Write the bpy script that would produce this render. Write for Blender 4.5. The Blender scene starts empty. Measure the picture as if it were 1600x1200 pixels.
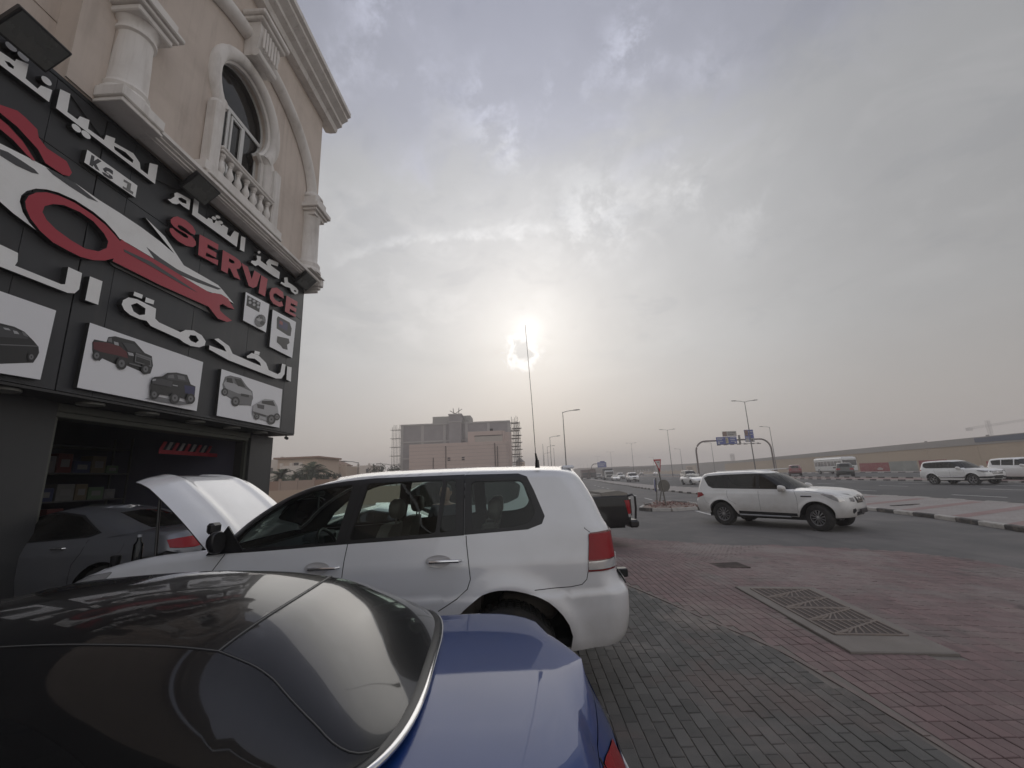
import bpy, bmesh, math, random
from mathutils import Vector, Matrix
from mathutils.geometry import delaunay_2d_cdt
random.seed(7)
SC = bpy.context.scene
COL = SC.collection
R = math.radians
# ------------------------------------------------------------------ camera
FPX, PITCH, ROLL, CAMH = 660.0, 12.4, 2.4, 1.8      # focal length in pixels of a 1600 wide frame
_p, _r = R(PITCH), R(ROLL)
_F = Vector((0, math.cos(_p), math.sin(_p)))
_U0 = Vector((0, -math.sin(_p), math.cos(_p)))
_X0 = Vector((1, 0, 0))
_RT = _X0 * math.cos(_r) - _U0 * math.sin(_r)
_UP = _U0 * math.cos(_r) + _X0 * math.sin(_r)
CAMP = Vector((0, 0, CAMH))
cd = bpy.data.cameras.new('camera'); cam = bpy.data.objects.new('camera', cd); COL.objects.link(cam)
cd.sensor_fit = 'HORIZONTAL'; cd.sensor_width = 36; cd.lens = 36 * FPX / 1600
cd.clip_start = 0.05; cd.clip_end = 6000
cam.matrix_world = Matrix.Translation(CAMP) @ Matrix((_RT, _UP, -_F)).transposed().to_4x4()
SC.camera = cam
def ray(x, y): return _F + _RT * ((x - 800) / FPX) + _UP * ((600 - y) / FPX)
def at_z(x, y, z):
    d = ray(x, y); return CAMP + d * ((z - CAMH) / d.z)
def at_y(x, y, Y):
    d = ray(x, y); return CAMP + d * (Y / d.y)
# ------------------------------------------------------------------ render settings
SC.view_settings.view_transform = 'Standard'; SC.view_settings.look = 'None'
SC.view_settings.exposure = 0.0; SC.view_settings.gamma = 1.0
SC.view_settings.use_curve_mapping = False
SC.render.engine = 'CYCLES'
SC.cycles.use_denoising = True
SC.cycles.max_bounces = 8; SC.cycles.transparent_max_bounces = 16
SC.cycles.volume_bounces = 1
SC.cycles.use_adaptive_sampling = True
# ------------------------------------------------------------------ sky and sun
SUN = ray(826, 515).normalized()
W = bpy.data.worlds.new('World'); SC.world = W; W.use_nodes = True
nt = W.node_tree; nt.nodes.clear()
class NB:
    """small helper to write node graphs"""
    def __init__(s, nt): s.nt = nt
    def n(s, t, **k):
        nd = s.nt.nodes.new(t)
        for a, b in k.items(): setattr(nd, a, b)
        return nd
    def put(s, sock, v):
        if hasattr(v, 'links'): s.nt.links.new(v, sock)
        else:
            if isinstance(v, (tuple, list)) and sock.type == 'RGBA' and len(v) == 3: v = (*v, 1)
            sock.default_value = v
    def m(s, op, a, b=0.0, c=None, clamp=False):
        nd = s.n('ShaderNodeMath', operation=op, use_clamp=clamp)
        s.put(nd.inputs[0], a); s.put(nd.inputs[1], b)
        if c is not None: s.put(nd.inputs[2], c)
        return nd.outputs[0]
    def vm(s, op, a, b=None, out=0, scale=None):
        nd = s.n('ShaderNodeVectorMath', operation=op)
        s.put(nd.inputs[0], a)
        if b is not None: s.put(nd.inputs[1], b)
        if scale is not None: s.put(nd.inputs['Scale'], scale)
        return nd.outputs[out]
    def mix(s, f, a, b, mode='MIX'):
        nd = s.n('ShaderNodeMix', data_type='RGBA', blend_type=mode)
        s.put(nd.inputs[0], f); s.put(nd.inputs[6], a); s.put(nd.inputs[7], b)
        return nd.outputs[2]
    def ramp(s, f, stops, interp='LINEAR'):
        nd = s.n('ShaderNodeValToRGB'); cr = nd.color_ramp; cr.interpolation = interp
        while len(cr.elements) > 1: cr.elements.remove(cr.elements[-1])
        for i, (p, c) in enumerate(stops):
            e = cr.elements[0] if i == 0 else cr.elements.new(p)
            e.position = p
            e.color = (c, c, c, 1) if isinstance(c, (int, float)) else (*c, 1)
        s.put(nd.inputs[0], f); return nd.outputs[0]
    def noise(s, vec, scale, detail=4, rough=.5, dist=0.0, lac=2.0):
        nd = s.n('ShaderNodeTexNoise')
        if vec is not None: s.put(nd.inputs['Vector'], vec)
        nd.inputs['Scale'].default_value = scale; nd.inputs['Detail'].default_value = detail
        nd.inputs['Roughness'].default_value = rough; nd.inputs['Distortion'].default_value = dist
        nd.inputs['Lacunarity'].default_value = lac
        return nd.outputs[0]
    def mapr(s, v, a, b, c, d, smooth=True):
        nd = s.n('ShaderNodeMapRange', interpolation_type='SMOOTHSTEP' if smooth else 'LINEAR')
        s.put(nd.inputs[0], v)
        for i, x in enumerate((a, b, c, d)): nd.inputs[i + 1].default_value = x
        return nd.outputs[0]
g = NB(nt)
tc = g.n('ShaderNodeTexCoord')
DIR = tc.outputs['Generated']
def ang_to(x, y, d=None):
    """angle in radians between the view direction and the direction of a point of the sky"""
    v = tuple((d or ray(x, y)).normalized())
    return g.m('ARCCOSINE', g.m('MINIMUM', g.vm('DOT_PRODUCT', DIR, v, out=1), 0.999999))
sky = g.n('ShaderNodeTexSky', sky_type='NISHITA'); sky.sun_disc = False
sky.sun_elevation = math.asin(SUN.z); sky.sun_rotation = math.atan2(SUN.x, SUN.y)
sky.dust_density = 1.5; sky.air_density = 1.2; sky.ozone_density = 1.0
th = ang_to(0, 0, SUN)
sep = g.n('ShaderNodeSeparateXYZ'); g.put(sep.inputs[0], DIR)
elev = g.m('MAXIMUM', sep.outputs[2], 0.0)
# dusty veil: brightest round the sun, dimmer and slightly violet away from it, warm at the horizon
veil = g.ramp(g.m('DIVIDE', th, math.pi), [(0, .86), (.03, .81), (.07, .73), (.115, .64), (.19, .455), (.27, .35), (.31, .34), (.36, .40), (.46, .58), (.60, .72), (1, .78)], 'B_SPLINE')
tint = g.ramp(elev, [(0, (1.075, .97, .91)), (.10, (1.045, .98, .935)), (.27, (1.0, .99, .98)), (.60, (.975, .98, 1.0)), (.86, (.94, .96, 1.07)), (1, (.92, .96, 1.09))])
col = g.mix(1.0, tint, veil, 'MULTIPLY')
# broad cloud layers projected on a flat ceiling above
zz = g.m('ADD', elev, 0.16)
cv = g.n('ShaderNodeCombineXYZ')
g.put(cv.inputs[0], g.m('DIVIDE', sep.outputs[0], zz)); g.put(cv.inputs[1], g.m('DIVIDE', sep.outputs[1], zz))
CP = cv.outputs[0]
big = g.noise(CP, 1.1, 5, .55, .6)
fine = g.noise(CP, 3.2, 8, .62, .9)
hi = g.mapr(elev, .05, .35, 0, 1)
col = g.mix(1.0, col, g.m('ADD', 1.0, g.m('MULTIPLY', g.m('SUBTRACT', big, .5), g.m('MULTIPLY', hi, .32))), 'MULTIPLY')
# wisps of brighter cloud: a ragged band below the clear violet sky
wm = g.mapr(fine, .50, .70, 0, 1)
band = g.m('MULTIPLY', g.mapr(elev, .34, .55, 0, 1), g.mapr(elev, .86, .68, 0, 1))
# the violet gap high up and its soft ragged edge
edge = g.m('ADD', elev, g.m('MULTIPLY', g.m('SUBTRACT', fine, .5), .30))
gap = g.mapr(edge, .60, .72, 0, 1)
veins = g.noise(g.vm('MULTIPLY', CP, (2.2, 1.0, 1.0)), 5.5, 9, .62, .5)
col = g.mix(1.0, col, g.m('ADD', 1.0, g.m('MULTIPLY', g.m('MULTIPLY', g.m('SUBTRACT', veins, .5), hi), .07)), 'MULTIPLY')
col = g.mix(g.m('MULTIPLY', gap, .55), col, g.mix(1.0, col, (.80, .82, .97), 'MULTIPLY'))
col = g.mix(g.m('MULTIPLY', g.m('MULTIPLY', wm, band), .24), col, g.mix(1.0, col, (1.42, 1.40, 1.38), 'MULTIPLY'))
w3 = g.noise(DIR, 8.0, 12, .68, .15)
w4 = g.noise(DIR, 26.0, 6, .62, .8)
def wisp(x, y, rad, amp, lo=.5, hi_=.66, tex=None):
    a = g.mapr(ang_to(x, y), R(rad), 0, 0, 1)
    return g.m('MULTIPLY', g.m('MULTIPLY', a, g.mapr(tex or w3, lo, hi_, 0, 1)), amp)
tot = None
for x, y, rad, amp in ((590, 15, 5.5, .45), (992, 72, 5.5, .55), (535, 100, 4, .35), (760, 160, 6, .40), (795, 225, 5, .35), (885, 150, 6, .35), (1075, 275, 7, .30), (930, 340, 9, .32), (640, 120, 6, .28), (1180, 330, 8, .2), (1110, 100, 5, .25)):
    a = wisp(x, y, rad, amp * 1.0, .46, .62); tot = a if tot is None else g.m('ADD', tot, a)
col = g.mix(1.0, col, g.m('ADD', 1.0, tot), 'MULTIPLY')
# long bright rim of a cloud bank above the sun
sd = g.vm('DOT_PRODUCT', DIR, tuple(_UP), out=1); fd = g.vm('DOT_PRODUCT', DIR, tuple(_F), out=1); rd = g.vm('DOT_PRODUCT', DIR, tuple(_RT), out=1)
sy = g.m('DIVIDE', sd, g.m('MAXIMUM', fd, .05)); sx = g.m('DIVIDE', rd, g.m('MAXIMUM', fd, .05))
yy = g.m('ADD', sy, g.m('MULTIPLY', g.m('SUBTRACT', g.noise(DIR, 7.0, 9, .68), .5), .13))
yy = g.m('SUBTRACT', yy, g.m('ADD', .345, g.m('MULTIPLY', g.m('MULTIPLY', sx, sx), -.35)))
rimn = g.mapr(g.noise(DIR, 11.0, 8, .65, .5), .38, .62, .15, 1)
rim = g.m('MULTIPLY', g.m('MULTIPLY', rimn, g.m('MULTIPLY', g.mapr(yy, -.004, .012, 0, 1), g.mapr(yy, .04, .010, 0, 1))), g.m('MULTIPLY', g.mapr(sx, -.56, -.25, 0, 1), g.mapr(sx, .30, .0, 0, 1)))
col = g.mix(1.0, col, g.m('ADD', 1.0, g.m('MULTIPLY', rim, .24)), 'MULTIPLY')
# glow and ragged bright-edged cloud scrap in front of the sun
pw = g.noise(g.vm('ADD', g.vm('MULTIPLY', CP, (1.5, 1.5, 1.0)), (3.1, 7.7, 0)), 2.6, 10, .66, .3)
patch = g.m('MULTIPLY', g.mapr(pw, .50, .60, 0, 1), g.mapr(g.noise(DIR, 3.0, 3, .5), .44, .60, 0, 1))
col = g.mix(g.m('MULTIPLY', g.m('MULTIPLY', patch, g.mapr(elev, .22, .36, 0, 1)), .42), col, g.mix(1.0, col, (1.17, 1.165, 1.16), 'MULTIPLY'))
shade = g.m('MULTIPLY', g.mapr(pw, .46, .36, 0, 1), g.mapr(elev, .18, .34, 0, 1))
col = g.mix(g.m('MULTIPLY', shade, .6), col, g.mix(1.0, col, (.90, .905, .92), 'MULTIPLY'))
glow = g.m('MULTIPLY', g.m('POWER', 2.718, g.m('MULTIPLY', g.m('MULTIPLY', th, th), -60.0)), .16)
core = g.m('MULTIPLY', g.m('POWER', 2.718, g.m('MULTIPLY', g.m('MULTIPLY', th, th), -900.0)), .22)
col = g.mix(1.0, col, g.mix(1.0, (1, .985, .95), g.m('ADD', glow, core), 'MULTIPLY'), 'ADD')
sc_ = g.m('ADD', ang_to(818, 549), g.m('MULTIPLY', g.m('SUBTRACT', w4, .5), R(6.0)))
ring = g.m('MULTIPLY', g.mapr(sc_, R(1.0), R(1.9), 0, 1), g.mapr(sc_, R(3.0), R(1.9), 0, 1))
inner = g.mapr(sc_, R(2.1), R(.9), 0, 1)
col = g.mix(g.m('MULTIPLY', inner, .55), col, (.68, .71, .75))
col = g.mix(g.m('MULTIPLY', ring, .85), col, (1.25, 1.25, 1.25))
bg1 = g.n('ShaderNodeBackground'); g.put(bg1.inputs[0], sky.outputs[0]); bg1.inputs[1].default_value = 0.05
bg2 = g.n('ShaderNodeBackground'); g.put(bg2.inputs[0], col); bg2.inputs[1].default_value = 1.08
add = g.n('ShaderNodeMixShader'); add.inputs[0].default_value = 0.88
g.put(add.inputs[1], bg1.outputs[0]); g.put(add.inputs[2], bg2.outputs[0])
wo = g.n('ShaderNodeOutputWorld'); g.put(wo.inputs[0], add.outputs[0])
sl = bpy.data.lights.new('sun', 'SUN'); sl.energy = 0.5; sl.angle = R(60); sl.color = (1, .95, .88)
so = bpy.data.objects.new('sun', sl); COL.objects.link(so)
so.rotation_euler = (-SUN).to_track_quat('-Z', 'Y').to_euler()
# ------------------------------------------------------------------ materials
MATS = {}
def mat(name, col, rough=.6, metal=0.0, coat=0.0, spec=.5, var=0.0, vscale=3.0, bump=0.0, bscale=60.0, dirt=0.0, dcol=(.35, .30, .25), dscale=2.0, rnd=0.0, emit=None, trans=None, streak=0.0, low=0.0):
    """principled material with noise-driven colour variation, dust and fine bump"""
    if name in MATS: return MATS[name]
    m = bpy.data.materials.new(name); m.use_nodes = True
    g = NB(m.node_tree); b = m.node_tree.nodes['Principled BSDF']
    b.inputs['Roughness'].default_value = rough; b.inputs['Metallic'].default_value = metal
    b.inputs['Coat Weight'].default_value = coat; b.inputs['Coat Roughness'].default_value = .04
    b.inputs['Specular IOR Level'].default_value = spec
    tcn = g.n('ShaderNodeTexCoord'); v = tcn.outputs['Object']
    c = None
    if var or dirt or rnd or streak:
        c = g.n('ShaderNodeRGB'); c.outputs[0].default_value = (*col, 1); c = c.outputs[0]
        if rnd:
            oi = g.n('ShaderNodeObjectInfo')
            c = g.mix(1.0, c, g.m('ADD', 1 - rnd, g.m('MULTIPLY', oi.outputs['Random'], 2 * rnd)), 'MULTIPLY')
        if var:
            nz = g.noise(v, vscale, 6, .6)
            c = g.mix(1.0, c, g.m('ADD', 1 - var, g.m('MULTIPLY', nz, 2 * var)), 'MULTIPLY')
        if dirt:
            nz = g.mapr(g.noise(v, dscale, 8, .65, .4), .42, .75, 0, dirt)
            c = g.mix(nz, c, dcol)
            g.put(b.inputs['Roughness'], g.m('ADD', rough, g.m('MULTIPLY', nz, .5), clamp=True))
        if streak:      # rain streaks and dust runs, long in z
            ns = g.noise(g.vm('MULTIPLY', v, (2.6, 2.6, .22)), 1.6, 8, .68, .3)
            c = g.mix(g.mapr(ns, .48, .72, 0, streak), c, dcol)
        if low:         # road dust thrown up on the lower body
            sz = g.n('ShaderNodeSeparateXYZ'); g.put(sz.inputs[0], v)
            zz_ = g.m('ADD', sz.outputs[2], g.m('MULTIPLY', g.m('SUBTRACT', g.noise(v, 4.0, 7, .65), .5), .5))
            c = g.mix(g.mapr(zz_, 1.0, .42, 0, low), c, (.36, .32, .28))
        g.put(b.inputs['Base Color'], c)
    else: b.inputs['Base Color'].default_value = (*col, 1)
    if bump:
        bn = g.n('ShaderNodeBump'); bn.inputs['Strength'].default_value = bump; bn.inputs['Distance'].default_value = .01
        g.put(bn.inputs['Height'], g.noise(v, bscale, 5, .6)); g.put(b.inputs['Normal'], bn.outputs[0])
    if emit: b.inputs['Emission Color'].default_value = (*emit[0], 1); b.inputs['Emission Strength'].default_value = emit[1]
    MATS[name] = m; return m
def glass_mat(name, tint=(.5, .6, .58), refl=1.0, rough=.02, dust=0.0):
    if name in MATS: return MATS[name]
    m = bpy.data.materials.new(name); m.use_nodes = True; nt = m.node_tree; nt.nodes.clear(); g = NB(nt)
    fr = g.n('ShaderNodeFresnel'); fr.inputs[0].default_value = 1.5
    tr = g.n('ShaderNodeBsdfTransparent'); tr.inputs[0].default_value = (*tint, 1)
    gl = g.n('ShaderNodeBsdfGlossy'); gl.inputs['Roughness'].default_value = rough; gl.inputs['Color'].default_value = (refl, refl, refl, 1)
    mx = g.n('ShaderNodeMixShader'); g.put(mx.inputs[0], fr.outputs[0]); g.put(mx.inputs[1], tr.outputs[0]); g.put(mx.inputs[2], gl.outputs[0])
    o = g.n('ShaderNodeOutputMaterial'); last = mx.outputs[0]
    if dust:
        df = g.n('ShaderNodeBsdfDiffuse'); df.inputs[0].default_value = (.45, .42, .38, 1)
        tcn = g.n('ShaderNodeTexCoord')
        nz = g.mapr(g.noise(tcn.outputs['Object'], 2.5, 7, .65), .35, .8, 0, dust)
        m2 = g.n('ShaderNodeMixShader'); g.put(m2.inputs[0], nz); g.put(m2.inputs[1], last); g.put(m2.inputs[2], df.outputs[0]); last = m2.outputs[0]
    g.put(o.inputs[0], last); MATS[name] = m; return m
WHITE = mat('white_paint', (.74, .74, .72), .32, 0, 1.0, var=.03, low=.5, dirt=.22, dcol=(.50, .46, .41), dscale=1.6)
WHITE2 = mat('white_paint_clean', (.76, .76, .75), .3, 0, 1.0, var=.03, low=.35, dirt=.12, dcol=(.5, .46, .4))
BLACKT = mat('black_trim', (.012, .012, .013), .35)
RUBBER = mat('tyre_rubber', (.018, .018, .018), .85, var=.25, dirt=.35, dcol=(.11, .095, .08), dscale=6)
CHROME = mat('chrome', (.75, .75, .76), .12, 1.0)
ALU = mat('rim_alloy', (.42, .42, .43), .32, .85, dirt=.25, dcol=(.15, .13, .11))
DARKIN = mat('dark_interior', (.012, .012, .013), .8)
UNDER = mat('underbody', (.01, .01, .01), .9)
TINT = glass_mat('tinted_glass', (.035, .04, .042), .85, .02, .06)
REDL = mat('red_lamp_plastic', (.27, .003, .009), .25, 0, .15, spec=.3)
REDD = mat('dark_red_lamp_plastic', (.16, .006, .01), .15, 0, 1.0)
CLEARL = mat('lamp_clear_plastic', (.62, .62, .62), .12, .55, 1.0)
LAMPD = mat('lamp_housing', (.10, .10, .11), .15, .5, 1.0)
# ------------------------------------------------------------------ mesh helpers
class MB:
    def __init__(s): s.v = []; s.f = []
    def add(s, vs, fs):
        o = len(s.v); s.v += [tuple(p) for p in vs]; s.f += [tuple(i + o for i in f) for f in fs]
    def box(s, x0, x1, y0, y1, z0, z1, bev=0.0):
        if x0 > x1: x0, x1 = x1, x0
        if y0 > y1: y0, y1 = y1, y0
        if z0 > z1: z0, z1 = z1, z0
        if bev <= 0:
            s.add([(x, y, z) for z in (z0, z1) for y in (y0, y1) for x in (x0, x1)],
                  [(0, 2, 3, 1), (4, 5, 7, 6), (0, 1, 5, 4), (2, 6, 7, 3), (0, 4, 6, 2), (1, 3, 7, 5)])
        else:
            b = min(bev, (x1 - x0) * .45, (y1 - y0) * .45, (z1 - z0) * .45)
            def ring(i, z): return [(x0 + i, y0 + b, z), (x0 + b, y0 + i, z), (x1 - b, y0 + i, z), (x1 - i, y0 + b, z), (x1 - i, y1 - b, z), (x1 - b, y1 - i, z), (x0 + b, y1 - i, z), (x0 + i, y1 - b, z)]
            rs = [ring(b, z0), ring(0, z0 + b), ring(0, z1 - b), ring(b, z1)]
            rs[0] = [(x0 + b, y0 + b, z0)] * 0 + ring(b, z0)
            s.loft(rs, True, True)
        return s
    def loft(s, rings, cap0=False, cap1=False, closed=True):
        n = len(rings[0]); o = len(s.v)
        for r in rings: s.v += [tuple(p) for p in r]
        for i in range(len(rings) - 1):
            for j in range(n if closed else n - 1):
                a = o + i * n + j; b = o + i * n + (j + 1) % n
                s.f.append((a, b, b + n, a + n))
        if cap0: s.f.append(tuple(o + j for j in range(n))[::-1])
        if cap1: s.f.append(tuple(o + (len(rings) - 1) * n + j for j in range(n)))
        return s
    def tube(s, pts, r, n=8, cap=True):
        pts = [Vector(p) for p in pts]
        rr = r if isinstance(r, (list, tuple)) else [r] * len(pts)
        rings = []
        for i, p in enumerate(pts):
            t = (pts[min(i + 1, len(pts) - 1)] - pts[max(i - 1, 0)]).normalized()
            a = t.cross(Vector((0, 0, 1)) if abs(t.z) < .9 else Vector((1, 0, 0))).normalized(); b = t.cross(a)
            rings.append([p + (a * math.cos(k * 2 * math.pi / n) + b * math.sin(k * 2 * math.pi / n)) * rr[i] for k in range(n)])
        return s.loft(rings, cap, cap)
    def lathe(s, prof, cx=0, cy=0, n=24, axis='z', caps=True):
        """prof: list of (r, h)"""
        rings = []
        for r, h in prof:
            ring = []
            for k in range(n):
                a = k * 2 * math.pi / n; c, d = r * math.cos(a), r * math.sin(a)
                if axis == 'z': ring.append((cx + c, cy + d, h))
                elif axis == 'y': ring.append((cx + c, h, cy + d))
                else: ring.append((h, cx + c, cy + d))
            rings.append(ring)
        return s.loft(rings, caps, caps)
    def prism(s, poly, a, b, axis='y'):
        """poly in the plane normal to axis, extruded a..b"""
        def P(p, h): return (p[0], h, p[1]) if axis == 'y' else ((p[0], p[1], h) if axis == 'z' else (h, p[0], p[1]))
        n = len(poly)
        from mathutils.geometry import tessellate_polygon
        tr = tessellate_polygon([[Vector((p[0], p[1], 0)) for p in poly]])
        o = len(s.v)
        s.v += [P(p, a) for p in poly] + [P(p, b) for p in poly]
        for t in tr:
            s.f.append(tuple(o + i for i in t)); s.f.append(tuple(o + n + i for i in t)[::-1])
        for i in range(n):
            j = (i + 1) % n; s.f.append((o + i, o + j, o + n + j, o + n + i))
        return s
    def mesh(s, name, m, smooth=False, fix=True, ang=35):
        me = bpy.data.meshes.new(name); me.from_pydata(s.v, [], s.f)
        if isinstance(m, (list, tuple)):
            for x in m: me.materials.append(x)
        elif m: me.materials.append(m)
        me.update()
        if fix or smooth:
            bm = bmesh.new(); bm.from_mesh(me)
            if fix: bmesh.ops.recalc_face_normals(bm, faces=bm.faces)
            if smooth:
                for f in bm.faces: f.smooth = True
                for e in bm.edges:
                    if len(e.link_faces) == 2 and e.calc_face_angle(0) > R(ang): e.smooth = False
            bm.to_mesh(me); bm.free()
        return me
    def build(s, name, m, parent=None, smooth=False, fix=True, ang=35, **k):
        o = bpy.data.objects.new(name, s.mesh(name, m, smooth, fix, ang)); COL.objects.link(o)
        if parent: o.parent = parent
        for a, b in k.items(): o[a] = b
        return o
def thing(name, label, cat, loc=(0, 0, 0), rz=0.0, group=None):
    o = bpy.data.objects.new(name, None); COL.objects.link(o); o.empty_display_size = .2
    o.location = loc; o.rotation_euler = (0, 0, rz); o['label'] = label; o['category'] = cat
    if group: o['group'] = group
    return o
def tag(o, label, cat, group=None):
    o['label'] = label; o['category'] = cat
    if group: o['group'] = group
    return o
def copy_tree(o, parent=None):
    c = o.copy(); COL.objects.link(c)
    if parent: c.parent = parent
    for ch in list(o.children): copy_tree(ch, c)
    return c
def lerp(pts, x):
    if x <= pts[0][0]: return pts[0][1]
    for (a, b), (c, d) in zip(pts, pts[1:]):
        if x <= c: return b + (d - b) * (x - a) / (c - a)
    return pts[-1][1]
def smooth_fn(pts):
    """monotone cubic through points"""
    xs = [p[0] for p in pts]; ys = [p[1] for p in pts]; n = len(pts)
    if n < 3: return lambda x: lerp(pts, x)
    d = [(ys[i + 1] - ys[i]) / (xs[i + 1] - xs[i]) for i in range(n - 1)]
    m = [d[0]] + [0 if d[i - 1] * d[i] <= 0 else 2 * d[i - 1] * d[i] / (d[i - 1] + d[i]) for i in range(1, n - 1)] + [d[-1]]
    def f(x):
        if x <= xs[0]: return ys[0]
        if x >= xs[-1]: return ys[-1]
        i = 0
        while x > xs[i + 1]: i += 1
        h = xs[i + 1] - xs[i]; t = (x - xs[i]) / h
        return (2*t**3-3*t**2+1)*ys[i] + (t**3-2*t**2+t)*h*m[i] + (-2*t**3+3*t**2)*ys[i+1] + (t**3-t**2)*h*m[i+1]
    return f
# ================================================================== GROUND
AZF = math.atan2(ray(820, 743).x, ray(820, 743).y)       # direction of the shop front and of the paving
RA = R(5.08)                                              # direction of the highway
def RD(l, s, z=-.25): return Vector((l * math.cos(RA) + s * math.sin(RA), -l * math.sin(RA) + s * math.cos(RA), z))
def sst(a, b, x):
    t = max(0, min(1, (x - a) / (b - a))); return t * t * (3 - 2 * t)
def gz(x, y):
    return -.25 * max(sst(2.9, 8.6, x), sst(8.0, 13.5, y) * sst(.3, 4, x))
def posnoise_mat(name, build, rough=.85, spec=.3):
    m = bpy.data.materials.new(name); m.use_nodes = True; g = NB(m.node_tree); b = m.node_tree.nodes['Principled BSDF']
    geo = g.n('ShaderNodeNewGeometry'); P = geo.outputs['Position']
    c, h, r = build(g, P)
    g.put(b.inputs['Base Color'], c); b.inputs['Roughness'].default_value = rough; b.inputs['Specular IOR Level'].default_value = spec
    if r is not None: g.put(b.inputs['Roughness'], r)
    if h is not None:
        bn = g.n('ShaderNodeBump'); bn.inputs['Strength'].default_value = .6; bn.inputs['Distance'].default_value = .006
        g.put(bn.inputs['Height'], h); g.put(b.inputs['Normal'], bn.outputs[0])
    MATS[name] = m; return m
def sand_b(g, P):
    a = g.noise(P, .03, 6, .6); b_ = g.noise(P, 1.5, 8, .65)
    c = g.mix(g.mapr(a, .35, .65, 0, 1), (.30, .24, .185), (.36, .30, .24))
    return g.mix(1.0, c, g.m('ADD', .8, g.m('MULTIPLY', b_, .4)), 'MULTIPLY'), b_, None
SAND = posnoise_mat('desert_sand', sand_b)
def asph_b(g, P):
    a = g.noise(P, .35, 7, .62, .3); b_ = g.noise(P, 90, 3, .6)
    st = g.vm('MULTIPLY', P, (1.4, .12, 1)); tr = g.noise(st, 1.2, 5, .6)
    c = g.mix(g.mapr(a, .35, .7, 0, 1), (.115, .112, .108), (.17, .16, .152))
    c = g.mix(g.mapr(tr, .5, .75, 0, .35), c, (.06, .059, .058))
    c = g.mix(1.0, c, g.m('ADD', .6, g.m('MULTIPLY', b_, .8)), 'MULTIPLY')
    ds = g.mapr(g.noise(P, .9, 8, .7, .6), .56, .74, 0, .55)
    c = g.mix(ds, c, (.23, .20, .175))
    return c, b_, None
ASPH = posnoise_mat('asphalt_old', asph_b)
def asph2_b(g, P):
    a = g.noise(P, .12, 7, .62, .3); b_ = g.noise(P, 60, 3, .6)
    c = g.mix(g.mapr(a, .35, .7, 0, 1), (.075, .075, .075), (.105, .102, .099))
    return g.mix(1.0, c, g.m('ADD', .65, g.m('MULTIPLY', b_, .7)), 'MULTIPLY'), b_, None
ASPH2 = posnoise_mat('asphalt_highway', asph2_b)
def pave_b(g, P):
    bk = g.n('ShaderNodeTexBrick'); g.put(bk.inputs['Vector'], P)
    bk.inputs['Scale'].default_value = 1; bk.inputs['Brick Width'].default_value = .2; bk.inputs['Row Height'].default_value = .1; bk.inputs['Mortar Size'].default_value = .004
    bk.inputs['Color1'].default_value = (.34, .31, .29, 1); bk.inputs['Color2'].default_value = (.30, .275, .26, 1); bk.inputs['Mortar'].default_value = (.22, .20, .18, 1)
    a = g.noise(P, .6, 7, .6)
    return g.mix(1.0, bk.outputs[0], g.m('ADD', .72, g.m('MULTIPLY', a, .5)), 'MULTIPLY'), None, None
PAVE = posnoise_mat('pale_block_paving', pave_b)
def pavep_b(g, P):
    a = g.noise(P, 1.2, 7, .6)
    return g.mix(1.0, g.mix(a, (.30, .19, .18), (.26, .20, .185)), g.m('ADD', .75, g.m('MULTIPLY', a, .5)), 'MULTIPLY'), None, None
PAVEP = posnoise_mat('pink_block_paving', pavep_b)
BED = posnoise_mat('jointing_sand', lambda g, P: (g.mix(g.noise(P, 1.5, 6, .6), (.13, .118, .105), (.25, .225, .20)), g.noise(P, 80, 4, .6), None))
LINE = mat('road_line_paint', (.62, .61, .58), .7, var=.15, vscale=4, dirt=.6, dcol=(.15, .14, .13), dscale=3)
KW = mat('kerb_white', (.44, .42, .39), .8, var=.2, dirt=.6, dcol=(.22, .19, .16), dscale=4)
KB = mat('kerb_black', (.055, .052, .05), .8, var=.3, dirt=.75, dcol=(.24, .21, .18), dscale=4)
CONC = mat('concrete_slab', (.205, .185, .165), .9, var=.25, vscale=2.2, bump=.5, bscale=40, dirt=.5, dcol=(.17, .15, .13))
def sheet(name, m, pts, kind='structure'):
    """flat or gently sloping polygon sheet from 3D points"""
    b = MB(); from mathutils.geometry import tessellate_polygon
    tr = tessellate_polygon([[Vector((p[0], p[1], 0)) for p in pts]])
    b.add(pts, tr); o = b.build(name, m)
    for p in o.data.polygons:
        if p.normal.z < 0: o.data.flip_normals(); break
    o['kind'] = kind; return o
g0 = MB(); S_ = 5000
g0.add([(-S_, -S_, -.36), (S_, -S_, -.36), (S_, S_, -.36), (-S_, S_, -.36)], [(0, 1, 2, 3)])
go = g0.build('ground', SAND, fix=False); go['kind'] = 'structure'
# red / grey forecourt outlines
REDP = [(-.5, 15.6), (1.5, 15.0), (3.1, 14.4), (4.7, 13.1), (5.7, 11.7), (7.8, 11.2), (8.85, 10.5), (9.3, 9.6), (9.35, 8.4), (9.4, 5), (9.5, .2)]
_gx = smooth_fn([(0, 2.68), (2.96, 2.68), (3.51, 2.66), (4.5, 2.60), (5.76, 2.26), (7.88, 1.63), (9.5, 1.0), (12, -.3), (16, -2.5)])
def in_poly(x, y, poly):
    c = False; n = len(poly)
    for i in range(n):
        x1, y1 = poly[i]; x2, y2 = poly[(i + 1) % n]
        if (y1 > y) != (y2 > y) and x < (x2 - x1) * (y - y1) / (y2 - y1) + x1: c = not c
    return c
REDFULL = REDP + [(-9, .2), (-9, 15.6)]
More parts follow.
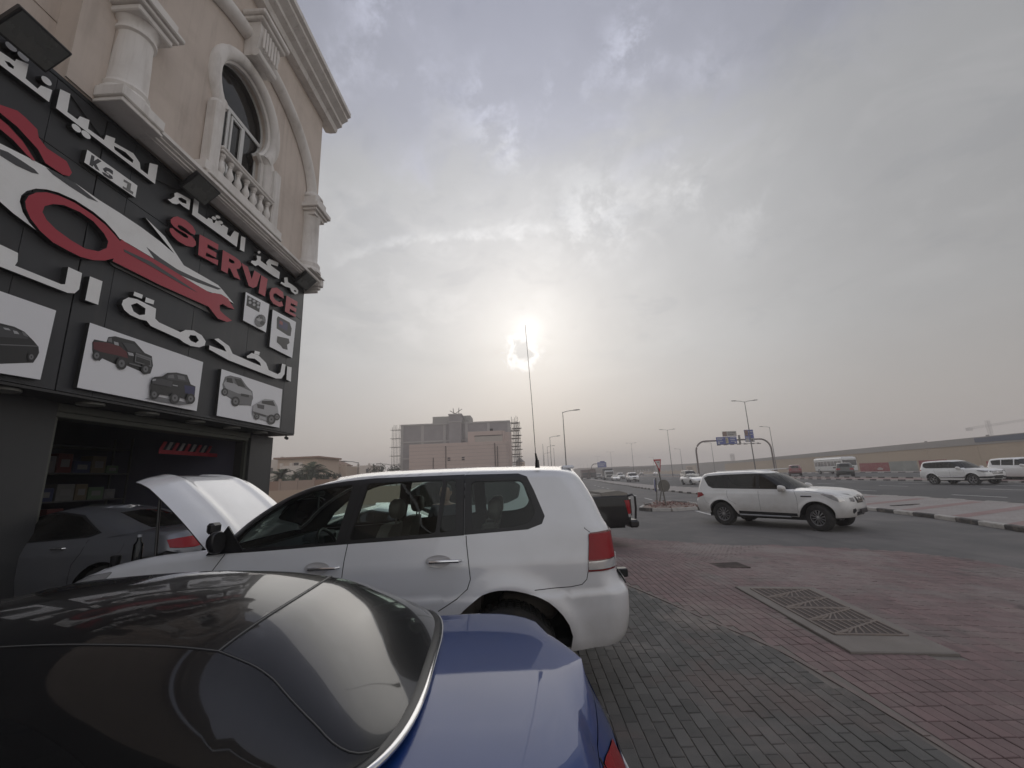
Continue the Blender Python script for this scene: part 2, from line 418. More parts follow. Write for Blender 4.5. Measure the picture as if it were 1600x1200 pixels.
# asphalt of the service road: fine grid near the paving so that it follows the ramp
def grid_sheet(name, m, x0, x1, y0, y1, step, zf, keep):
    b = MB(); nx = int((x1 - x0) / step) + 1; ny = int((y1 - y0) / step) + 1; idx = {}
    def vid(i, j):
        if (i, j) not in idx:
            x = x0 + i * step; y = y0 + j * step; idx[i, j] = len(b.v); b.v.append((x, y, zf(x, y)))
        return idx[i, j]
    for i in range(nx):
        for j in range(ny):
            if keep(x0 + (i + .5) * step, y0 + (j + .5) * step): b.f.append((vid(i, j), vid(i + 1, j), vid(i + 1, j + 1), vid(i, j + 1)))
    o = b.build(name, m, fix=False); o['kind'] = 'structure'; return o
def d_in(x, y):
    return all(in_poly(x + dx, y + dy, REDFULL) for dx, dy in ((.5, 0), (-.5, 0), (0, .5), (0, -.5)))
NEARK = [(12.3, -4), (12.9, 8), (13.9, 12.3), (14.8, 15.5), (15.4, 19.7), (15.25, 28), (15.1, 36), (15.3, 50), (18.4, 84), (27.2, 170), (45, 360), (130, 1300)]
FARM = [(20.3, -4), (20.6, 10), (21.0, 18), (21.7, 24), (21.3, 30), (19.7, 42), (19.2, 60), (21.0, 84), (28.4, 170), (45.6, 360), (130.5, 1300)]
kx = smooth_fn([(y, x) for x, y in NEARK])
grid_sheet('service_road', ASPH, -9, 16, .2, 60, .3, lambda x, y: gz(x, y) - .006, lambda x, y: not d_in(x, y) and x < kx(y) + .02)
sheet('service_road', ASPH, [(-9, 60.2, -.256)] + [(-7, 75, -.256), (3, 180, -.256), (28, 480, -.256), (100, 1300, -.256)] + [(x + .1, y, -.256) for x, y in NEARK[::-1] if y > 60] + [(16.3, 60.2, -.256)])
grid_sheet('forecourt', BED, -9, 9.6, -6, 15.9, .3, lambda x, y: gz(x, y) - .008, lambda x, y: in_poly(x, y, REDFULL) or y < .5)
# ---- block paving
def brick_mat(name, c0, c1, c2, attr, dustk=.25):
    m = bpy.data.materials.new(name); m.use_nodes = True; g = NB(m.node_tree); b = m.node_tree.nodes['Principled BSDF']
    P = g.n('ShaderNodeNewGeometry').outputs['Position']
    if attr: t = g.n('ShaderNodeAttribute', attribute_name='tint').outputs['Fac']
    else: t = g.n('ShaderNodeObjectInfo').outputs['Random']
    c = g.mix(t, c0, c1)
    c = g.mix(g.mapr(g.noise(P, .8, 6, .6, .4), .50, .66, 0, .75), c, c2)
    c = g.mix(1.0, c, g.m('ADD', .72, g.m('MULTIPLY', g.noise(P, 2.2, 8, .65, .5), .56)), 'MULTIPLY')
    c = g.mix(g.mapr(g.noise(P, .55, 9, .7, .8), .50, .72, 0, .62), c, (.29, .25, .22))      # wind-blown dust
    c = g.mix(g.mapr(g.noise(P, .28, 9, .7, .6), .46, .66, 0, dustk), c, (.275, .245, .225))
    c = g.mix(g.mapr(g.noise(g.vm('MULTIPLY', P, (1, .35, 1)), .9, 8, .7, .5), .60, .70, 0, .6), c, (.085, .078, .074))     # tyre scuffs
    c = g.mix(g.mapr(g.noise(P, 1.1, 6, .6, 1.0), .64, .72, 0, .6), c, (.07, .065, .06))     # oil stains
    sp = g.noise(P, 130, 3, .6)
    c = g.mix(1.0, c, g.m('ADD', .75, g.m('MULTIPLY', sp, .5)), 'MULTIPLY')
    g.put(b.inputs['Base Color'], c); b.inputs['Roughness'].default_value = .85; b.inputs['Specular IOR Level'].default_value = .3
    bn = g.n('ShaderNodeBump'); bn.inputs['Strength'].default_value = .5; bn.inputs['Distance'].default_value = .004
    g.put(bn.inputs['Height'], sp); g.put(b.inputs['Normal'], bn.outputs[0]); return m
GC = ((.088, .087, .081), (.128, .125, .117), (.145, .115, .104)); RC = ((.215, .150, .145), (.170, .125, .120), (.185, .165, .152))
BG, BGS = brick_mat('grey_block', *GC, False), brick_mat('grey_block_mass', *GC, True)
BR, BRS = brick_mat('red_block', *RC, False, .75), brick_mat('red_block_mass', *RC, True, .75)
ud = Vector((math.sin(AZF), math.cos(AZF), 0)); nd = Vector((-math.cos(AZF), math.sin(AZF), 0))
BL, BWd, GAP, CH = .2, .1, .0065, .004
def brick_verts(lx, ly):
    a, b = lx / 2, ly / 2; c = CH
    return ([(-a, -b, -.03), (a, -b, -.03), (a, b, -.03), (-a, b, -.03), (-a, -b, -c), (a, -b, -c), (a, b, -c), (-a, b, -c), (-a + c, -b + c, 0), (a - c, -b + c, 0), (a - c, b - c, 0), (-a + c, b - c, 0)],
            [(0, 1, 5, 4), (1, 2, 6, 5), (2, 3, 7, 6), (3, 0, 4, 7), (4, 5, 9, 8), (5, 6, 10, 9), (6, 7, 11, 10), (7, 4, 8, 11), (8, 9, 10, 11)])
def in_view(p):
    d = p - CAMP; z = d.dot(_F)
    return z > 0 and 0 < 800 + FPX * d.dot(_RT) / z < 1600 and 600 - FPX * d.dot(_UP) / z < 1215, z
def lay(kind):
    out = []
    grey = kind == 'grey'
    for i in range(-100, 130):            # columns across
        for j in range(-2, 82):
            a = j * (BL) + (BL / 2 if (grey and i % 2) else 0); b = i * BWd
            p = ud * a - nd * b; x, y = p.x, p.y
            if grey:
                if not (-5.2 < x < _gx(y) - .06 and .4 < y < 10.5): continue
            else:
                if not (x > _gx(y) + .06 and in_poly(x, y, REDP + [(0, .2)]) or (x > _gx(y) + .06 and y < 14 and y > .3 and in_poly(x, y, REDFULL))): continue
                if 3.2 < x < 4.5 and in_poly(x, y, SLABP): continue
            out.append(Vector((x, y, gz(x, y))))
    return out
SLABP = [(3.30, 7.05), (3.16, 4.57), (4.14, 4.50), (4.46, 7.0)]
for kind, m1, m2, lab in (('grey', BG, BGS, 'grey'), ('red', BR, BRS, 'red')):
    root = bpy.data.objects.new(lab + '_paving', None); COL.objects.link(root); root['kind'] = 'structure'
    ps = lay(kind)
    vis = []
    for p in ps:
        ok, z = in_view(p)
        if ok and (p.x > .5 if kind == 'grey' else True): vis.append(((p - CAMP).length, p))
    vis.sort(key=lambda t: t[0]); near = {id(t[1]) for t in vis[:300]}
    vv, ff = brick_verts(BWd - GAP, BL - GAP)
    proto = bpy.data.meshes.new('brick'); proto.from_pydata(vv, [], ff); proto.materials.append(m1); proto.update()
    rot = Matrix.Rotation(-AZF, 4, 'Z'); big_ = MB(); tints = []
    for p in ps:
        tilt = Matrix.Rotation(random.gauss(0, .012), 4, 'X') @ Matrix.Rotation(random.gauss(0, .015), 4, 'Y') @ Matrix.Rotation(random.gauss(0, .008), 4, 'Z')
        mtx = Matrix.Translation(p + Vector((random.gauss(0, .0008), random.gauss(0, .0008), random.gauss(0, .0013)))) @ rot @ tilt
        if id(p) in near:
            o = bpy.data.objects.new('brick', proto); COL.objects.link(o); o.parent = root; o.matrix_local = mtx
        else:
            big_.add([mtx @ Vector(v) for v in vv], ff); tints += [random.random()] * len(ff)
    o = big_.build('brick_field', m2, root, fix=False); o['kind'] = 'stuff'
    at = o.data.attributes.new('tint', 'FLOAT', 'FACE'); at.data.foreach_set('value', tints)
# edging strip between the grey and the red blocks
EDG = mat('edging_concrete', (.20, .165, .15), .9, var=.3, vscale=5, bump=.4)
e = MB(); yy_ = 0.3; k = 0
while yy_ < 10.4:
    y1 = yy_ + .985; 
    for q in range(4):
        a = yy_ + q * .245; b = a + .245 if q < 3 else y1
        xa, xb = _gx(a), _gx(b); z = .003 + .002 * math.sin(k * 2.3)
        e.add([(xa - .028, a, -.03), (xa + .028, a, -.03), (xb + .028, b, -.03), (xb - .028, b, -.03), (xa - .024, a, z + gz(xa, a)), (xa + .024, a, z + gz(xa, a)), (xb + .024, b, z + gz(xb, b)), (xb - .024, b, z + gz(xb, b))],
              [(0, 1, 5, 4), (1, 2, 6, 5), (2, 3, 7, 6), (3, 0, 4, 7), (4, 5, 6, 7)])
    yy_ += .995; k += 1
o = e.build('edging_strip', EDG); o['kind'] = 'structure'
# ---- manhole slab with two patterned covers
t = thing('manhole', 'raised concrete slab with patterned metal manhole covers set in the red paving', 'manhole', (3.30, 7.05, gz(3.6, 5.8)))
org = Vector((3.30, 7.05, 0))
mb = MB(); P4 = [Vector((x, y, 0)) - org for x, y in SLABP]
zs = [gz(*p) - gz(3.6, 5.8) for p in SLABP]
ring = lambda dz, ins: [(p.x * (1 - ins) + .5 * ins, p.y * (1 - ins) - 1.3 * ins, z_ + dz) for p, z_ in zip(P4, zs)]
mb.loft([ring(-.06, 0), ring(.016, 0), ring(.024, .012)], False, True)
mb.build('slab', CONC, t)
IRON = mat('cast_iron_cover', (.185, .155, .135), .85, .02, var=.3, vscale=7, dirt=.4, dcol=(.25, .20, .16), dscale=5)
def slabpt(u, v):   # u across 0..1, v along far..near 0..1
    a = P4[0].lerp(P4[1], v); b = P4[3].lerp(P4[2], v); p = a.lerp(b, u)
    za = zs[0] + (zs[1] - zs[0]) * v; zb = zs[3] + (zs[2] - zs[3]) * v
    return Vector((p.x, p.y, za + (zb - za) * u + .025))
GROOVE = mat('cover_joint', (.075, .06, .055), .9)
for v0, v1 in ((.07, .44), (.455, .82)):
    cv_ = MB(); U0, U1 = .14, .86
    cs = [slabpt(U0, v0), slabpt(U0, v1), slabpt(U1, v1), slabpt(U1, v0)]
    cv_.loft([[c + Vector((0, 0, -.01)) for c in cs], [c + Vector((0, 0, .004)) for c in cs]], False, True)
    co = cv_.build('cover', GROOVE, t)
    rb = MB(); nr = 9
    def rib(u0, w0, u1, w1, th):
        a = slabpt(U0 + (U1 - U0) * u0, v0 + (v1 - v0) * w0); b = slabpt(U0 + (U1 - U0) * u1, v0 + (v1 - v0) * w1)
        d = (b - a).normalized(); n = Vector((-d.y, d.x, 0)) * th; up = Vector((0, 0, .012))
        rb.add([a - n, a + n, b + n, b - n, a - n * .8 + up, a + n * .8 + up, b + n * .8 + up, b - n * .8 + up], [(0, 1, 5, 4), (1, 2, 6, 5), (2, 3, 7, 6), (3, 0, 4, 7), (4, 5, 6, 7)])
    for (a_, b_, c_, d_) in ((0, 0, 1, 0), (0, 1, 1, 1), (0, 0, 0, 1), (1, 0, 1, 1), (0, .5, 1, .5), (0, .5, 1, 0), (0, 1, 1, .5)): rib(a_, b_, c_, d_, .018)
    for q in range(1, nr):
        f_ = q / nr
        rib(f_, .03, f_ * .97 + .02, .5 - .5 * f_, .012) if 1 else 0
        rib(f_, .47, f_ + (1 - f_) * .25, .5 - .5 * min(1, f_ + .12), .010)
        rib(f_, .53, f_, 1 - .5 * f_, .012); rib(f_, .97, f_ + (1 - f_) * .2, 1 - .5 * min(1, f_ + .1), .010)
    r_ = rb.build('raised_pattern', IRON, co); r_['kind'] = 'stuff'
# small drain cover and an odd pale block
t = thing('drain_cover', 'small dark iron drain cover sunk in the red paving behind the manhole slab', 'drain cover', (4.0, 8.7, gz(4.0, 8.7)))
d_ = MB(); d_.box(-.30, .30, -.24, .24, -.02, .004); d_.build('frame', mat('old_iron', (.075, .06, .055), .9, .05, var=.4, dirt=.5, dcol=(.2, .16, .14)), t)
for q in range(-4, 5):
    d2 = MB(); d2.box(-.26, .26, q * .05 - .014, q * .05 + .014, .005, .010); d2.build('grating_bar', MATS['old_iron'], t)
# ---- roads beyond
def strip(name, m, A, B, z, skip=0):
    """sheet between two polylines given as (x, y) lists"""
    b = MB(); n = len(A); b.v = [(x, y, z) for x, y in A] + [(x, y, z) for x, y in B]
    b.f = [(i, n + i, n + i + 1, i + 1) for i in range(n - 1)]
    o = b.build(name, m, fix=False); o['kind'] = 'structure'; return o
def rdl(l, ss): return [tuple(RD(l, s)[:2]) for s in ss]
SS = [-20, 0, 15, 30, 45, 60, 80, 110, 150, 200, 300, 450, 700, 1300]
strip('highway', ASPH2, [(x, y) for x, y in FARM], [tuple(RD(35.7, y_)[:2]) for _, y_ in FARM], -.245)
strip('median_paving', PAVE, NEARK, FARM, -.13)
strip('central_reserve', PAVEP, rdl(35.8, SS), rdl(38.0, SS), -.09)
strip('far_highway', ASPH2, rdl(38.1, SS), rdl(56.0, SS), -.09)
strip('far_verge', PAVE, rdl(56.2, SS), rdl(60, SS), .01)
# red cross bands on the median paving
for k_, yb in enumerate((8.5, 10.6, 12.8, 15.1, 17.6, 20.4, 23.2)):
    b = MB(); x0, x1 = kx(yb) + .25, 20.6
    nx_ = 8; vs = []
    for q in range(nx_ + 1):
        x = x0 + (x1 - x0) * q / nx_; y = yb + .42 * (x - x0)
        vs += [(x, y - .28, -.126), (x, y + .28, -.126)]
    b.add(vs, [(2 * q, 2 * q + 2, 2 * q + 3, 2 * q + 1) for q in range(nx_)])
    o = b.build('red_paving_band', PAVEP, fix=False); o['kind'] = 'structure'
t = thing('fallen_board', 'thin dark strip lying on the pale median paving right of the large white car', 'debris', (*at_z(1414, 789, -.12)[:2], -.12), R(12))
b = MB(); b.box(-.75, .75, -.08, .08, 0, .02, .01); b.box(-.1, .3, -.14, -.06, .0, .035, .01); b.build('strip', KB, t)
# kerbs: black and white stones one by one near, joined far away
def kerb(path, face_dir, label, group, length=1.0, h=.15, wid=.16, near=150, zb=-.25, nmax=300, brk=1):
    pts = [Vector((x, y, 0)) for x, y in path]; segs = []; d = 0
    L = [0]
    for a, b in zip(pts, pts[1:]): L.append(L[-1] + (b - a).length)
    def P(s):
        for i in range(len(pts) - 1):
            if s <= L[i + 1]: return pts[i].lerp(pts[i + 1], (s - L[i]) / (L[i + 1] - L[i]))
        return pts[-1]
    root = bpy.data.objects.new('kerb', None); COL.objects.link(root); root['kind'] = 'structure'
    far = {0: MB(), 1: MB()}; s = 0; k = 0; npart = 0
    while s < min(L[-1] - length, 420):
        a, b = P(s + .01), P(s + length - .01); t_ = (b - a).normalized(); n_ = Vector((-t_.y, t_.x, 0)) * face_dir
        m_ = MB(); w = wid
        prof = [(0, 0), (0, h - .03), (.02, h - .005), (.04, h), (w, h), (w, 0)]
        rings = [[tuple(e_ - n_ * (w / 2) + n_ * pp + Vector((0, 0, zb + hh))) for pp, hh in prof] for e_ in (a, b)]
        m_.loft(rings, True, True)
        ok, z = in_view((a + b) / 2 + Vector((0, 0, zb))); c = (k // brk) % 2
        if ok and s < near and npart < nmax:
            m_.build('kerb_stone', KW if c else KB, root); npart += 1
        else: far[c].add(m_.v, m_.f)
        s += length; k += 1
    for c, m_ in ((1, KW), (0, KB)):
        if far[c].v: o = far[c].build('kerb_stones_far', m_, root); o['kind'] = 'stuff'
kerb([p for p in NEARK if p[1] > -1], -1, '', '', 1.0, .14, near=90)
kerb([p for p in FARM if p[1] > -1], 1, '', '', 1.0, .13, near=60)
kerb(rdl(35.75, [12, 60, 120, 200, 450]), -1, '', '', 1.0, .15, near=150)
kerb(rdl(38.05, [12, 60, 120, 200, 450]), 1, '', '', 1.0, .17, near=90, zb=-.12)
kerb(rdl(56.1, [12, 60, 120, 200, 450]), -1, '', '', 1.5, .15, near=120, zb=-.10)
# painted lines
def dash(l, s0, s1, w=.16, z=-.238):
    b = MB(); a = [RD(l - w / 2, s0, z), RD(l + w / 2, s0, z), RD(l + w / 2, s1, z), RD(l - w / 2, s1, z)]
    b.add(a, [(0, 1, 2, 3)]); o = b.build('lane_marking', LINE, fix=False); o['kind'] = 'structure'
for l in (22.8, 28.2, 32.0):
    for q in range(-1, 14): dash(l, 6.5 + q * 9 + (l - 22.8) * .8, 9.6 + q * 9 + (l - 22.8) * .8)
for l, z in ((35.2, -.238), (38.7, -.083), (55.5, -.083)):
    dash(l, -5, 300, .14, z)
for l in (43.4, 48.5):
    for q in range(3, 16): dash(l, q * 10, q * 10 + 3, .16, -.083)
for q in range(2, 12): dash(7.0, 8 + q * 6.2, 10.6 + q * 6.2, .14, -.249)
# ---- traffic island with kerb, rubble and three signs
IS = [tuple(at_z(x, y, -.25)[:2]) for x, y in ((1001, 797.5), (1020, 799), (1050, 799), (1090, 796.5), (1096, 793), (1090, 790.5), (1075, 788), (1050, 786), (1025, 788), (1006, 792.5))]
b = MB(); b.prism(IS, -.25, -.15, 'z'); o = b.build('traffic_island', mat('island_soil', (.24, .19, .16), .95, var=.35, vscale=1.5, bump=.6, dirt=.4), smooth=False); o['kind'] = 'structure'
kr = bpy.data.objects.new('kerb', None); COL.objects.link(kr); kr['kind'] = 'structure'
k = 0
for i in range(len(IS)):
    a = Vector((*IS[i], 0)); c = Vector((*IS[(i + 1) % len(IS)], 0)); n = max(1, round((c - a).length / 1.1))
    for q in range(n):
        p0 = a.lerp(c, q / n); p1 = a.lerp(c, (q + .97) / n); t_ = (p1 - p0).normalized(); nn = Vector((-t_.y, t_.x, 0)) * .09
        m_ = MB(); z0, z1 = -.25, -.10 + random.uniform(-.01, .01)
        m_.loft([[p0 - nn + Vector((0, 0, z0)), p0 + nn + Vector((0, 0, z0)), p0 + nn * .8 + Vector((0, 0, z1)), p0 - nn * .8 + Vector((0, 0, z1))], [p1 - nn + Vector((0, 0, z0)), p1 + nn + Vector((0, 0, z0)), p1 + nn * .8 + Vector((0, 0, z1)), p1 - nn * .8 + Vector((0, 0, z1))]], True, True)
        m_.build('kerb_stone', KW if (k % 3) else KB, kr); k += 1
rub = MB(); cx_, cy_ = sum(p[0] for p in IS) / len(IS), sum(p[1] for p in IS) / len(IS)
for q in range(260):
    i_ = random.randrange(len(IS)); f_ = math.sqrt(random.random()) * .8
    x = cx_ + (IS[i_][0] - cx_) * f_ + random.uniform(-.3, .3); y = cy_ + (IS[i_][1] - cy_) * f_ + random.uniform(-.5, .5); s_ = random.uniform(.05, .2)
    pile = .22 * math.exp(-((x - cx_ + .6) / 1.3) ** 2)
    z = -.17 + pile * random.random()
    rub.add([(x + random.uniform(-1, 1) * s_ * .6, y + random.uniform(-1, 1) * s_ * .6, z + random.uniform(-.5, 1) * s_ * .6) for _ in range(4)], [(0, 1, 2), (0, 2, 3), (0, 3, 1), (1, 3, 2)])
o = rub.build('rubble', mat('rubble', (.27, .17, .15), .95, var=.5, vscale=2)); o['kind'] = 'stuff'
# ================================================================== SHOP BUILDING  (local frame: x = along the front, y = away from the road, z up)
BROT = math.pi / 2 - AZF
def bthing(name, label, cat, loc=(0, 0, 0), group=None):
    o = thing(name, label, cat, (0, 0, 0), BROT, group); o.location = ud * loc[0] + nd * loc[1] + Vector((0, 0, loc[2])); return o
def fp(x, y, D):
    """where the line of sight of a point of the photo meets the plane of the front at distance D: (u, z)"""
    d = ray(x, y); t = D / d.dot(nd); P = CAMP + d * t; return (P.dot(ud), P.z)
STUC = mat('stucco_beige', (.62, .54, .475), .92, streak=.30, var=.07, vscale=1.2, bump=.5, bscale=150, dirt=.25, dcol=(.30, .25, .21), dscale=1.0)
TRIM = mat('cast_stone_white', (.73, .70, .665), .8, streak=.40, var=.06, vscale=2, bump=.15, bscale=60, dirt=.3, dcol=(.38, .34, .30), dscale=1.4)
CLAD = mat('dark_cladding', (.034, .036, .041), .42, .25, streak=.30, var=.08, vscale=.6, rnd=.12, dirt=.25, dcol=(.07, .066, .062), dscale=1.2)
CLAD2 = mat('dark_cladding_side_shop', (.040, .041, .045), .55, .2, var=.08, rnd=.1, dirt=.25, dcol=(.07, .066, .062))
bld = bthing('commercial_building', 'beige stucco building with arched balcony window and white columns above the dark shop front', 'building')
# walls --------------------------------------------------
WY = 6.35   # front plane of the bay
b = MB()
# bay wall with a horseshoe opening, built as a polygon with a hole via triangulation
CU, CZ, CR = 8.43, 10.78, .98
JW = .82
def horseshoe(r_, jw, z0, grow=0.0, n=26):
    zc = CZ - math.sqrt(max(r_ * r_ - jw * jw * .62, .01))
    pts = [(CU - jw, z0), (CU - jw, zc - .12), (CU - jw + .12, zc)]
    a0 = math.atan2(zc - CZ, -(jw - .12)); a1 = math.atan2(zc - CZ, jw - .12)
    a0 += 2 * math.pi if a0 < 0 else 0
    for i in range(n + 1):
        a = a0 + (a1 - a0) * i / n; pts.append((CU + r_ * math.cos(a), CZ + r_ * math.sin(a)))
    pts += [(CU + jw - .12, zc), (CU + jw, zc - .12), (CU + jw, z0)]
    return pts
H1 = horseshoe(CR, JW, 8.28)
U0, U1, Z0, Z1 = 5.42, 12.02, 7.9, 14.15
from mathutils.geometry import tessellate_polygon
def wall_with_hole(name, m, outer, hole, y0, y1, parent):
    b = MB(); tr = tessellate_polygon([[Vector((x, z, 0)) for x, z in outer], [Vector((x, z, 0)) for x, z in hole]])
    al = outer + hole; b.add([(x, y0, z) for x, z in al], tr)
    n = len(hole); o = len(b.v)
    b.v += [(x, y0, z) for x, z in hole] + [(x, y1, z) for x, z in hole]
    b.f += [(o + i, o + (i + 1) % n, o + n + (i + 1) % n, o + n + i) for i in range(n)]
    n = len(outer); o = len(b.v)
    b.v += [(x, y0, z) for x, z in outer] + [(x, y1, z) for x, z in outer]
    b.f += [(o + i, o + (i + 1) % n, o + n + (i + 1) % n, o + n + i) for i in range(n)]
    return b.build(name, m, parent)
wall_with_hole('wall', STUC, [(U0, Z0), (U1, Z0), (U1, Z1), (U0, Z1)], H1, WY, WY + .32, bld)
b = MB(); b.box(U0, U1, WY + .33, 13, 7.9, Z1)                       # mass behind (dark room is cut by the glass)
b = MB()
b.box(U0, U0 + .02, WY + .32, 12.9, Z0, Z1); b.box(U1 - .3, U1, WY + .32, 18, 7.6, Z1); b.box(U0, U1, 12.9, 13.2, Z0, Z1)
b.box(-34, U1, 6.9, 18, Z1 + .1, Z1 + .3)
b.build('wall', STUC, bld)
# recessed wall with scored courses on the left
b = MB()
rows = [7.72, 8.27, 8.94, 9.61, 10.28, 10.95, 11.62, 12.3, 13.0, 14.2]
for z0, z1 in zip(rows, rows[1:]):
    b.box(-34, 5.30, 6.9, 7.2, z0 + .012, z1 - .012)  # runs on unseen behind the camera, lengthened to darken reflections
b.box(-34, 5.40, 6.93, 7.2, 7.6, 14.2); b.box(5.285, 5.42, 6.902, 7.2, 7.6, 14.2)
b.build('recessed_wall', STUC, bld)
b = MB(); b.box(4.98, 5.42, 6.50, 6.90, 7.8, 14.1); b.box(4.90, 5.41, 6.46, 6.49, 7.82, 9.5); b.build('pilaster', STUC, bld)
# window --------------------------------------------------
wroot = MB(); WG = WY + .24
fr = .055
def bar(b, x0, x1, z0, z1, y=WG, t=.06): b.box(x0, x1, y - t / 2, y + t / 2, z0, z1)
PVC = mat('white_window_frame', (.62, .62, .60), .4)
wf = MB()
bar(wf, CU - JW, CU + JW, 8.28, 8.36); bar(wf, CU - JW, CU - JW + .07, 8.361, 10.0); bar(wf, CU + JW - .07, CU + JW, 8.361, 10.0)
bar(wf, CU - .95, CU + .95, 10.50, 10.60, t=.07)
bar(wf, CU - .30, CU - .22, 8.361, 10.50); bar(wf, CU + .22, CU + .30, 8.361, 10.50)
bar(wf, CU - .20, CU - .15, 8.42, 10.44, y=WG - .035, t=.04); bar(wf, CU + .15, CU + .20, 8.42, 10.44, y=WG - .035, t=.04)
bar(wf, CU - .149, CU + .149, 8.42, 8.47, y=WG - .035, t=.04); bar(wf, CU - .149, CU + .149, 10.39, 10.44, y=WG - .035, t=.04)
rr_ = horseshoe(CR, JW, 8.28)[3:-3]
arcb = MB(); rings = []
for (x, z) in rr_:
    dx, dz = (x - CU) / CR, (z - CZ) / CR
    rings.append([(x, WG - .03, z), (x, WG + .03, z), (x - dx * .06, WG + .03, z - dz * .06), (x - dx * .06, WG - .03, z - dz * .06)])
wf.loft(rings, True, True)
win = wf.build('window', PVC, bld)
GL = glass_mat('window_glass_dark', (.06, .065, .07), .9, .02, .05)
for k, (x0, x1, z0, z1) in enumerate(((CU - JW, CU - .28, 8.3, 10.5), (CU - .28, CU + .28, 8.3, 10.5), (CU + .28, CU + JW, 8.3, 10.5))):
    p = MB(); p.box(x0, x1, WG - .004, WG + .004, z0, z1); p.build('pane', GL, win)
p = MB(); p.prism([(CU - .95, 10.56)] + [(x, z) for x, z in rr_ if z > 10.57] + [(CU + .95, 10.56)], WG - .004, WG + .004); p.build('pane', GL, win)
cb = MB(); cb.box(CU - 1.2, CU - .7, WG + .12, WG + .14, 8.3, 11.9); cb.box(CU + .5, CU + 1.2, WG + .12, WG + .14, 8.3, 11.9)
cb.build('curtain', mat('grey_curtain', (.20, .20, .20), .95, var=.3, vscale=6), bld)
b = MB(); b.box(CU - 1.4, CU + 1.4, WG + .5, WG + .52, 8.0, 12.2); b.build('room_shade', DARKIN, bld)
# moulding that follows the opening (swept profile)
def sweep(name, path, prof, y, m, parent, closed=False):
    """path of (x,z); prof of (outward, y offset) where outward is away from the opening"""
    b = MB(); n = len(path); rings = []
    for i, (x, z) in enumerate(path):
        a = path[max(i - 1, 0)]; c = path[min(i + 1, n - 1)]
        tx, tz = c[0] - a[0], c[1] - a[1]; l = math.hypot(tx, tz) or 1; nx, nz = -tz / l, tx / l
        # mitre
        if 0 < i < n - 1:
            d1 = Vector((x - a[0], z - a[1])).normalized(); d2 = Vector((c[0] - x, c[1] - z)).normalized()
            k = 1 / max(.5, math.cos(d1.angle(d2) / 2)) if d1.length and d2.length else 1
        else: k = 1
        rings.append([(x + nx * o * k, y + dy, z + nz * o * k) for o, dy in prof])
    b.loft(rings, True, True, closed=True); return b.build(name, m, parent, smooth=True)
PROFM = [(-.0, .02)] + [(.14 - .15 * math.cos(a), -.02 - .13 * math.sin(a)) for a in [math.pi * k / 8 for k in range(9)]] + [(.29, .02)]
sweep('window_moulding', H1, PROFM, WY, TRIM, bld)
sweep('inner_moulding', horseshoe(CR - .03, JW - .03, 8.28), [(-.03, .10), (-.03, .03), (.02, .0), (.05, .06), (.05, .10)], WY, TRIM, bld)
# the big arch above
EA, EB, EZ = 3.12, 2.25, 10.45
path = [(8.41 + EA * math.cos(a), EZ + EB * math.sin(a)) for a in [math.pi - math.pi * k / 56 for k in range(57)]]
sweep('arch_moulding', [p for p in path], [(.20 * math.cos(a), -.02 - .20 * math.sin(a)) for a in [math.pi * (1 - k / 10) for k in range(11)]], WY, TRIM, bld)
# keystone bracket
b = MB()
kz = [(12.05, .34, .26), (12.35, .36, .34), (12.7, .40, .42), (12.95, .42, .40)]
b.loft([[(8.45 - w, WY - .01, z), (8.45 + w, WY - .01, z), (8.45 + w, WY - d, z), (8.45 - w, WY - d, z)] for z, w, d in kz], True, True)
b.box(8.45 - .50, 8.45 + .50, WY - .50, WY - .002, 12.96, 13.06, .02); b.box(8.45 - .56, 8.45 + .56, WY - .58, WY - .002, 13.063, 13.2, .03)
for q in range(6): b.box(8.45 - .30 + q * .11, 8.45 - .24 + q * .11, WY - .46, WY - .40, 12.3, 12.9, .02)
b.tube([(8.45 - .36, WY - .30, 12.12), (8.45 + .36, WY - .30, 12.12)], .11, 10)
b.build('keystone', TRIM, bld)
# columns
def column(u, D, z0, zt):
    c = MB()
    c.lathe([(.36, z0 + .30), (.36, z0 + .36), (.33, z0 + .38), (.30, z0 + .44), (.32, z0 + .50), (.29, z0 + .55), (.275, z0 + .60), (.27, z0 + .8), (.26, z0 + 1.2), (.245, zt - .06), (.25, zt), (.29, zt + .03), (.29, zt + .08), (.26, zt + .11), (.26, zt + .2), (.31, zt + .28)], u, D, 32)
    co = c.build('column', TRIM, bld, smooth=True)
    c = MB(); c.box(u - .38, u + .38, D - .38, D + .1, z0, z0 + .05, .01); c.box(u - .35, u + .35, D - .35, D + .1, z0 + .053, z0 + .10); c.box(u - .39, u + .39, D - .39, D + .1, z0 + .103, z0 + .30, .015); c.build('plinth', TRIM, co)
    c = MB(); c.box(u - .34, u + .34, D - .34, D + .3, zt + .28, zt + .40, .02); c.box(u - .40, u + .40, D - .40, D + .3, zt + .403, zt + .48, .015); c.box(u - .46, u + .46, D - .46, D + .3, zt + .483, zt + .58, .02); c.box(u - .38, u + .38, D - .38, D + .3, zt + .583, zt + .8, .03)
    c.build('capital', TRIM, co)
column(5.66, 6.36, 7.77, 9.35)
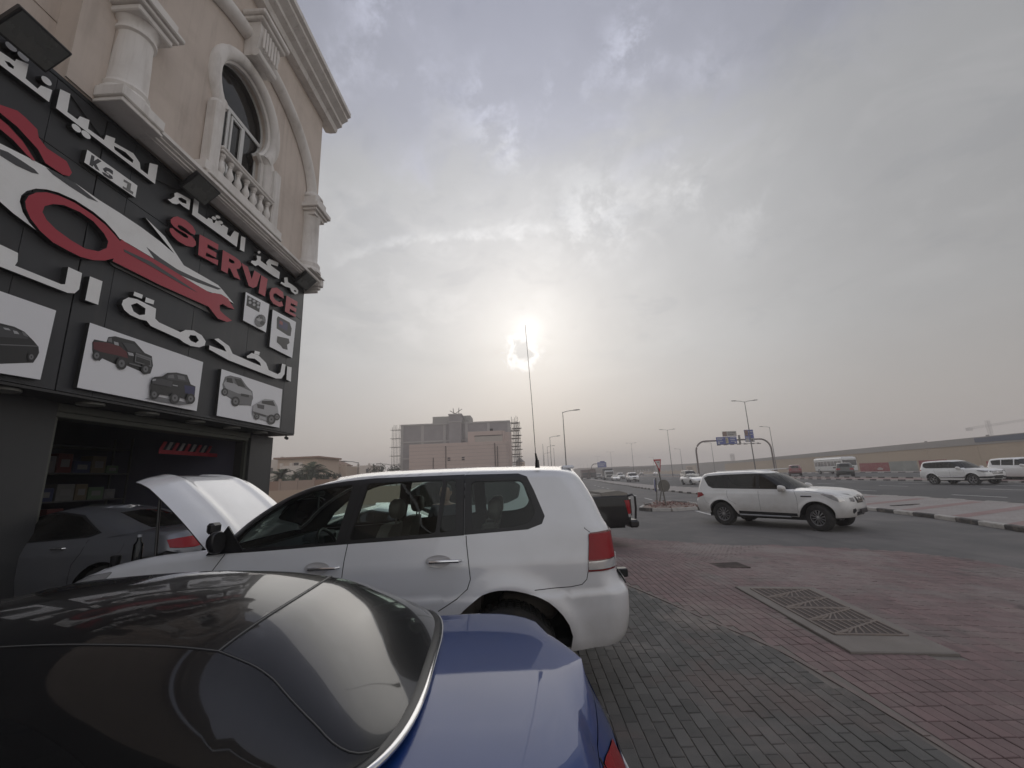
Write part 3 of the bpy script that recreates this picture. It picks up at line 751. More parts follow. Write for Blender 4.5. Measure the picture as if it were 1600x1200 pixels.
def half_column(u, D):
    c = MB(); c.lathe([(.40, 8.02), (.40, 8.1), (.36, 8.16), (.37, 8.28), (.33, 8.34), (.28, 8.42), (.27, 9.75), (.30, 9.80), (.30, 9.86)], u, D, 28)
    co = c.build('column', TRIM, bld, smooth=True)
    c = MB(); c.box(u - .42, u + .44, D - .36, D + .3, 7.985, 8.02, .01); c.box(u + .30, u + .46, D - .32, D + .3, 7.76, 7.98, .02); c.box(u + .31, u + .42, D - .26, D + .3, 7.66, 7.757, .02); c.box(u + .31, u + .38, D - .2, D + .3, 7.56, 7.657, .01); c.build('plinth', TRIM, co)
    c = MB(); c.box(u - .30, u + .30, D - .30, D + .3, 9.86, 9.97); c.box(u - .37, u + .37, D - .37, D + .3, 9.972, 10.05, .01); c.box(u - .44, u + .44, D - .44, D + .3, 10.053, 10.2, .015); c.box(u - .33, u + .33, D - .33, D + .3, 10.203, 10.5, .03)
    c.lathe([(.34, 10.5), (.34, 10.56), (.30, 10.6), (.27, 10.66)], u, D, 28)
    c.build('capital', TRIM, co)
half_column(11.55, 6.30)
# ledge (stone band over the sign) in lengths
lz = [(6.35, 7.98), (6.06, 7.98), (6.02, 7.95), (6.02, 7.88), (6.08, 7.86), (6.08, 7.835), (6.13, 7.82), (6.13, 7.79), (6.18, 7.775), (6.18, 7.765), (6.40, 7.765)]
for u0, u1 in ((5.92, 8.0), (8.0, 10.1), (10.1, 11.95)):
    b = MB(); b.loft([[(u0 + .004, y, z) for y, z in lz], [(u1 - .004, y, z) for y, z in lz]], True, True); b.build('stone_band', TRIM, bld)
b = MB(); b.box(7.15, 9.72, 6.0, 6.34, 7.985, 8.06, .01); b.box(7.10, 9.78, 6.06, 6.34, 8.063, 8.27, .01); b.build('balcony_base', TRIM, bld)
# balustrade
BALP = [(.07, 8.275), (.07, 8.32), (.045, 8.34), (.06, 8.38), (.085, 8.45), (.075, 8.52), (.045, 8.60), (.035, 8.66), (.05, 8.69), (.035, 8.71), (.06, 8.74), (.07, 8.76), (.07, 8.80)]
bal = bpy.data.objects.new('balustrade', None); COL.objects.link(bal); bal.parent = bld
bm_ = MB(); bm_.lathe(BALP, 0, 0, 14); bmesh_ = bm_.mesh('baluster', TRIM, True)
for q in range(7):
    o = bpy.data.objects.new('baluster', bmesh_); COL.objects.link(o); o.parent = bal; o.location = (7.62 + q * .272, 6.17, 0)
b = MB(); b.box(7.5, 9.36, 6.07, 6.27, 8.803, 8.86, .015); b.box(7.48, 9.38, 6.05, 6.29, 8.862, 8.93, .02); b.build('rail', TRIM, bal)
for u in (7.37, 9.51):
    b = MB(); b.box(u - .13, u + .13, 6.10, 6.348, 8.272, 9.86, .03); b.build('jamb_post', TRIM, bld)
# eaves cornice
ez = [(6.34, 13.95), (6.12, 13.95), (6.08, 14.05), (6.08, 14.12), (5.92, 14.18), (5.92, 14.30), (5.72, 14.42), (5.72, 14.52), (5.62, 14.56), (5.62, 14.72), (6.5, 14.95), (6.5, 14.0)]
k = 0; u = -34.0
while u < 12.5:
    u1 = min(u + 1.663, 12.55); b = MB(); b.loft([[(u + .004, y, z) for y, z in ez], [(u1 - .004, y, z) for y, z in ez]], True, True); b.build('eaves_cornice', TRIM, bld); u = u1
# eaves return along the end wall
b = MB(); b.loft([[(12.03 + (6.34 - y), yy, z) for y, z in ez[:-2] + [(6.34, 14.95)]] for yy in (6.35, 17.9)], True, True); b.build('eaves_cornice', TRIM, bld)
# ---- ground floor
b = MB()
b.box(10.81, 11.78, 7.05, 7.45, -.3, 3.16)
b.build('corner_pillar', mat('pillar_cladding', (.040, .041, .043), .5, .1, var=.1, dirt=.3, dcol=(.09, .085, .08), dscale=1.2), bld)
b = MB(); b.box(-34, 6.15, 7.05, 7.35, -.3, 3.20); b.build('side_shop_wall', MATS['pillar_cladding'], bld)  # unseen left run added so the coupe reflects a dark front
for u in (2.0, 4.05, 6.1): pass
JNT = mat('panel_joint', (.008, .008, .008), .9)
# soffit and frame behind the fascia
b = MB(); b.box(-34, 11.83, 6.56, 7.04, 3.24, 7.70); b.box(-34, 11.8, 7.04, 7.5, 3.22, 7.5); b.build('fascia_frame', JNT, bld)
b = MB(); b.box(-34, 11.84, 6.50, 7.49, 3.20, 3.235); b.build('soffit', mat('soffit_panel', (.035, .035, .036), .6, var=.1), bld)
LAMPG = mat('downlight_glass', (.22, .22, .20), .3)
for u in (5.2, 6.34, 7.36, 8.5, 9.62, 10.7):
    d_ = MB(); d_.lathe([(.17, 3.197), (.17, 3.165), (.155, 3.16), (.15, 3.17)], u, 6.75, 28); d_.build('downlight', LAMPG, bld, smooth=True)
b = MB(); b.box(6.16, 10.80, 7.10, 7.42, 2.98, 3.19, .01); b.box(6.16, 10.80, 7.06, 7.12, 3.06, 3.19, .01); b.build('shutter_box', mat('shutter_box_metal', (.10, .105, .09), .5, .5, var=.1), bld)
for x0, x1 in ((10.72, 10.80), (6.16, 6.24)):
    b = MB(); b.box(x0, x1, 7.12, 7.2, -.2, 2.98); b.build('shutter_rail', MATS['shutter_box_metal'], bld)
# apron in front of the shop
b = MB(); b.box(5.3, 11.8, 4.60, 7.6, -.05, .16, .02); o = b.build('apron', CONC, bld); o['kind'] = 'structure'; o['label'] = 'raised concrete floor in front of the workshop'
# workshop room
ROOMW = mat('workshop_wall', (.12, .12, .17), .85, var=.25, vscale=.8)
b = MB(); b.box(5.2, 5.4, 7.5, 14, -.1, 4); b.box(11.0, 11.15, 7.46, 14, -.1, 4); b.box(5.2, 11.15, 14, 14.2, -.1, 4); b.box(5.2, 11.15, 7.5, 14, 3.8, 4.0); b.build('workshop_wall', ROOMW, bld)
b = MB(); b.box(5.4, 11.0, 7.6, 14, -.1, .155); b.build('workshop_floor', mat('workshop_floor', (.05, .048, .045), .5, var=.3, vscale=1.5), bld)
# shop shelves with stock
SHM = mat('shelf_metal', (.10, .10, .105), .5, .3)
for (loc, name, lab) in (((6.2, 10.3, .16), 'shelf_unit', 'dark shelf rack full of boxes at the left back of the workshop'), ((8.6, 10.3, .16), 'shelf_unit', 'dark shelf rack with small parts at the back of the workshop, right side')):
    t = bthing(name, lab, 'shelf', loc)
    for q in range(5):
        s_ = MB(); s_.box(0, 2.1, -.25, .25, .3 + q * .6, .33 + q * .6); s_.build('shelf', SHM, t)
    for x in (0, 2.06):
        s_ = MB(); s_.box(x, x + .04, -.25, -.21, 0, 3.0); s_.box(x, x + .04, .21, .25, 0, 3.0); s_.build('upright', SHM, t)
cols = [('dark grey', (.16, .16, .17)), ('brown', (.14, .115, .08)), ('navy blue', (.04, .05, .11)), ('dark red', (.12, .03, .03)), ('pale grey', (.16, .16, .16)), ('green', (.10, .15, .10))]
for rack, ux in (('left', 6.2), ('right', 8.6)):
    for q in range(4):
        x = ux + .08; cc = random.sample(cols, 5)
        for j in range(5):
            w = random.uniform(.26, .38); h = random.uniform(.18, .44); nm, c = cc[j]
            t = bthing('carton', '%s carton on the %s shelf of the %s workshop rack' % (nm, ('lowest', 'second', 'third', 'top')[q], rack), 'box', (x + w / 2, 10.25, .16 + .33 + q * .6), 'boxes stacked on the workshop shelves')
            m_ = MB(); m_.box(-w / 2, w / 2, -.15, .15, 0, h, .006); m_.build('box', mat('carton_' + nm.replace(' ', '_'), c, .8, var=.2), t)
            m_ = MB(); m_.box(-w * .3, w * .3, -.153, -.151, h * .3, h * .7); m_.build('sticker', mat('sticker_paper', (.18, .18, .18), .7), t)
            x += w + random.uniform(.02, .05)
# red and white striped tarpaulin strip hanging in the workshop
t = bthing('striped_banner', 'red and white striped strip hanging across the back of the workshop opening', 'banner', (9.15, 8.0, 2.62))
RS = mat('banner_red', (.30, .02, .035), .6); WS = mat('banner_white', (.22, .22, .22), .6)
b = MB(); b.box(0, 1.8, 0, .02, 0, .09, .004); b.build('red_edge', RS, t)
for q in range(9):
    b = MB(); x = q * .175; b.prism([(x, .092), (x + .09, .092), (x + .19, .27), (x + .10, .27)], 0, .018); b.build('stripe', WS if q % 2 else RS, t)
# ---- fascia sign
b = MB(); b.box(11.70, 11.78, 7.46, 18, -.2, 7.7); b.build('end_wall', MATS['pillar_cladding'], bld)
sign = bthing('shop_sign', 'dark panelled fascia sign with white Arabic letters, red SERVICE and a car emblem', 'shop sign')
us = [5.60, 6.11, 7.80, 9.48, 11.17, 11.83]; zs = [3.24, 6.66, 7.72]
for i in range(len(us) - 1):
    for j in range(2):
        b = MB(); b.box(us[i] + .004, us[i + 1] - .004, 6.50, 6.555, zs[j] + .004, zs[j + 1] - .004, .004); b.build('panel', CLAD, sign)
b = MB(); b.box(11.835, 11.86, 6.50, 7.2, 3.24, 7.6); b.build('end_panel', CLAD, sign)
b = MB(); b.box(-34, 11.83, 6.495, 6.62, 7.725, 7.80, .01); b.build('top_trim', CLAD, sign)
sign2 = bthing('shop_sign', 'dark fascia of the neighbouring shop left of the panel joint, with white lettering', 'shop sign')
uu = 5.59; k = 0
while uu > -32:  # panels carried on out of view to darken car reflections
    u0 = uu - 1.68 if k else uu - .74
    for j in range(2):
        b = MB(); b.box(u0 + .004, uu - .004, 6.502, 6.555, zs[j] + .004, zs[j + 1] - .004, .004); b.build('panel', CLAD2, sign2)
    uu = u0; k += 1
LW = mat('letter_white', (.80, .80, .79), .45, var=.03, dirt=.2, dcol=(.5, .47, .43)); LR = mat('letter_red', (.36, .014, .035), .4, var=.05); LK = mat('letter_dark', (.05, .05, .055), .5); LG = mat('letter_grey', (.17, .17, .165), .5)
LSIDE = mat('letter_side_black', (.02, .02, .02), .5)
Z8, Z7, Z6, Z5, Z3 = ((170, 300), .26656), ((0, 380), .22495), ((0, 150), .20833), ((0, 0), .16667), ((0, 560), .3125)
def tr_(z, pts, D): return [fp(z[0][0] + x * z[1], z[0][1] + y * z[1], D) for x, y in pts]
from mathutils.geometry import tessellate_polygon as _tp
def glyph(name, m, z, pts, parent=sign, D0=6.50, D1=6.41, holes=(), side=True, label=None):
    """raised letter: front plate at D1, returns to D0"""
    P = tr_(z, pts, D1); Hs = [tr_(z, h, D1) for h in holes]
    loops = [[Vector((x, zz, 0)) for x, zz in L_] for L_ in [P] + Hs]; al = [p for L_ in [P] + Hs for p in L_]
    tris = _tp(loops); b = MB(); b.add([(x, D1, zz) for x, zz in al], tris)
    o = bpy.data.objects.new(name, None)
    fm = len(b.f)
    for L_ in [P] + Hs:
        n = len(L_); oo = len(b.v); b.v += [(x, D1, zz) for x, zz in L_] + [(x, D0 - .002, zz) for x, zz in L_]
        b.f += [(oo + i, oo + (i + 1) % n, oo + n + (i + 1) % n, oo + n + i) for i in range(n)]
    me = b.mesh(name, [m, LSIDE if side else m]); 
    for i, p in enumerate(me.polygons): p.material_index = 0 if i < fm else 1
    ob = bpy.data.objects.new(name, me); COL.objects.link(ob); ob.parent = parent
    if label: ob['label'] = label
    return ob
def circ(cx, cy, rx, ry, n=12, a0=0): return [(cx + rx * math.cos(a0 + 2 * math.pi * k / n), cy + ry * math.sin(a0 + 2 * math.pi * k / n)) for k in range(n)]
def ell(cx, cy, ra, rb, ang, n=14):
    c, s = math.cos(R(ang)), math.sin(R(ang)); return [(cx + ra * math.cos(t) * c - rb * math.sin(t) * s, cy + ra * math.cos(t) * s + rb * math.sin(t) * c) for t in [2 * math.pi * k / n for k in range(n)]]
# SERVICE
glyph('letter', LR, Z8, [(377,148),(402,143),(450,165),(492,200),(510,235),(502,252),(480,240),(452,215),(425,197),(408,192),(403,202),(415,218),(450,238),(490,262),(510,290),(511,312),(492,323),(455,316),(405,287),(372,255),(357,228),(358,212),(374,212),(400,236),(440,264),(462,271),(466,262),(452,246),(415,226),(380,202),(364,180),(362,162)], label='red letter S')
glyph('letter', LR, Z8, [(532,248),(643,308),(640,340),(580,306),(577,326),(632,357),(629,386),(572,354),(568,376),(642,400),(638,430),(524,368)], label='red letter E')
glyph('letter', LR, Z8, [(669,340),(735,378),(768,403),(779,428),(768,448),(748,452),(772,516),(735,498),(712,450),(701,443),(696,478),(658,458)], holes=[[(706,388),(735,405),(738,418),(722,419),(703,407)]], label='red letter R')
glyph('letter', LR, Z8, [(778,416),(815,438),(838,510),(853,460),(890,482),(868,553),(845,563),(820,550)], label='red letter V')
glyph('letter', LR, Z8, [(894,488),(931,510),(916,613),(878,592)], label='red letter I')
glyph('letter', LR, Z8, [(1022,588),(1026,625),(1004,612),(980,594),(966,596),(964,614),(976,633),(1000,646),(1014,640),(1023,668),(1000,673),(965,655),(945,625),(942,590),(955,563),(985,560)], label='red letter C')
glyph('letter', LR, Z8, [(1042,607),(1107,644),(1104,670),(1068,650),(1065,664),(1100,684),(1097,706),(1062,684),(1059,700),(1098,720),(1093,734),(1032,700)], label='red letter E')
# Arabic, small upper line
glyph('arabic_letter', LW, Z8, [(345,42),(362,42),(386,27),(384,8),(400,2),(440,22),(479,44),(472,106),(440,87),(415,66),(398,72),(372,66)], holes=[[(408,34),(426,33),(455,50),(455,70),(430,62),(410,48)]])
glyph('arabic_letter', LW, Z8, [(500,38),(530,48),(522,122),(576,160),(583,150),(606,160),(612,182),(622,180),(628,165),(648,176),(660,200),(668,190),(700,212),(692,248),(712,262),(735,228),(762,240),(750,322),(488,132)])
glyph('arabic_letter', LW, Z8, [(776,258),(802,268),(794,351),(768,338)])
for c in ((617, 153), (640, 146), (655, 178)): glyph('letter_dot', LW, Z8, ell(*c, 15, 9, 25))
glyph('arabic_letter', LW, Z8, [(866,372),(892,378),(890,402),(930,432),(922,412),(940,392),(996,414),(990,436),(950,422),(952,432),(1003,470),(998,510),(962,490),(876,428),(858,434),(832,412),(838,402),(862,404),(870,395)])
glyph('letter_dot', LW, Z8, circ(881, 353, 9, 8))
glyph('arabic_letter', LW, Z8, [(1028,502),(1048,500),(1050,528),(1078,545),(1100,562),(1111,578),(1108,596),(1092,600),(1070,582),(1062,562),(1035,554),(1006,535),(1012,526),(1030,535)], holes=[ell(1092, 580, 8, 5, 30, 8)])
glyph('arabic_letter', LW, Z6, [(452,-52),(528,-16),(505,120),(580,175),(600,152),(672,180),(660,245),(780,330),(795,292),(865,318),(858,350),(1000,430),(1048,500),(1054,548),(1108,590),(1122,502),(1185,518),(1162,660),(420,90)], holes=[[(855,375),(940,420),(1000,480),(995,502),(930,457),(860,402)]])
glyph('letter_dot', LW, Z6, ell(573, 241, 44, 20, 42)); glyph('letter_dot', LW, Z6, ell(645, 290, 44, 20, 42))
glyph('arabic_letter', LW, Z5, [(-60,430),(0,480),(60,520),(140,575),(152,553),(268,602),(240,735),(352,832),(385,800),(490,845),(460,957),(-60,560)], holes=[[(42,567),(90,585),(132,625),(126,647),(80,622)]])
glyph('letter_dot', LW, Z5, ell(104, 438, 68, 27, 40)); glyph('letter_dot', LW, Z5, ell(218, 530, 68, 27, 40)); glyph('letter_dot', LW, Z5, ell(436, 757, 62, 27, 42))
# Arabic, large lower line
glyph('arabic_letter', LW, Z8, [(76,658),(84,634),(115,618),(165,628),(277,684),(272,742),(294,764),(420,822),(450,808),(498,812),(545,840),(568,875),(562,900),(530,910),(480,902),(437,880),(415,862),(300,810),(246,785),(222,755),(180,745),(125,720),(90,690)], holes=[[(130,662),(165,650),(215,682),(212,718),(180,722),(145,700)], [(478,838),(510,842),(528,870),(510,885),(480,872),(468,852)]])
glyph('letter_dot', LW, Z8, [(150,584),(200,603),(194,626),(144,606)]); glyph('letter_dot', LW, Z8, [(218,617),(267,636),(262,659),(212,645)])
glyph('arabic_letter', LW, Z8, [(618,862),(642,858),(705,903),(726,948),(830,994),(893,1020),(886,1000),(855,977),(812,972),(808,962),(838,944),(876,956),(922,1002),(938,1044),(990,1068),(1006,1058),(1016,1006),(1036,1012),(1030,1068),(1012,1093),(980,1093),(700,985),(588,922),(590,899),(690,936),(674,905)])
glyph('letter_dot', LW, Z8, [(856,930),(886,938),(882,956),(852,948)]); glyph('arabic_letter', LW, Z8, [(1046,1022),(1072,1028),(1067,1112),(1041,1100)])
glyph('arabic_letter', LW, Z7, [(-120,-40),(15,15),(125,68),(122,128),(104,155),(425,285),(452,285),(475,165),(570,208),(550,320),(518,348),(470,345),(-120,115)], sign2)
glyph('arabic_letter', LW, Z7, [(625,230),(712,265),(682,428),(592,395)], sign)
# emblem: white car outline, red spanner, red brush strokes
def px(z, pts): return [(z[0][0] + x * z[1], z[0][1] + y * z[1]) for x, y in pts]
ID = ((0, 0), 1.0)
ringtop = px(Z6, [(148,790),(160,745),(200,712),(270,694),(350,700),(440,724),(560,778),(700,868),(790,943),(862,1022),(902,1075)])
carp = px(Z6, [(-150,250),(0,355),(200,455),(360,540),(560,650),(740,778),(900,878),(1060,985),(1200,1090),(1310,1185)]) + px(Z8, [(215,150),(330,262),(440,430),(560,498),(640,545),(664,570)]) + px(Z8, [(700,615),(734,655),(690,628),(640,600),(598,588),(560,575),(330,430),(112,300),(66,278)]) + ringtop[::-1] + px(Z6, [(170,870),(220,950),(268,1004),(100,880),(-150,660)])
glyph('car_emblem', LW, ID, carp, D0=6.50, D1=6.43)
def inlay(name, m, z, pts, D=6.43): glyph(name, m, z, pts, D0=D + .001, D1=D - .004, side=False)
inlay('emblem_line', LK, Z6, [(0,398),(60,420),(170,490),(260,550),(292,586),(240,575),(120,520),(0,445)])
inlay('emblem_line', LK, Z6, [(345,535),(400,560),(560,650),(736,795),(660,765),(520,675),(400,590)])
inlay('emblem_line', LK, Z8, [(222,323),(300,385),(400,452),(500,500),(660,568),(640,572),(520,530),(400,478),(280,410)])
red = px(Z6, [(190,790),(215,748),(270,724),(350,722),(440,746),(560,800),(700,892),(790,965),(860,1040),(902,1090)]) + px(Z8, [(72,275),(110,302),(330,432),(520,548),(596,592),(620,592),(660,600),(700,625),(736,688),(700,676),(668,656),(650,664),(652,695),(680,722),(722,754),(692,762),(640,742),(610,705),(585,672),(300,545),(22,405)]) + px(Z7, [(790,105),(730,120),(650,118),(560,95),(470,50),(380,0)]) + px(Z6, [(400,1100),(300,1010),(230,920),(195,840)])
hole = [px(Z6, [(318,870),(335,825),(400,810),(480,818),(600,870),(700,940),(780,1030),(812,1090),(800,1140),(740,1165),(640,1145),(530,1080),(420,1000),(350,930)])]
glyph('spanner_emblem', LR, ID, red, holes=hole, D0=6.50, D1=6.40)
inlay('spanner_line', LK, Z8, [(88,335),(250,410),(450,540),(520,588),(440,548),(240,430),(92,350)], 6.40)
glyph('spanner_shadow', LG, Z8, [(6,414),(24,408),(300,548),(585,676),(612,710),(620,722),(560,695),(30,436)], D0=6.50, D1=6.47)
glyph('brush_stroke', LR, Z6, [(-80,30),(0,65),(130,110),(190,160),(280,250),(290,310),(350,390),(500,490),(540,575),(520,602),(470,590),(340,502),(285,400),(130,230),(-80,60)], D1=6.42)
glyph('brush_stroke', LR, Z6, [(-80,110),(0,170),(60,220),(170,340),(265,485),(245,480),(200,440),(100,330),(-80,180)], D1=6.42)
# number plate style badge: KS 1
glyph('badge', LW, Z6, [(655,403),(1031,672),(1015,762),(632,497)], D1=6.42)
inlay('badge_letter', LK, Z6, [(688,440),(710,455),(704,488),(735,470),(762,490),(722,512),(748,562),(720,546),(702,518),(695,530),(672,515)], 6.42)
inlay('badge_letter', LK, Z6, [(848,562),(846,590),(822,570),(803,560),(797,570),(842,602),(848,622),(825,622),(778,592),(766,568),(790,578),(815,598),(822,592),(785,568),(772,545),(795,533),(825,545)], 6.42)
inlay('badge_letter', LG, Z6, [(930,625),(985,658),(978,706),(1000,720),(997,738),(920,690),(923,676),(950,692),(957,657),(928,642)], 6.42)
# picture boards: separate things fixed on the fascia
BRD = mat('board_white', (.76, .76, .78), .35, var=.03)
PK = {}
def pm(c): 
    k = 'print_%02d_%02d_%02d' % tuple(int(v * 99) for v in c)
    return mat(k, c, .4)
def board(label, z, quad, prints, D1=6.43):
    t = bthing('picture_board', label, 'sign board')
    glyph('board', BRD, z, quad, t, D0=6.50, D1=D1)
    n = 0
    for c, pts in prints:
        D = D1 - .0015 - .0012 * n; n += 1
        P = tr_(z, pts, D); b = MB(); b.add([(x, D, zz) for x, zz in P], _tp([[Vector((x, zz, 0)) for x, zz in P]])); b.build('print', pm(c), t, fix=False)
    return t
dk, md, gy, lt, rd_, bl_ = (.015, .015, .016), (.05, .05, .055), (.15, .15, .155), (.38, .38, .39), (.10, .012, .016), (.02, .022, .09)
def wheelp(cx, cy, r, k=.85): return [(dk, ell(cx, cy, r * k, r, 0, 16)), (gy, ell(cx, cy, r * k * .6, r * .6, 0, 12)), (dk, ell(cx, cy, r * k * .2, r * .2, 0, 8))]
board('white picture board on the neighbouring fascia showing the rear half of a black car', Z7, [(-200,262),(0,332),(390,468),(280,948),(0,902),(-200,868)],
      [(dk, [(-200,520),(0,555),(100,580),(170,615),(235,680),(268,720),(272,760),(258,790),(230,830),(0,838),(-200,845)]), (md, [(-100,560),(0,570),(90,590),(150,620),(200,665),(0,650),(-100,640)]), (lt, [(20,585),(60,592),(75,606),(35,600)]), (lt, [(90,605),(118,612),(135,632),(100,628)]), (gy, [(150,612),(175,622),(200,655),(165,640)]), (gy, [(0,700),(260,712),(262,718),(0,708)])] + wheelp(218, 790, 32))
board('large white picture board showing a dark red pickup truck and a black pickup truck', Z7, [(625,552),(1411,826),(1366,1166),(535,1002)],
      [(dk, [(640,690),(655,668),(740,685),(752,652),(800,646),(935,682),(1005,762),(1055,785),(1063,850),(1045,905),(1000,912),(975,890),(880,850),(850,878),(810,845),(710,800),(690,818),(655,800),(640,740)]),
       (rd_, [(648,685),(740,690),(780,700),(830,715),(880,755),(890,800),(820,780),(700,755),(650,735)]), (gy, [(752,662),(775,655),(780,690),(750,682)]), (lt, [(790,682),(822,690),(826,712),(796,705)]), (md, [(850,690),(930,700),(990,765),(890,750)]), (lt, [(885,755),(925,765),(930,785),(895,778)]), (gy, [(945,760),(1055,800),(1055,812),(940,772)]), (gy, [(940,775),(1050,812),(1052,860),(935,825)]), (dk, [(948,785),(1042,818),(1044,850),(944,820)]), (gy, [(900,830),(1045,870),(1044,878),(898,838)])] + wheelp(672, 780, 36) + wheelp(845, 835, 44) + wheelp(1012, 875, 36) +
      [(gy, [(1005,1078),(1100,1065),(1340,1115),(1250,1125)]), (dk, [(1042,985),(1055,940),(1075,928),(1125,925),(1165,900),(1225,898),(1300,915),(1325,980),(1358,995),(1352,1060),(1340,1110),(1310,1115),(1290,1080),(1200,1060),(1110,1050),(1090,1078),(1060,1080),(1042,1040)]),
       (bl_, [(1280,985),(1355,998),(1350,1055),(1285,1040)]), (md, [(1150,925),(1180,905),(1230,905),(1295,925),(1310,965),(1160,945)]), (gy, [(1170,918),(1205,912),(1212,940),(1165,935)]), (gy, [(1232,915),(1280,925),(1290,952),(1238,944)]), (lt, [(1200,982),(1235,988),(1234,995),(1200,989)]), (md, [(1055,945),(1120,940),(1200,960),(1190,1000),(1060,975)]), (lt, [(1060,945),(1085,942),(1080,955),(1058,958)])] + wheelp(1072, 1050, 34) + wheelp(1215, 1075, 40) + wheelp(1325, 1080, 36))
board('small white picture board near the corner showing two light coloured off-road cars', Z3, [(1108,53),(1412,155),(1397,347),(1083,286)],
      [(gy, [(1112,130),(1125,92),(1150,85),(1205,98),(1235,140),(1262,165),(1266,200),(1250,235),(1195,235),(1150,200),(1118,180)]), (lt, [(1118,125),(1140,100),(1160,120),(1200,140),(1255,165),(1262,185),(1190,175),(1130,150)]), (dk, [(1135,96),(1160,100),(1165,125),(1132,118)]), (dk, [(1172,100),(1205,106),(1228,145),(1190,138)]), (dk, [(1205,175),(1245,182),(1244,195),(1205,188)]), (gy, [(1190,205),(1260,215),(1255,238),(1192,228)])] + wheelp(1124, 168, 20) + wheelp(1178, 215, 25) +
      [(lt, [(1265,235),(1300,215),(1325,202),(1370,208),(1388,240),(1393,280),(1380,310),(1350,318),(1290,300),(1262,280)]), (dk, [(1310,212),(1365,212),(1378,240),(1308,225)]), (md, [(1285,228),(1322,234),(1320,255),(1288,248)]), (gy, [(1262,262),(1345,288),(1345,300),(1265,275)]), (dk, [(1270,268),(1330,285),(1328,292),(1270,276)])] + wheelp(1284, 290, 16) + wheelp(1357, 305, 25) + wheelp(1385, 292, 18))
board('little white board with a printed air vent grille and a metal engine part', Z8, [(803,586),(941,658),(921,823),(787,752)],
      [(dk, [(812,604),(890,648),(882,705),(806,665)])] + [(lt, ell(828 + q * 24, 634 + q * 13 + r_ * 22 - 8, 9, 8, 30, 10)) for q in range(3) for r_ in (0, 1)] + [(gy, ell(888, 755, 32, 38, 20)), (lt, ell(882, 745, 16, 12, 20)), (dk, ell(900, 768, 14, 12, 0)), (dk, ell(872, 735, 7, 6, 0)), (md, [(880,718),(900,722),(905,745),(885,742)])])
board('little white board at the sign corner with a printed scan tool screen and gearbox', Z8, [(961,689),(1097,762),(1075,973),(942,906)],
      [(dk, [(985,740),(992,728),(1060,765),(1072,800),(1066,845),(1050,842),(984,800)]), (bl_, [(1000,745),(1050,772),(1046,815),(996,788)]), ((.25,.05,.05), [(1002,752),(1020,762),(1018,782),(1000,772)]), (dk, [(988,845),(1055,860),(1060,885),(1045,895),(1048,925),(1020,918),(1008,900),(985,880)])])
# flood lights and a small camera fixed along the top of the sign
def floodlight(u, z, label, w=.55):
    t = bthing('floodlight', label, 'floodlight', (u, 6.22, z), 'floodlights along the top edge of the sign')
    b = MB(); b.box(-.02, .02, .05, .3, -.02, .02); b.box(-w * .45, w * .45, .04, .07, -.06, .0); b.build('bracket', BLACKT, t)
    tilt = R(48)
    b = MB(); b.box(-w / 2, w / 2, -.045, .045, -.22, .22, .012)
    c_ = b.build('housing', BLACKT, t); c_.rotation_euler = (tilt, 0, 0); c_.location = (0, -.05, .02)
    b = MB(); b.box(-w / 2 + .03, w / 2 - .03, -.052, -.046, -.19, .19); l_ = b.build('lens', mat('floodlight_lens', (.10, .105, .10), .25, dirt=.3, dcol=(.2, .19, .17)), c_)
floodlight(4.25, 7.62, 'large black floodlight over the neighbouring sign, at the left edge', .62)
floodlight(7.18, 7.62, 'black floodlight on the sign top edge below the arched balcony window', .62)
floodlight(11.30, 7.66, 'black floodlight on the sign top edge at the building corner', .62)
t = bthing('security_camera', 'tiny black camera hanging under the corner of the dark fascia', 'camera', (11.55, 6.55, 3.2))
b = MB(); b.tube([(0, 0, 0), (0, 0, -.07)], .02, 8); b.build('stem', BLACKT, t)
b = MB(); b.tube([(-.06, -.06, -.11), (.05, .04, -.08)], .042, 12); b.build('housing', BLACKT, t, smooth=True)
b = MB(); b.tube([(-.066, -.066, -.112), (-.075, -.075, -.115)], .03, 10); b.build('lens', LAMPD, t)
# loose cable along the sign top
b = MB(); b.tube([(5.0, 6.485, 7.62), (5.6, 6.48, 7.30), (6.0, 6.48, 7.22), (6.5, 6.48, 7.35), (7.0, 6.46, 7.50), (7.15, 6.3, 7.58)], .012, 6); o = b.build('cable', BLACKT, None); o.rotation_euler = (0, 0, BROT); tag(o, 'thin black cable sagging along the top of the sign towards the middle floodlight', 'cable')
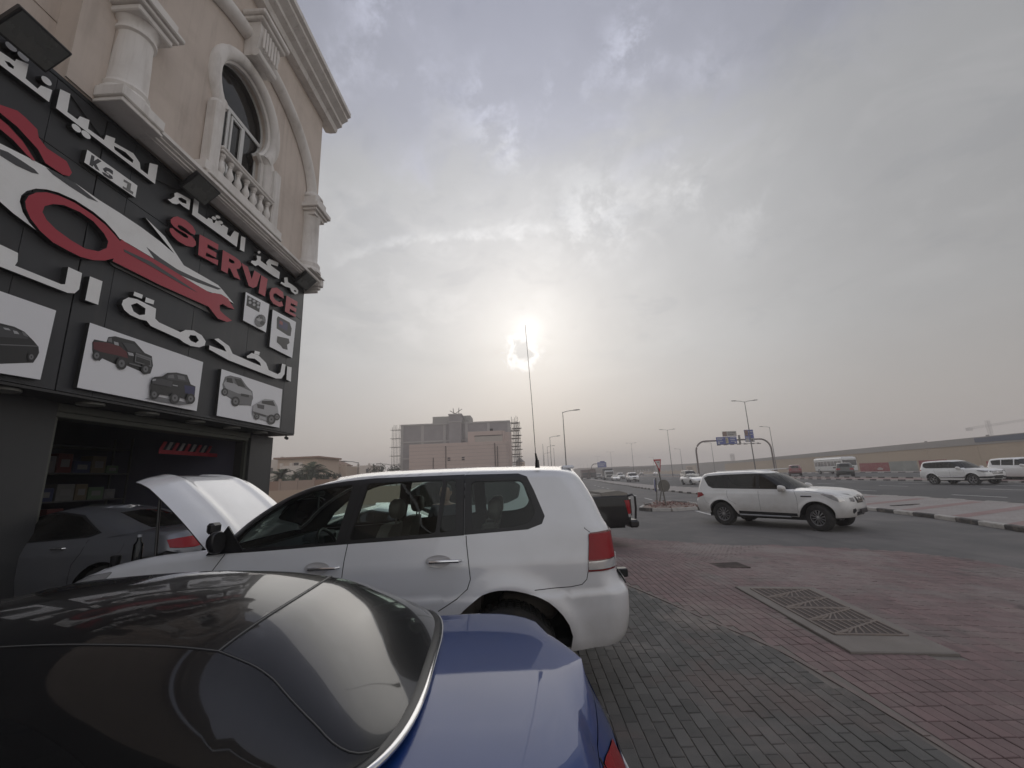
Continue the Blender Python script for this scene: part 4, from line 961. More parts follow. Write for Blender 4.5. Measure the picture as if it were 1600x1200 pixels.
# ================================================================== CARS
# car frame: x forward from the rear end (0) to the front (L), y to the left, z up
def _fn(p): return p if callable(p) else (smooth_fn(p) if isinstance(p, list) else (lambda x, v=p: v))
class Shell:
    """side-and-ends skin of a car body: q runs rear centre (-Rq) .. rear corner (0) .. front corner (L) .. front centre (L+Rq)"""
    def __init__(s, L, zb, zt, xr, xf, hw, rc=.22, rf=.28, bowr=.06, bowf=.10, rtop=.05, Rq=.8, arches=(), flare=.0, nx=60, nz=12, pc=2.0, fl_w=.09):
        s.L, s.rc, s.rf, s.bowr, s.bowf, s.Rq, s.arches, s.flare, s.pc, s.fl_w = L, rc, rf, bowr, bowf, Rq, arches, flare, pc, fl_w; s.rt = _fn(rtop)
        s.zb, s.zt, s.xr, s.xf = _fn(zb), _fn(zt), _fn(xr), _fn(xf); s.hw = hw; s.nx, s.nz = nx, nz
    def P(s, q, z):
        x0, x1 = s.xr(z), s.xf(z); t = max(0, min(1, q / s.L)); x = x0 + (x1 - x0) * t
        H = s.hw(x, z)
        d = s.zt(x) - z
        rt = s.rt(x)
        if rt > .002 and d < rt:
            k = min(1, (rt - d) / rt); H -= rt * (1 - math.sqrt(max(0, 1 - k * k)))
        for ax, az, ar in s.arches:
            dd = math.hypot(x - ax, z - az) - ar
            if z > az - .3: H += s.flare * math.exp(-(max(dd, 0) / s.fl_w) ** 2)
        dr, df = x - x0, x1 - x; y = H; p = s.pc
        if dr < s.rc: y = min(y, H - s.rc + s.rc * (max(0, 1 - (1 - dr / s.rc) ** p)) ** (1 / p))
        if df < s.rf: y = min(y, H - s.rf + s.rf * (max(0, 1 - (1 - df / s.rf) ** p)) ** (1 / p))
        if q < 0:
            a = max(0, 1 + q / s.Rq); y = (H - s.rc) * a; x = x0 - s.bowr * (1 - a * a)
        elif q > s.L:
            a = max(0, 1 - (q - s.L) / s.Rq); y = (H - s.rf) * a; x = x1 + s.bowf * (1 - a * a)
        return Vector((x, y, z))
    def N(s, q, z):
        e = .002
        if q <= -s.Rq + e: dq = s.P(-s.Rq + e * 2, z) - s.P(-s.Rq, z); dq = Vector((0, dq.y, 0))
        elif q >= s.L + s.Rq - e: dq = s.P(s.L + s.Rq, z) - s.P(s.L + s.Rq - 2 * e, z); dq = Vector((0, dq.y, 0))
        else: dq = s.P(q + e, z) - s.P(q - e, z)
        zt_ = s.zt(s.P(q, z).x)
        z1 = min(z + e, zt_ - .0006); dz = s.P(q, z1) - s.P(q, z1 - 2 * e)
        n = dz.cross(dq)
        if n.length < 1e-9: return Vector((0, 0, 1))
        n.normalize()
        c = Vector(((s.xr(z) + s.xf(z)) / 2, 0, z)); p = s.P(q, z)
        if n.dot(Vector((p.x - c.x, p.y * 2, 0))) < 0 and abs(n.z) < .95: n = -n
        if zt_ - z < s.rt(p.x) * .5 and n.z < -.3: n = -n
        return n
    def toq(s, x, z): return s.L * (x - s.xr(z)) / (s.xf(z) - s.xr(z))
    def ztop(s, q):
        z = s.zt(s.L / 2)
        for _ in range(12): z = s.zt(s.P(q, z).x)
        return z
    def zbot(s, q):
        x = s.P(q, s.zb(0) + .1).x; z = s.zb(x)
        for ax, az, ar in s.arches:
            if 0 <= q <= s.L and abs(x - ax) < ar: z = max(z, az + math.sqrt(ar * ar - (x - ax) ** 2))
        return z
    def qs(s):
        out = []
        m = max(4, s.nx // 10)
        for i in range(m): out.append(-s.Rq + s.Rq * i / m)
        zm = (s.zb(s.L / 2) + s.zt(s.L / 2)) / 2; W_ = s.xf(zm) - s.xr(zm)
        for k in range(6): out.append(s.L * s.rc * (1 - math.cos(math.pi / 2 * k / 6)) / W_)
        a = s.L * s.rc / W_; b = s.L * (1 - s.rf / W_)
        for i in range(s.nx): out.append(a + (b - a) * i / s.nx)
        for k in range(6): out.append(s.L - s.L * s.rf * (1 - math.cos(math.pi / 2 * (6 - k) / 6)) / W_)
        for i in range(m + 1): out.append(s.L + s.Rq * i / m)
        ex = []
        for ax, az, ar in s.arches:
            for k in range(0, 25):
                x = ax + ar * math.cos(math.pi * k / 24) * .9995; ex.append(s.toq(x, az + .1))
        out = sorted(out + ex); r = [out[0]]
        for v in out[1:]:
            if v - r[-1] > .012: r.append(v)
        r[-1] = s.L + s.Rq
        return r
    def build(s, regions, default, parent, lining=None, cap=None, zmax_cut=None):
        """regions: list of dict(name, poly[(x,z)] or q-poly, mat, off, side 'join'/'sep', label, parent)"""
        qs = s.qs(); pts = []; edges = []
        def addloop(lp):
            o = len(pts); pts.extend(lp); n = len(lp)
            edges.extend((o + i, o + (i + 1) % n) for i in range(n))
        bot = []; 
        for q in qs: bot.append((q, s.zbot(q)))
        top = [(q, s.ztop(q)) for q in qs]
        addloop(bot + top[::-1])
        fr = [1 - (1 - (j / s.nz)) ** 1.0 for j in range(1, s.nz)]
        for (q, zb), (_, zt) in zip(bot, top):
            h = zt - zb; rt = s.rt(s.P(q, (zb + zt) / 2).x); zz_ = [zb + h * f for f in fr if zb + h * f < zt - rt * 1.05]
            zz_ += [zt - rt * (1 - math.sin(math.pi / 2 * k / 5)) for k in range(0, 5)] if rt > .01 else []
            for z in zz_:
                if zb + .012 < z < zt - .0005: pts.append((q, z))
        rp = []
        for r in regions:
            if 'q' in r: poly = r['q']
            else:
                P0 = r['poly']; poly = []
                for i in range(len(P0)):
                    a, b = P0[i], P0[(i + 1) % len(P0)]; n = max(1, int(math.hypot(b[0] - a[0], b[1] - a[1]) / .06))
                    for k in range(n):
                        x, z = a[0] + (b[0] - a[0]) * k / n, a[1] + (b[1] - a[1]) * k / n
                        poly.append((s.toq(x, z), z))
            if 'q' in r:
                P0 = poly; poly = []
                for i in range(len(P0)):
                    a, b = P0[i], P0[(i + 1) % len(P0)]; n = max(1, int(math.hypot(b[0] - a[0], b[1] - a[1]) / .06))
                    for k in range(n): poly.append((a[0] + (b[0] - a[0]) * k / n, a[1] + (b[1] - a[1]) * k / n))
            rp.append(poly); addloop(poly)
        vs, es, fs, ov, oe, of = delaunay_2d_cdt([Vector(p) for p in pts], edges, [], 0, 1e-5)
        bx = [min(p[0] for p in r) for r in rp], [max(p[0] for p in r) for r in rp], [min(p[1] for p in r) for r in rp], [max(p[1] for p in r) for r in rp]
        groups = {}
        dom = bot + top[::-1]
        domq0 = -s.Rq
        import bisect
        bq = [b[0] for b in bot]
        def inside(q, z):
            i = min(max(bisect.bisect(bq, q) - 1, 0), len(bot) - 2); t = (q - bq[i]) / (bq[i + 1] - bq[i])
            return bot[i][1] + (bot[i + 1][1] - bot[i][1]) * t - 1e-5 < z < top[i][1] + (top[i + 1][1] - top[i][1]) * t + 1e-5
        for f in fs:
            cq = sum(vs[i][0] for i in f) / 3; cz = sum(vs[i][1] for i in f) / 3
            if not inside(cq, cz): continue
            gidx = -1
            for k, r in enumerate(rp):
                if bx[0][k] <= cq <= bx[1][k] and bx[2][k] <= cz <= bx[3][k] and in_poly(cq, cz, r): gidx = k; break
            groups.setdefault(gidx, []).append(f)
        out = {}
        cacheP = [s.P(v[0], v[1]) for v in vs]; cacheN = [s.N(v[0], v[1]) for v in vs]
        def emit(name, m, tris, off, sides, par, label=None, flipn=1, kind=None):
            for grp in ([[1, -1]] if sides == 'join' else [[1], [-1]]):
                v_ = []; f_ = []; n_ = []
                for sg in grp:
                    mp = {}
                    for t in tris:
                        ids = []
                        for i in t:
                            if i not in mp:
                                mp[i] = len(v_); p = cacheP[i] + cacheN[i] * off; v_.append((p.x, p.y * sg, p.z)); n_.append((cacheN[i].x, cacheN[i].y * sg, cacheN[i].z))
                            ids.append(mp[i])
                        if len(set(ids)) == 3:
                            a, b, c = (Vector(v_[i]) for i in ids); nn = (b - a).cross(c - a); an = Vector(n_[ids[0]]) + Vector(n_[ids[1]]) + Vector(n_[ids[2]])
                            if nn.dot(an) < 0: ids = ids[::-1]
                            f_.append(tuple(ids))
                me = bpy.data.meshes.new(name); me.from_pydata(v_, [], f_); me.materials.append(m)
                me.polygons.foreach_set('use_smooth', [True] * len(me.polygons)); me.update()
                me.normals_split_custom_set_from_vertices(n_)
                o = bpy.data.objects.new(name, me); COL.objects.link(o); o.parent = par
                if label: o['label'] = label
                out.setdefault(name, []).append(o)
            return o
        par0 = parent
        body = emit(default[0], default[1], groups.get(-1, []), 0, 'join', parent)
        for k, r in enumerate(regions):
            if k in groups:
                pr = r.get('parent') or parent
                emit(r['name'], r['mat'], groups[k], r.get('off', 0), r.get('side', 'sep'), pr, r.get('label'))
                if r.get('back'):   # dark surface behind see-through lamps etc
                    emit(r['back'][0], r['back'][1], groups[k], r['back'][2], r.get('side', 'sep'), out[r['name']][0])
        if lining:
            tr = [f for k, g_ in groups.items() if k == -1 or not regions[k].get('glass') for f in g_]
            emit('lining', lining, tr, -.035, 'join', parent)
        if cap:
            # top surface between the two upper edges
            c = MB(); ny = cap.get('ny', 12); rows = []
            for q, z in top:
                p = s.P(q, z); row = []
                for j in range(ny + 1):
                    t = -1 + 2 * j / ny; t = math.sin(t * math.pi / 2) * .35 + t * .65
                    row.append((p.x, p.y * t, z + cap['crown'](p.x) * (1 - abs(t) ** 2.4) + (cap['detail'](p.x, p.y * t) if 'detail' in cap else 0)))
                rows.append(row)
            parts = cap.get('parts') or [(cap['name'], cap['mat'], -1e9, 1e9)]
            for nm, m, xa, xb in parts:
                if m is None: continue
                c = MB(); o0 = 0; idx = {}
                for i in range(len(rows) - 1):
                    xm = (rows[i][0][0] + rows[i + 1][0][0]) / 2
                    if not (xa <= xm <= xb): continue
                    for j in range(ny):
                        ids = []
                        for a, b in ((i, j), (i + 1, j), (i + 1, j + 1), (i, j + 1)):
                            if (a, b) not in idx: idx[a, b] = len(c.v); c.v.append(rows[a][b])
                            ids.append(idx[a, b])
                        c.f.append(tuple(ids))
                if c.f:
                    me = bpy.data.meshes.new(nm); me.from_pydata(c.v, [], c.f); me.materials.append(m)
                    bm = bmesh.new(); bm.from_mesh(me); bmesh.ops.remove_doubles(bm, verts=bm.verts, dist=1e-5)
                    for f in bm.faces:
                        f.smooth = True
                        f.normal_update()
                        if f.normal.z < 0: f.normal_flip()
                    bm.to_mesh(me); bm.free()
                    o = bpy.data.objects.new(nm, me); COL.objects.link(o); o.parent = parent; out.setdefault(nm, []).append(o)
        s.top = top
        return out
def strip_poly(path, w, closed=False):
    """thin polygon round a polyline (for panel gaps)"""
    n = len(path); L_, R_ = [], []
    for i, (x, z) in enumerate(path):
        a = path[max(i - 1, 0)]; c = path[min(i + 1, n - 1)]; tx, tz = c[0] - a[0], c[1] - a[1]; l = math.hypot(tx, tz) or 1
        L_.append((x - tz / l * w / 2, z + tx / l * w / 2)); R_.append((x + tz / l * w / 2, z - tx / l * w / 2))
    return L_ + R_[::-1]
_WH = {}
def wheel(parent, x, y, z, r, w, side, style='spoke10', steer=0.0, rimr=.62):
    """tyre with a rim as its sub-part; side = +1 left, -1 right"""
    key = (round(r, 3), round(w, 3), style, rimr)
    if key not in _WH:
        t = MB(); h = w / 2; rr = r * rimr
        prof = [(rr, -h * .80), (rr * 1.06, -h * .96), (r * .86, -h), (r * .955, -h * .93), (r * .99, -h * .80), (r, -h * .5), (r, 0), (r, h * .5), (r * .99, h * .80), (r * .955, h * .93), (r * .86, h), (rr * 1.06, h * .96), (rr, h * .80), (rr * .98, 0)]
        t.lathe(prof + [prof[0]], n=40, axis='y', caps=False)
        for k in range(40 if r > .36 else 0):   # tread blocks
            a = 2 * math.pi * k / 40
            for yo in (-.6, -.2, .2, .6):
                c, s_ = math.cos(a), math.sin(a); c2, s2 = math.cos(a + .10), math.sin(a + .10); y0, y1 = h * (yo - .15), h * (yo + .15); R1 = r + .006
                t.add([(c * r, y0, s_ * r), (c2 * r, y0, s2 * r), (c2 * r, y1, s2 * r), (c * r, y1, s_ * r), (c * R1, y0, s_ * R1), (c2 * R1, y0, s2 * R1), (c2 * R1, y1, s2 * R1), (c * R1, y1, s_ * R1)], [(0, 1, 5, 4), (1, 2, 6, 5), (2, 3, 7, 6), (3, 0, 4, 7), (4, 5, 6, 7)])
        tm = t.mesh('wheel', RUBBER, True, ang=40)
        m = MB(); ro = h * .72
        m.lathe([(rr, h * .82), (rr * .97, h * .80), (rr * .92, h * .55), (rr * .88, -h * .5), (rr * .92, -h * .8)], n=40, axis='y', caps=False)
        m.lathe([(rr * .24, ro * .8), (rr * .22, ro * .98), (rr * .12, ro * 1.02), (.001, ro * 1.02)], n=20, axis='y', caps=False)
        n = {'spoke10': 6, 'spoke5': 5, 'spoke12': 12, 'spoke7': 7, 'steel': 8}[style]
        for k in range(n):
            a = 2 * math.pi * k / n
            subs = ((-.13, .05), (.13, .05)) if style == 'spoke10' else ((0, .085 if style == 'spoke12' else .16),)
            for da, hw_ in subs:
                def pt(rad, dd, yy): aa = a + dd; return (math.cos(aa) * rad - 0, yy, math.sin(aa) * rad)
                i_, o_ = rr * .2, rr * .93
                ring0 = [pt(i_, da * .3 - hw_ * 1.1, ro * .95), pt(i_, da * .3 + hw_ * 1.1, ro * .95), pt(i_, da * .3 + hw_ * 1.1, ro * .6), pt(i_, da * .3 - hw_ * 1.1, ro * .6)]
                ring1 = [pt(rr * .6, da - hw_ * .8, ro * .98), pt(rr * .6, da + hw_ * .8, ro * .98), pt(rr * .6, da + hw_ * .8, ro * .6), pt(rr * .6, da - hw_ * .8, ro * .6)]
                ring2 = [pt(o_, da * 1.1 - hw_ * .7, ro * .88), pt(o_, da * 1.1 + hw_ * .7, ro * .88), pt(o_, da * 1.1 + hw_ * .7, ro * .5), pt(o_, da * 1.1 - hw_ * .7, ro * .5)]
                m.loft([ring0, ring1, ring2], True, True)
        rm = m.mesh('rim', ALU, True, ang=30)
        d = MB(); d.lathe([(.001, h * .2), (rr * .9, h * .2)], n=24, axis='y', caps=False); dm = d.mesh('brake_disc', UNDER)
        _WH[key] = (tm, rm, dm)
    tm, rm, dm = _WH[key]
    o = bpy.data.objects.new('wheel', tm); COL.objects.link(o); o.parent = parent; o.location = (x, y, z); o.rotation_euler = (0, 0, (0 if side > 0 else math.pi) + steer)
    o2 = bpy.data.objects.new('rim', rm); COL.objects.link(o2); o2.parent = o; o2.rotation_euler = (0, random.random() * 6, 0)
    o3 = bpy.data.objects.new('brake_disc', dm); COL.objects.link(o3); o3.parent = o
    return o
def arch_liner(parent, arches, W, depth=.42):
    for ax, az, ar in arches:
        for sg in (1, -1):
            b = MB()
            n = 16; r_ = ar + .012; y0 = sg * (W - .045); y1 = sg * (W - depth)
            ring = lambda y: [(ax + r_ * math.cos(math.pi * k / n), y, az + r_ * math.sin(math.pi * k / n)) for k in range(n + 1)]
            b.loft([ring(y0), ring(y1)], closed=False)
            a = ring(y1); c = (ax, y1, az - .1); o = len(b.v); b.v += a + [c]; b.f += [(o + k, o + k + 1, o + n + 1) for k in range(n)]
            b.build('wheel_arch_lining', UNDER, parent)
def plate(parent, x, y, z, text=True, ang=0, nm='number_plate'):
    b = MB(); b.box(-.006, .006, -.26, .26, -.06, .06, .004); o = b.build(nm, mat('plate_white', (.55, .55, .54), .4), parent); o.location = (x, y, z); o.rotation_euler = (0, 0, ang)
    return o
def hw_profile(W, prof, ends=((0, 0), (1, 0)), L=5):
    """half width from a vertical profile [(z, inset)] and a lengthwise inset [(x, inset)]"""
    f = smooth_fn(prof); e = smooth_fn(ends)
    return lambda x, z: W - f(z) - e(x)
def mirror(parent, x, y, z, m, s=1.0, side=1):
    b = MB(); n = 12; rings = []
    for k, (dx, sc) in enumerate(((-.07, .86), (-.06, .97), (-.02, 1.0), (.05, .88), (.10, .60), (.12, .25))):
        rings.append([(dx * s, side * (.13 + .14 * sc * math.cos(2 * math.pi * j / n) * (1.0)) * s, .11 * sc * s * math.copysign(abs(math.sin(2 * math.pi * j / n)) ** .7, math.sin(2 * math.pi * j / n))) for j in range(n)])
    b.loft(rings, True, True); o = b.build('door_mirror', m, parent, smooth=True, ang=50); o.location = (x, y, z)
    a = MB(); a.tube([(0, -.10 * side, -.03), (0, .08 * side, -.02)], .03, 8); a.build('mirror_arm', BLACKT, o)
    g_ = MB(); g_.loft([[(-.072 * s, side * (.13 + .105 * math.cos(2 * math.pi * j / n)) * s, .078 * s * math.sin(2 * math.pi * j / n)) for j in range(n)], [(-.0715 * s, side * (.13 + .001 * math.cos(2 * math.pi * j / n)) * s, .001 * math.sin(2 * math.pi * j / n)) for j in range(n)]]); g_.build('mirror_glass', CHROME, o, fix=False)
    return o
def handle(parent, x, y, z, m, side=1, l=.20):
    b = MB(); b.tube([(-l / 2, side * .0, 0), (-l / 2 + .02, side * .028, 0), (0, side * .036, .002), (l / 2 - .02, side * .028, 0), (l / 2, side * .0, 0)], [.010, .013, .014, .013, .010], 8)
    o = b.build('door_handle', m, parent, smooth=True); o.location = (x, y, z); return o
# ------------------------------------------------------------------ the white off-road car with its bonnet up
def rounded(poly, r, n=4):
    out = []; m = len(poly)
    for i in range(m):
        p0, p, p1 = Vector(poly[i - 1]), Vector(poly[i]), Vector(poly[(i + 1) % m])
        a = (p0 - p); b = (p1 - p); ra = min(r, a.length * .45, b.length * .45); s_ = p + a.normalized() * ra; e_ = p + b.normalized() * ra
        for k in range(n + 1):
            t = k / n; out.append(tuple(s_ * (1 - t) ** 2 + p * 2 * t * (1 - t) + e_ * t * t))
    return out
SEAM = mat('panel_gap', (.02, .02, .02), .8)
CABG = glass_mat('car_glass_clear', (.70, .80, .77), .75, .01, .04)
SEATM = mat('seat_leather', (.13, .115, .10), .6, var=.15, dirt=.2)
DASH = mat('dashboard', (.035, .036, .04), .7, var=.1)
LINING = mat('cabin_lining', (.05, .048, .045), .9)
LCP = mat('white_pearl_paint', (.71, .72, .735), .3, .10, 1.0, var=.03, low=.45, dirt=.20, dcol=(.43, .41, .38), dscale=1.3)
t = thing('parked_suv', 'big white off-road estate car parked nose to the shop with its bonnet raised', 'car', (.95, 4.58, 0), math.pi)
LCW = .985
lc_hw = hw_profile(LCW, [(.35, .09), (.45, .045), (.55, .015), (.75, .0), (.86, .0), (.90, .010), (1.0, .012), (1.10, .016), (1.20, .034), (1.34, .062), (1.5, .105), (1.7, .16), (1.92, .225)], [(0, .05), (.35, .02), (1.0, 0), (3.9, 0), (4.4, .02), (4.95, .09)])
lc_xr = [(.40, .22), (.48, .13), (.56, .08), (.70, .05), (.84, .045), (.87, .055), (.92, .10), (1.00, .13), (1.10, .14), (1.33, .155), (1.40, .195), (1.58, .265), (1.78, .37), (1.93, .50)]
lc_ar = [(1.06, .40, .535), (3.90, .40, .525)]
belt = [(0, 1.37), (.85, 1.37), (1.4, 1.345), (2.4, 1.315), (3.35, 1.285), (3.5, 1.31), (3.7, 1.30), (3.95, 1.28), (4.25, 1.23), (4.6, 1.13), (4.8, 1.05), (4.95, .98)]
S1 = Shell(4.95, [(0, .50), (.6, .47), (.9, .44), (4.2, .42), (4.6, .40), (4.95, .46)], belt, lc_xr, [(.3, 4.85), (.6, 4.93), (.85, 4.95), (1.0, 4.90), (1.1, 4.80), (1.25, 4.6), (1.4, 4.5)], lc_hw, rc=.21, rf=.40, bowr=.05, bowf=.06, rtop=[(0, 0), (3.3, 0), (3.55, .07), (4.95, .08)], Rq=.75, arches=lc_ar, flare=.028, nx=90, nz=22)
q = S1.toq
lamp = [(q(.36, 1.32), 1.325), (q(.24, 1.32), 1.33), (-.02, 1.33), (-.20, 1.325), (-.24, 1.12), (-.21, 1.04), (q(.3, 1.04), 1.035), (q(.405, 1.04), 1.035)]
reg = [dict(name='tail_lamp', q=[(q(.372, 1.3), 1.315), (-.18, 1.315), (-.22, 1.125), (q(.396, 1.13), 1.12)], mat=REDL, off=.012),
       dict(name='reversing_lamp', q=[(q(.397, 1.1), 1.11), (-.218, 1.118), (-.205, 1.052), (q(.40, 1.05), 1.05)], mat=CLEARL, off=.012),
       dict(name='lamp_rim', q=lamp, mat=REDD, off=.008),
       dict(name='headlamp', poly=rounded([(4.24, 1.185), (4.5, 1.145), (4.72, 1.06), (4.80, .93), (4.52, .96), (4.33, 1.07)], .03), mat=CLEARL, off=.004),
       dict(name='fog_lamp', poly=[(4.68, .66), (4.78, .66), (4.78, .58), (4.68, .58)], mat=CLEARL, off=.004),
       dict(name='grille', q=[(4.95 + .30, 1.02), (4.95 + .751, 1.03), (4.95 + .751, .74), (4.95 + .34, .76)], mat=BLACKT, off=.004, side='join'),
       dict(name='panel_gap', poly=strip_poly([(1.385, 1.36), (1.36, 1.15), (1.345, 1.02), (1.37, .95), (1.45, .885), (1.60, .80)], .007), mat=SEAM, off=-.006),
       dict(name='panel_gap', poly=strip_poly([(2.35, 1.33), (2.365, 1.2), (2.375, 1.0), (2.375, .5)], .007), mat=SEAM, off=-.006),
       dict(name='panel_gap', poly=strip_poly([(3.35, 1.28), (3.43, 1.15), (3.45, 1.0), (3.42, .7), (3.36, .5)], .007), mat=SEAM, off=-.006),
       dict(name='panel_gap', poly=strip_poly([(.405, 1.035), (.42, .98), (.46, .945), (.55, .932), (.70, .93), (.84, .925)], .006), mat=SEAM, off=-.006),
       dict(name='panel_gap', poly=strip_poly([(.36, 1.33), (.40, 1.36), (.40, 1.369)], .005), mat=SEAM, off=-.006),
       dict(name='side_moulding', poly=[(1.62, .70), (3.36, .68), (3.36, .62), (1.62, .64)], mat=LCP, off=.012),
       dict(name='sill_trim', poly=[(1.62, .50), (3.36, .48), (3.36, .43), (1.62, .45)], mat=BLACKT, off=.004),
       dict(name='rear_bumper', q=[(-.751, .90), (-.3, .90), (-.25, .60), (-.751, .60)], mat=LCP, off=.02, side='join')]
S1.build(reg, ('body', LCP), t, lining=LINING, cap=dict(name='body', mat=LCP, crown=lambda x: .02, ny=10, parts=[('tailgate_top', None, -1, 3.5), ('front_panel', BLACKT, 4.72, 5)]))
upb = _fn(belt)
S2 = Shell(4.95, lambda x: upb(x) - .002, [(0, 1.80), (.35, 1.832), (.8, 1.858), (1.5, 1.872), (2.1, 1.868), (2.5, 1.852), (2.9, 1.82), (3.4, 1.80)], lc_xr,
           [(1.28, 3.60), (1.36, 3.46), (1.51, 3.30), (1.65, 3.10), (1.75, 2.90), (1.80, 2.76), (1.85, 2.55), (1.9, 2.35)], lc_hw, rc=.21, rf=.20, bowr=.05, bowf=.16, rtop=.075, Rq=.75, nx=80, nz=18)
q2 = S2.toq
fg = [(3.33, 1.312), (3.22, 1.47), (3.06, 1.60), (2.90, 1.69), (2.72, 1.750), (2.50, 1.782), (2.37, 1.788), (2.45, 1.335)]
rg = rounded([(2.24, 1.795), (1.585, 1.80), (1.635, 1.372), (2.345, 1.345)], .03)
vg = rounded([(1.552, 1.80), (1.475, 1.79), (1.468, 1.39), (1.60, 1.374)], .02)
qg = rounded([(1.345, 1.775), (.905, 1.768), (.86, 1.70), (.795, 1.50), (.85, 1.425), (.98, 1.395), (1.33, 1.385)], .05)
qt = rounded([(1.395, 1.836), (.93, 1.828), (.855, 1.80), (.80, 1.68), (.722, 1.47), (.75, 1.41), (.87, 1.372), (1.395, 1.350)], .006)
dt = [(3.475, 1.275), (3.30, 1.50), (3.13, 1.63), (2.97, 1.715), (2.75, 1.785), (2.45, 1.822), (2.2, 1.838), (1.397, 1.838), (1.397, 1.347), (2.4, 1.314)]
reg = [dict(name='window', poly=fg, mat=CABG, off=-.006, glass=1), dict(name='window', poly=rg, mat=CABG, off=-.006, glass=1), dict(name='window', poly=vg, mat=CABG, off=-.006, glass=1), dict(name='window', poly=qg, mat=CABG, off=-.004, glass=1),
       dict(name='pillar_gap', poly=strip_poly([(1.40, 1.83), (1.40, 1.35)], .008), mat=SEAM, off=-.004), dict(name='pillar_gap', poly=strip_poly([(2.29, 1.83), (2.39, 1.32)], .008), mat=SEAM, off=-.004),
       dict(name='window_trim', poly=qt, mat=BLACKT, off=.001), dict(name='window_trim', poly=dt, mat=BLACKT, off=.001),
       dict(name='windscreen', q=[(4.95 + .05, 1.33), (4.95 + .751, 1.33), (4.95 + .751, 1.815), (4.95 + .05, 1.795)], mat=CABG, off=.001, side='join', glass=1),
       dict(name='rear_window', q=[(-.751, 1.42), (-.10, 1.42), (-.10, 1.80), (-.751, 1.80)], mat=CABG, off=.001, side='join', glass=1)]
S2.build(reg, ('roof', LCP), t, lining=LINING, cap=dict(name='roof', mat=LCP, crown=lambda x: .045, ny=14))
b = MB(); b.box(.55, 2.45, -.74, .74, 1.80, 1.82); b.build('headliner', mat('headliner', (.22, .20, .18), .9), t)
b = MB(); b.box(.55, 4.6, -.84, .84, .46, .52); b.build('underbody', UNDER, t)
arch_liner(t, lc_ar, LCW)
for x in (1.06, 3.90):
    for sg in (1, -1): wheel(t, x, sg * (LCW - .175), .395, .395, .28, sg, 'spoke5', 0)
handle(t, 1.55, LCW - .006, 1.165, CHROME, 1, .27); handle(t, 2.52, LCW - .006, 1.15, CHROME, 1, .25)
for x in (1.55, 2.52):
    b = MB(); b.lathe([(.001, .0), (.075, .0), (.085, .002)], n=20, axis='y', caps=False); o = b.build('handle_recess', LCP, t, True); o.location = (x + .05, LCW - .004, 1.165 - (.015 if x > 2 else 0)); o.scale = (1.2, 1, .55)
# door mirror, triangular base
b = MB(); b.prism([(3.50, 1.275), (3.20, 1.30), (3.34, 1.50)], LCW - .055, LCW - .04); b.build('mirror_base', BLACKT, t)
b = MB(); b.loft([[(3.37 + .04 * c_ + dx * .7, LCW + .045 + .065 * sc * s_, 1.385 + .088 * sc * (abs(math.cos(a)) ** .6 * math.copysign(1, math.cos(a)))) for a in [2 * math.pi * k / 14 for k in range(14)] for c_, s_ in ((.3 * math.sin(a), math.sin(a)),)] for dx, sc in ((-.04, .9), (-.02, 1.0), (.02, .93), (.06, .6), (.08, .3))], True, True)
b.build('door_mirror', BLACKT, t, True, ang=50)
# small stalk mirror at the base of the windscreen
b = MB(); b.tube([(3.56, .80, 1.30), (3.57, .80, 1.44)], .012, 6); b.box(3.52, 3.59, .74, .86, 1.43, 1.52, .02); b.build('fender_mirror', BLACKT, t)
# bonnet: a curved panel hinged at the windscreen
def bonnet_pt(s_, v, th=0.0):
    """s_ 0 hinge .. 1 front lip, v -1..1 across"""
    ln = 1.18
    w = .80 * (1 - .16 * s_ ** 3) * (1 - .10 * max(0, s_ - .8) / .2 * 1)
    x = 3.50 + ln * (s_ * math.cos(R(39))) ; z = 1.315 + ln * s_ * math.sin(R(39))
    nx, nz = -math.sin(R(39)), math.cos(R(39))
    bulge = .055 * math.sin(math.pi * min(1, s_ * .95)) + (-.13 * max(0, s_ - .72) ** 1.8 / .28 ** 1.8) 
    edge = -.085 * abs(v) ** 5
    ridge = .012 * (math.exp(-((abs(v) - .56) / .07) ** 2)) * min(1, s_ * 4) - .010 * (1 - sst(.40, .54, abs(v))) * min(1, s_ * 3)
    h = bulge + edge + ridge - th
    round_ = max(0, s_ - .85) / .15; w2 = w - .10 * round_ ** 2.2
    return Vector((x + nx * h, v * w2, z + nz * h))
b = MB(); ns, nv = 26, 40; rows = [[bonnet_pt(i / ns, -1 + 2 * j / nv) for j in range(nv + 1)] for i in range(ns + 1)]
b.loft(rows, closed=False); b.build('bonnet', LCP, t, smooth=True, ang=60)
b = MB(); rows = [[bonnet_pt(i / ns, (-1 + 2 * j / nv) * .985, .022) for j in range(nv + 1)] for i in range(ns + 1)]
b.loft(rows, closed=False); b.build('bonnet_lining', DARKIN, t, smooth=True, ang=60)
b = MB(); b.tube([bonnet_pt(.62, .97, .03), (4.02, .80, 1.16)], .012, 8); b.build('bonnet_strut', BLACKT, t)
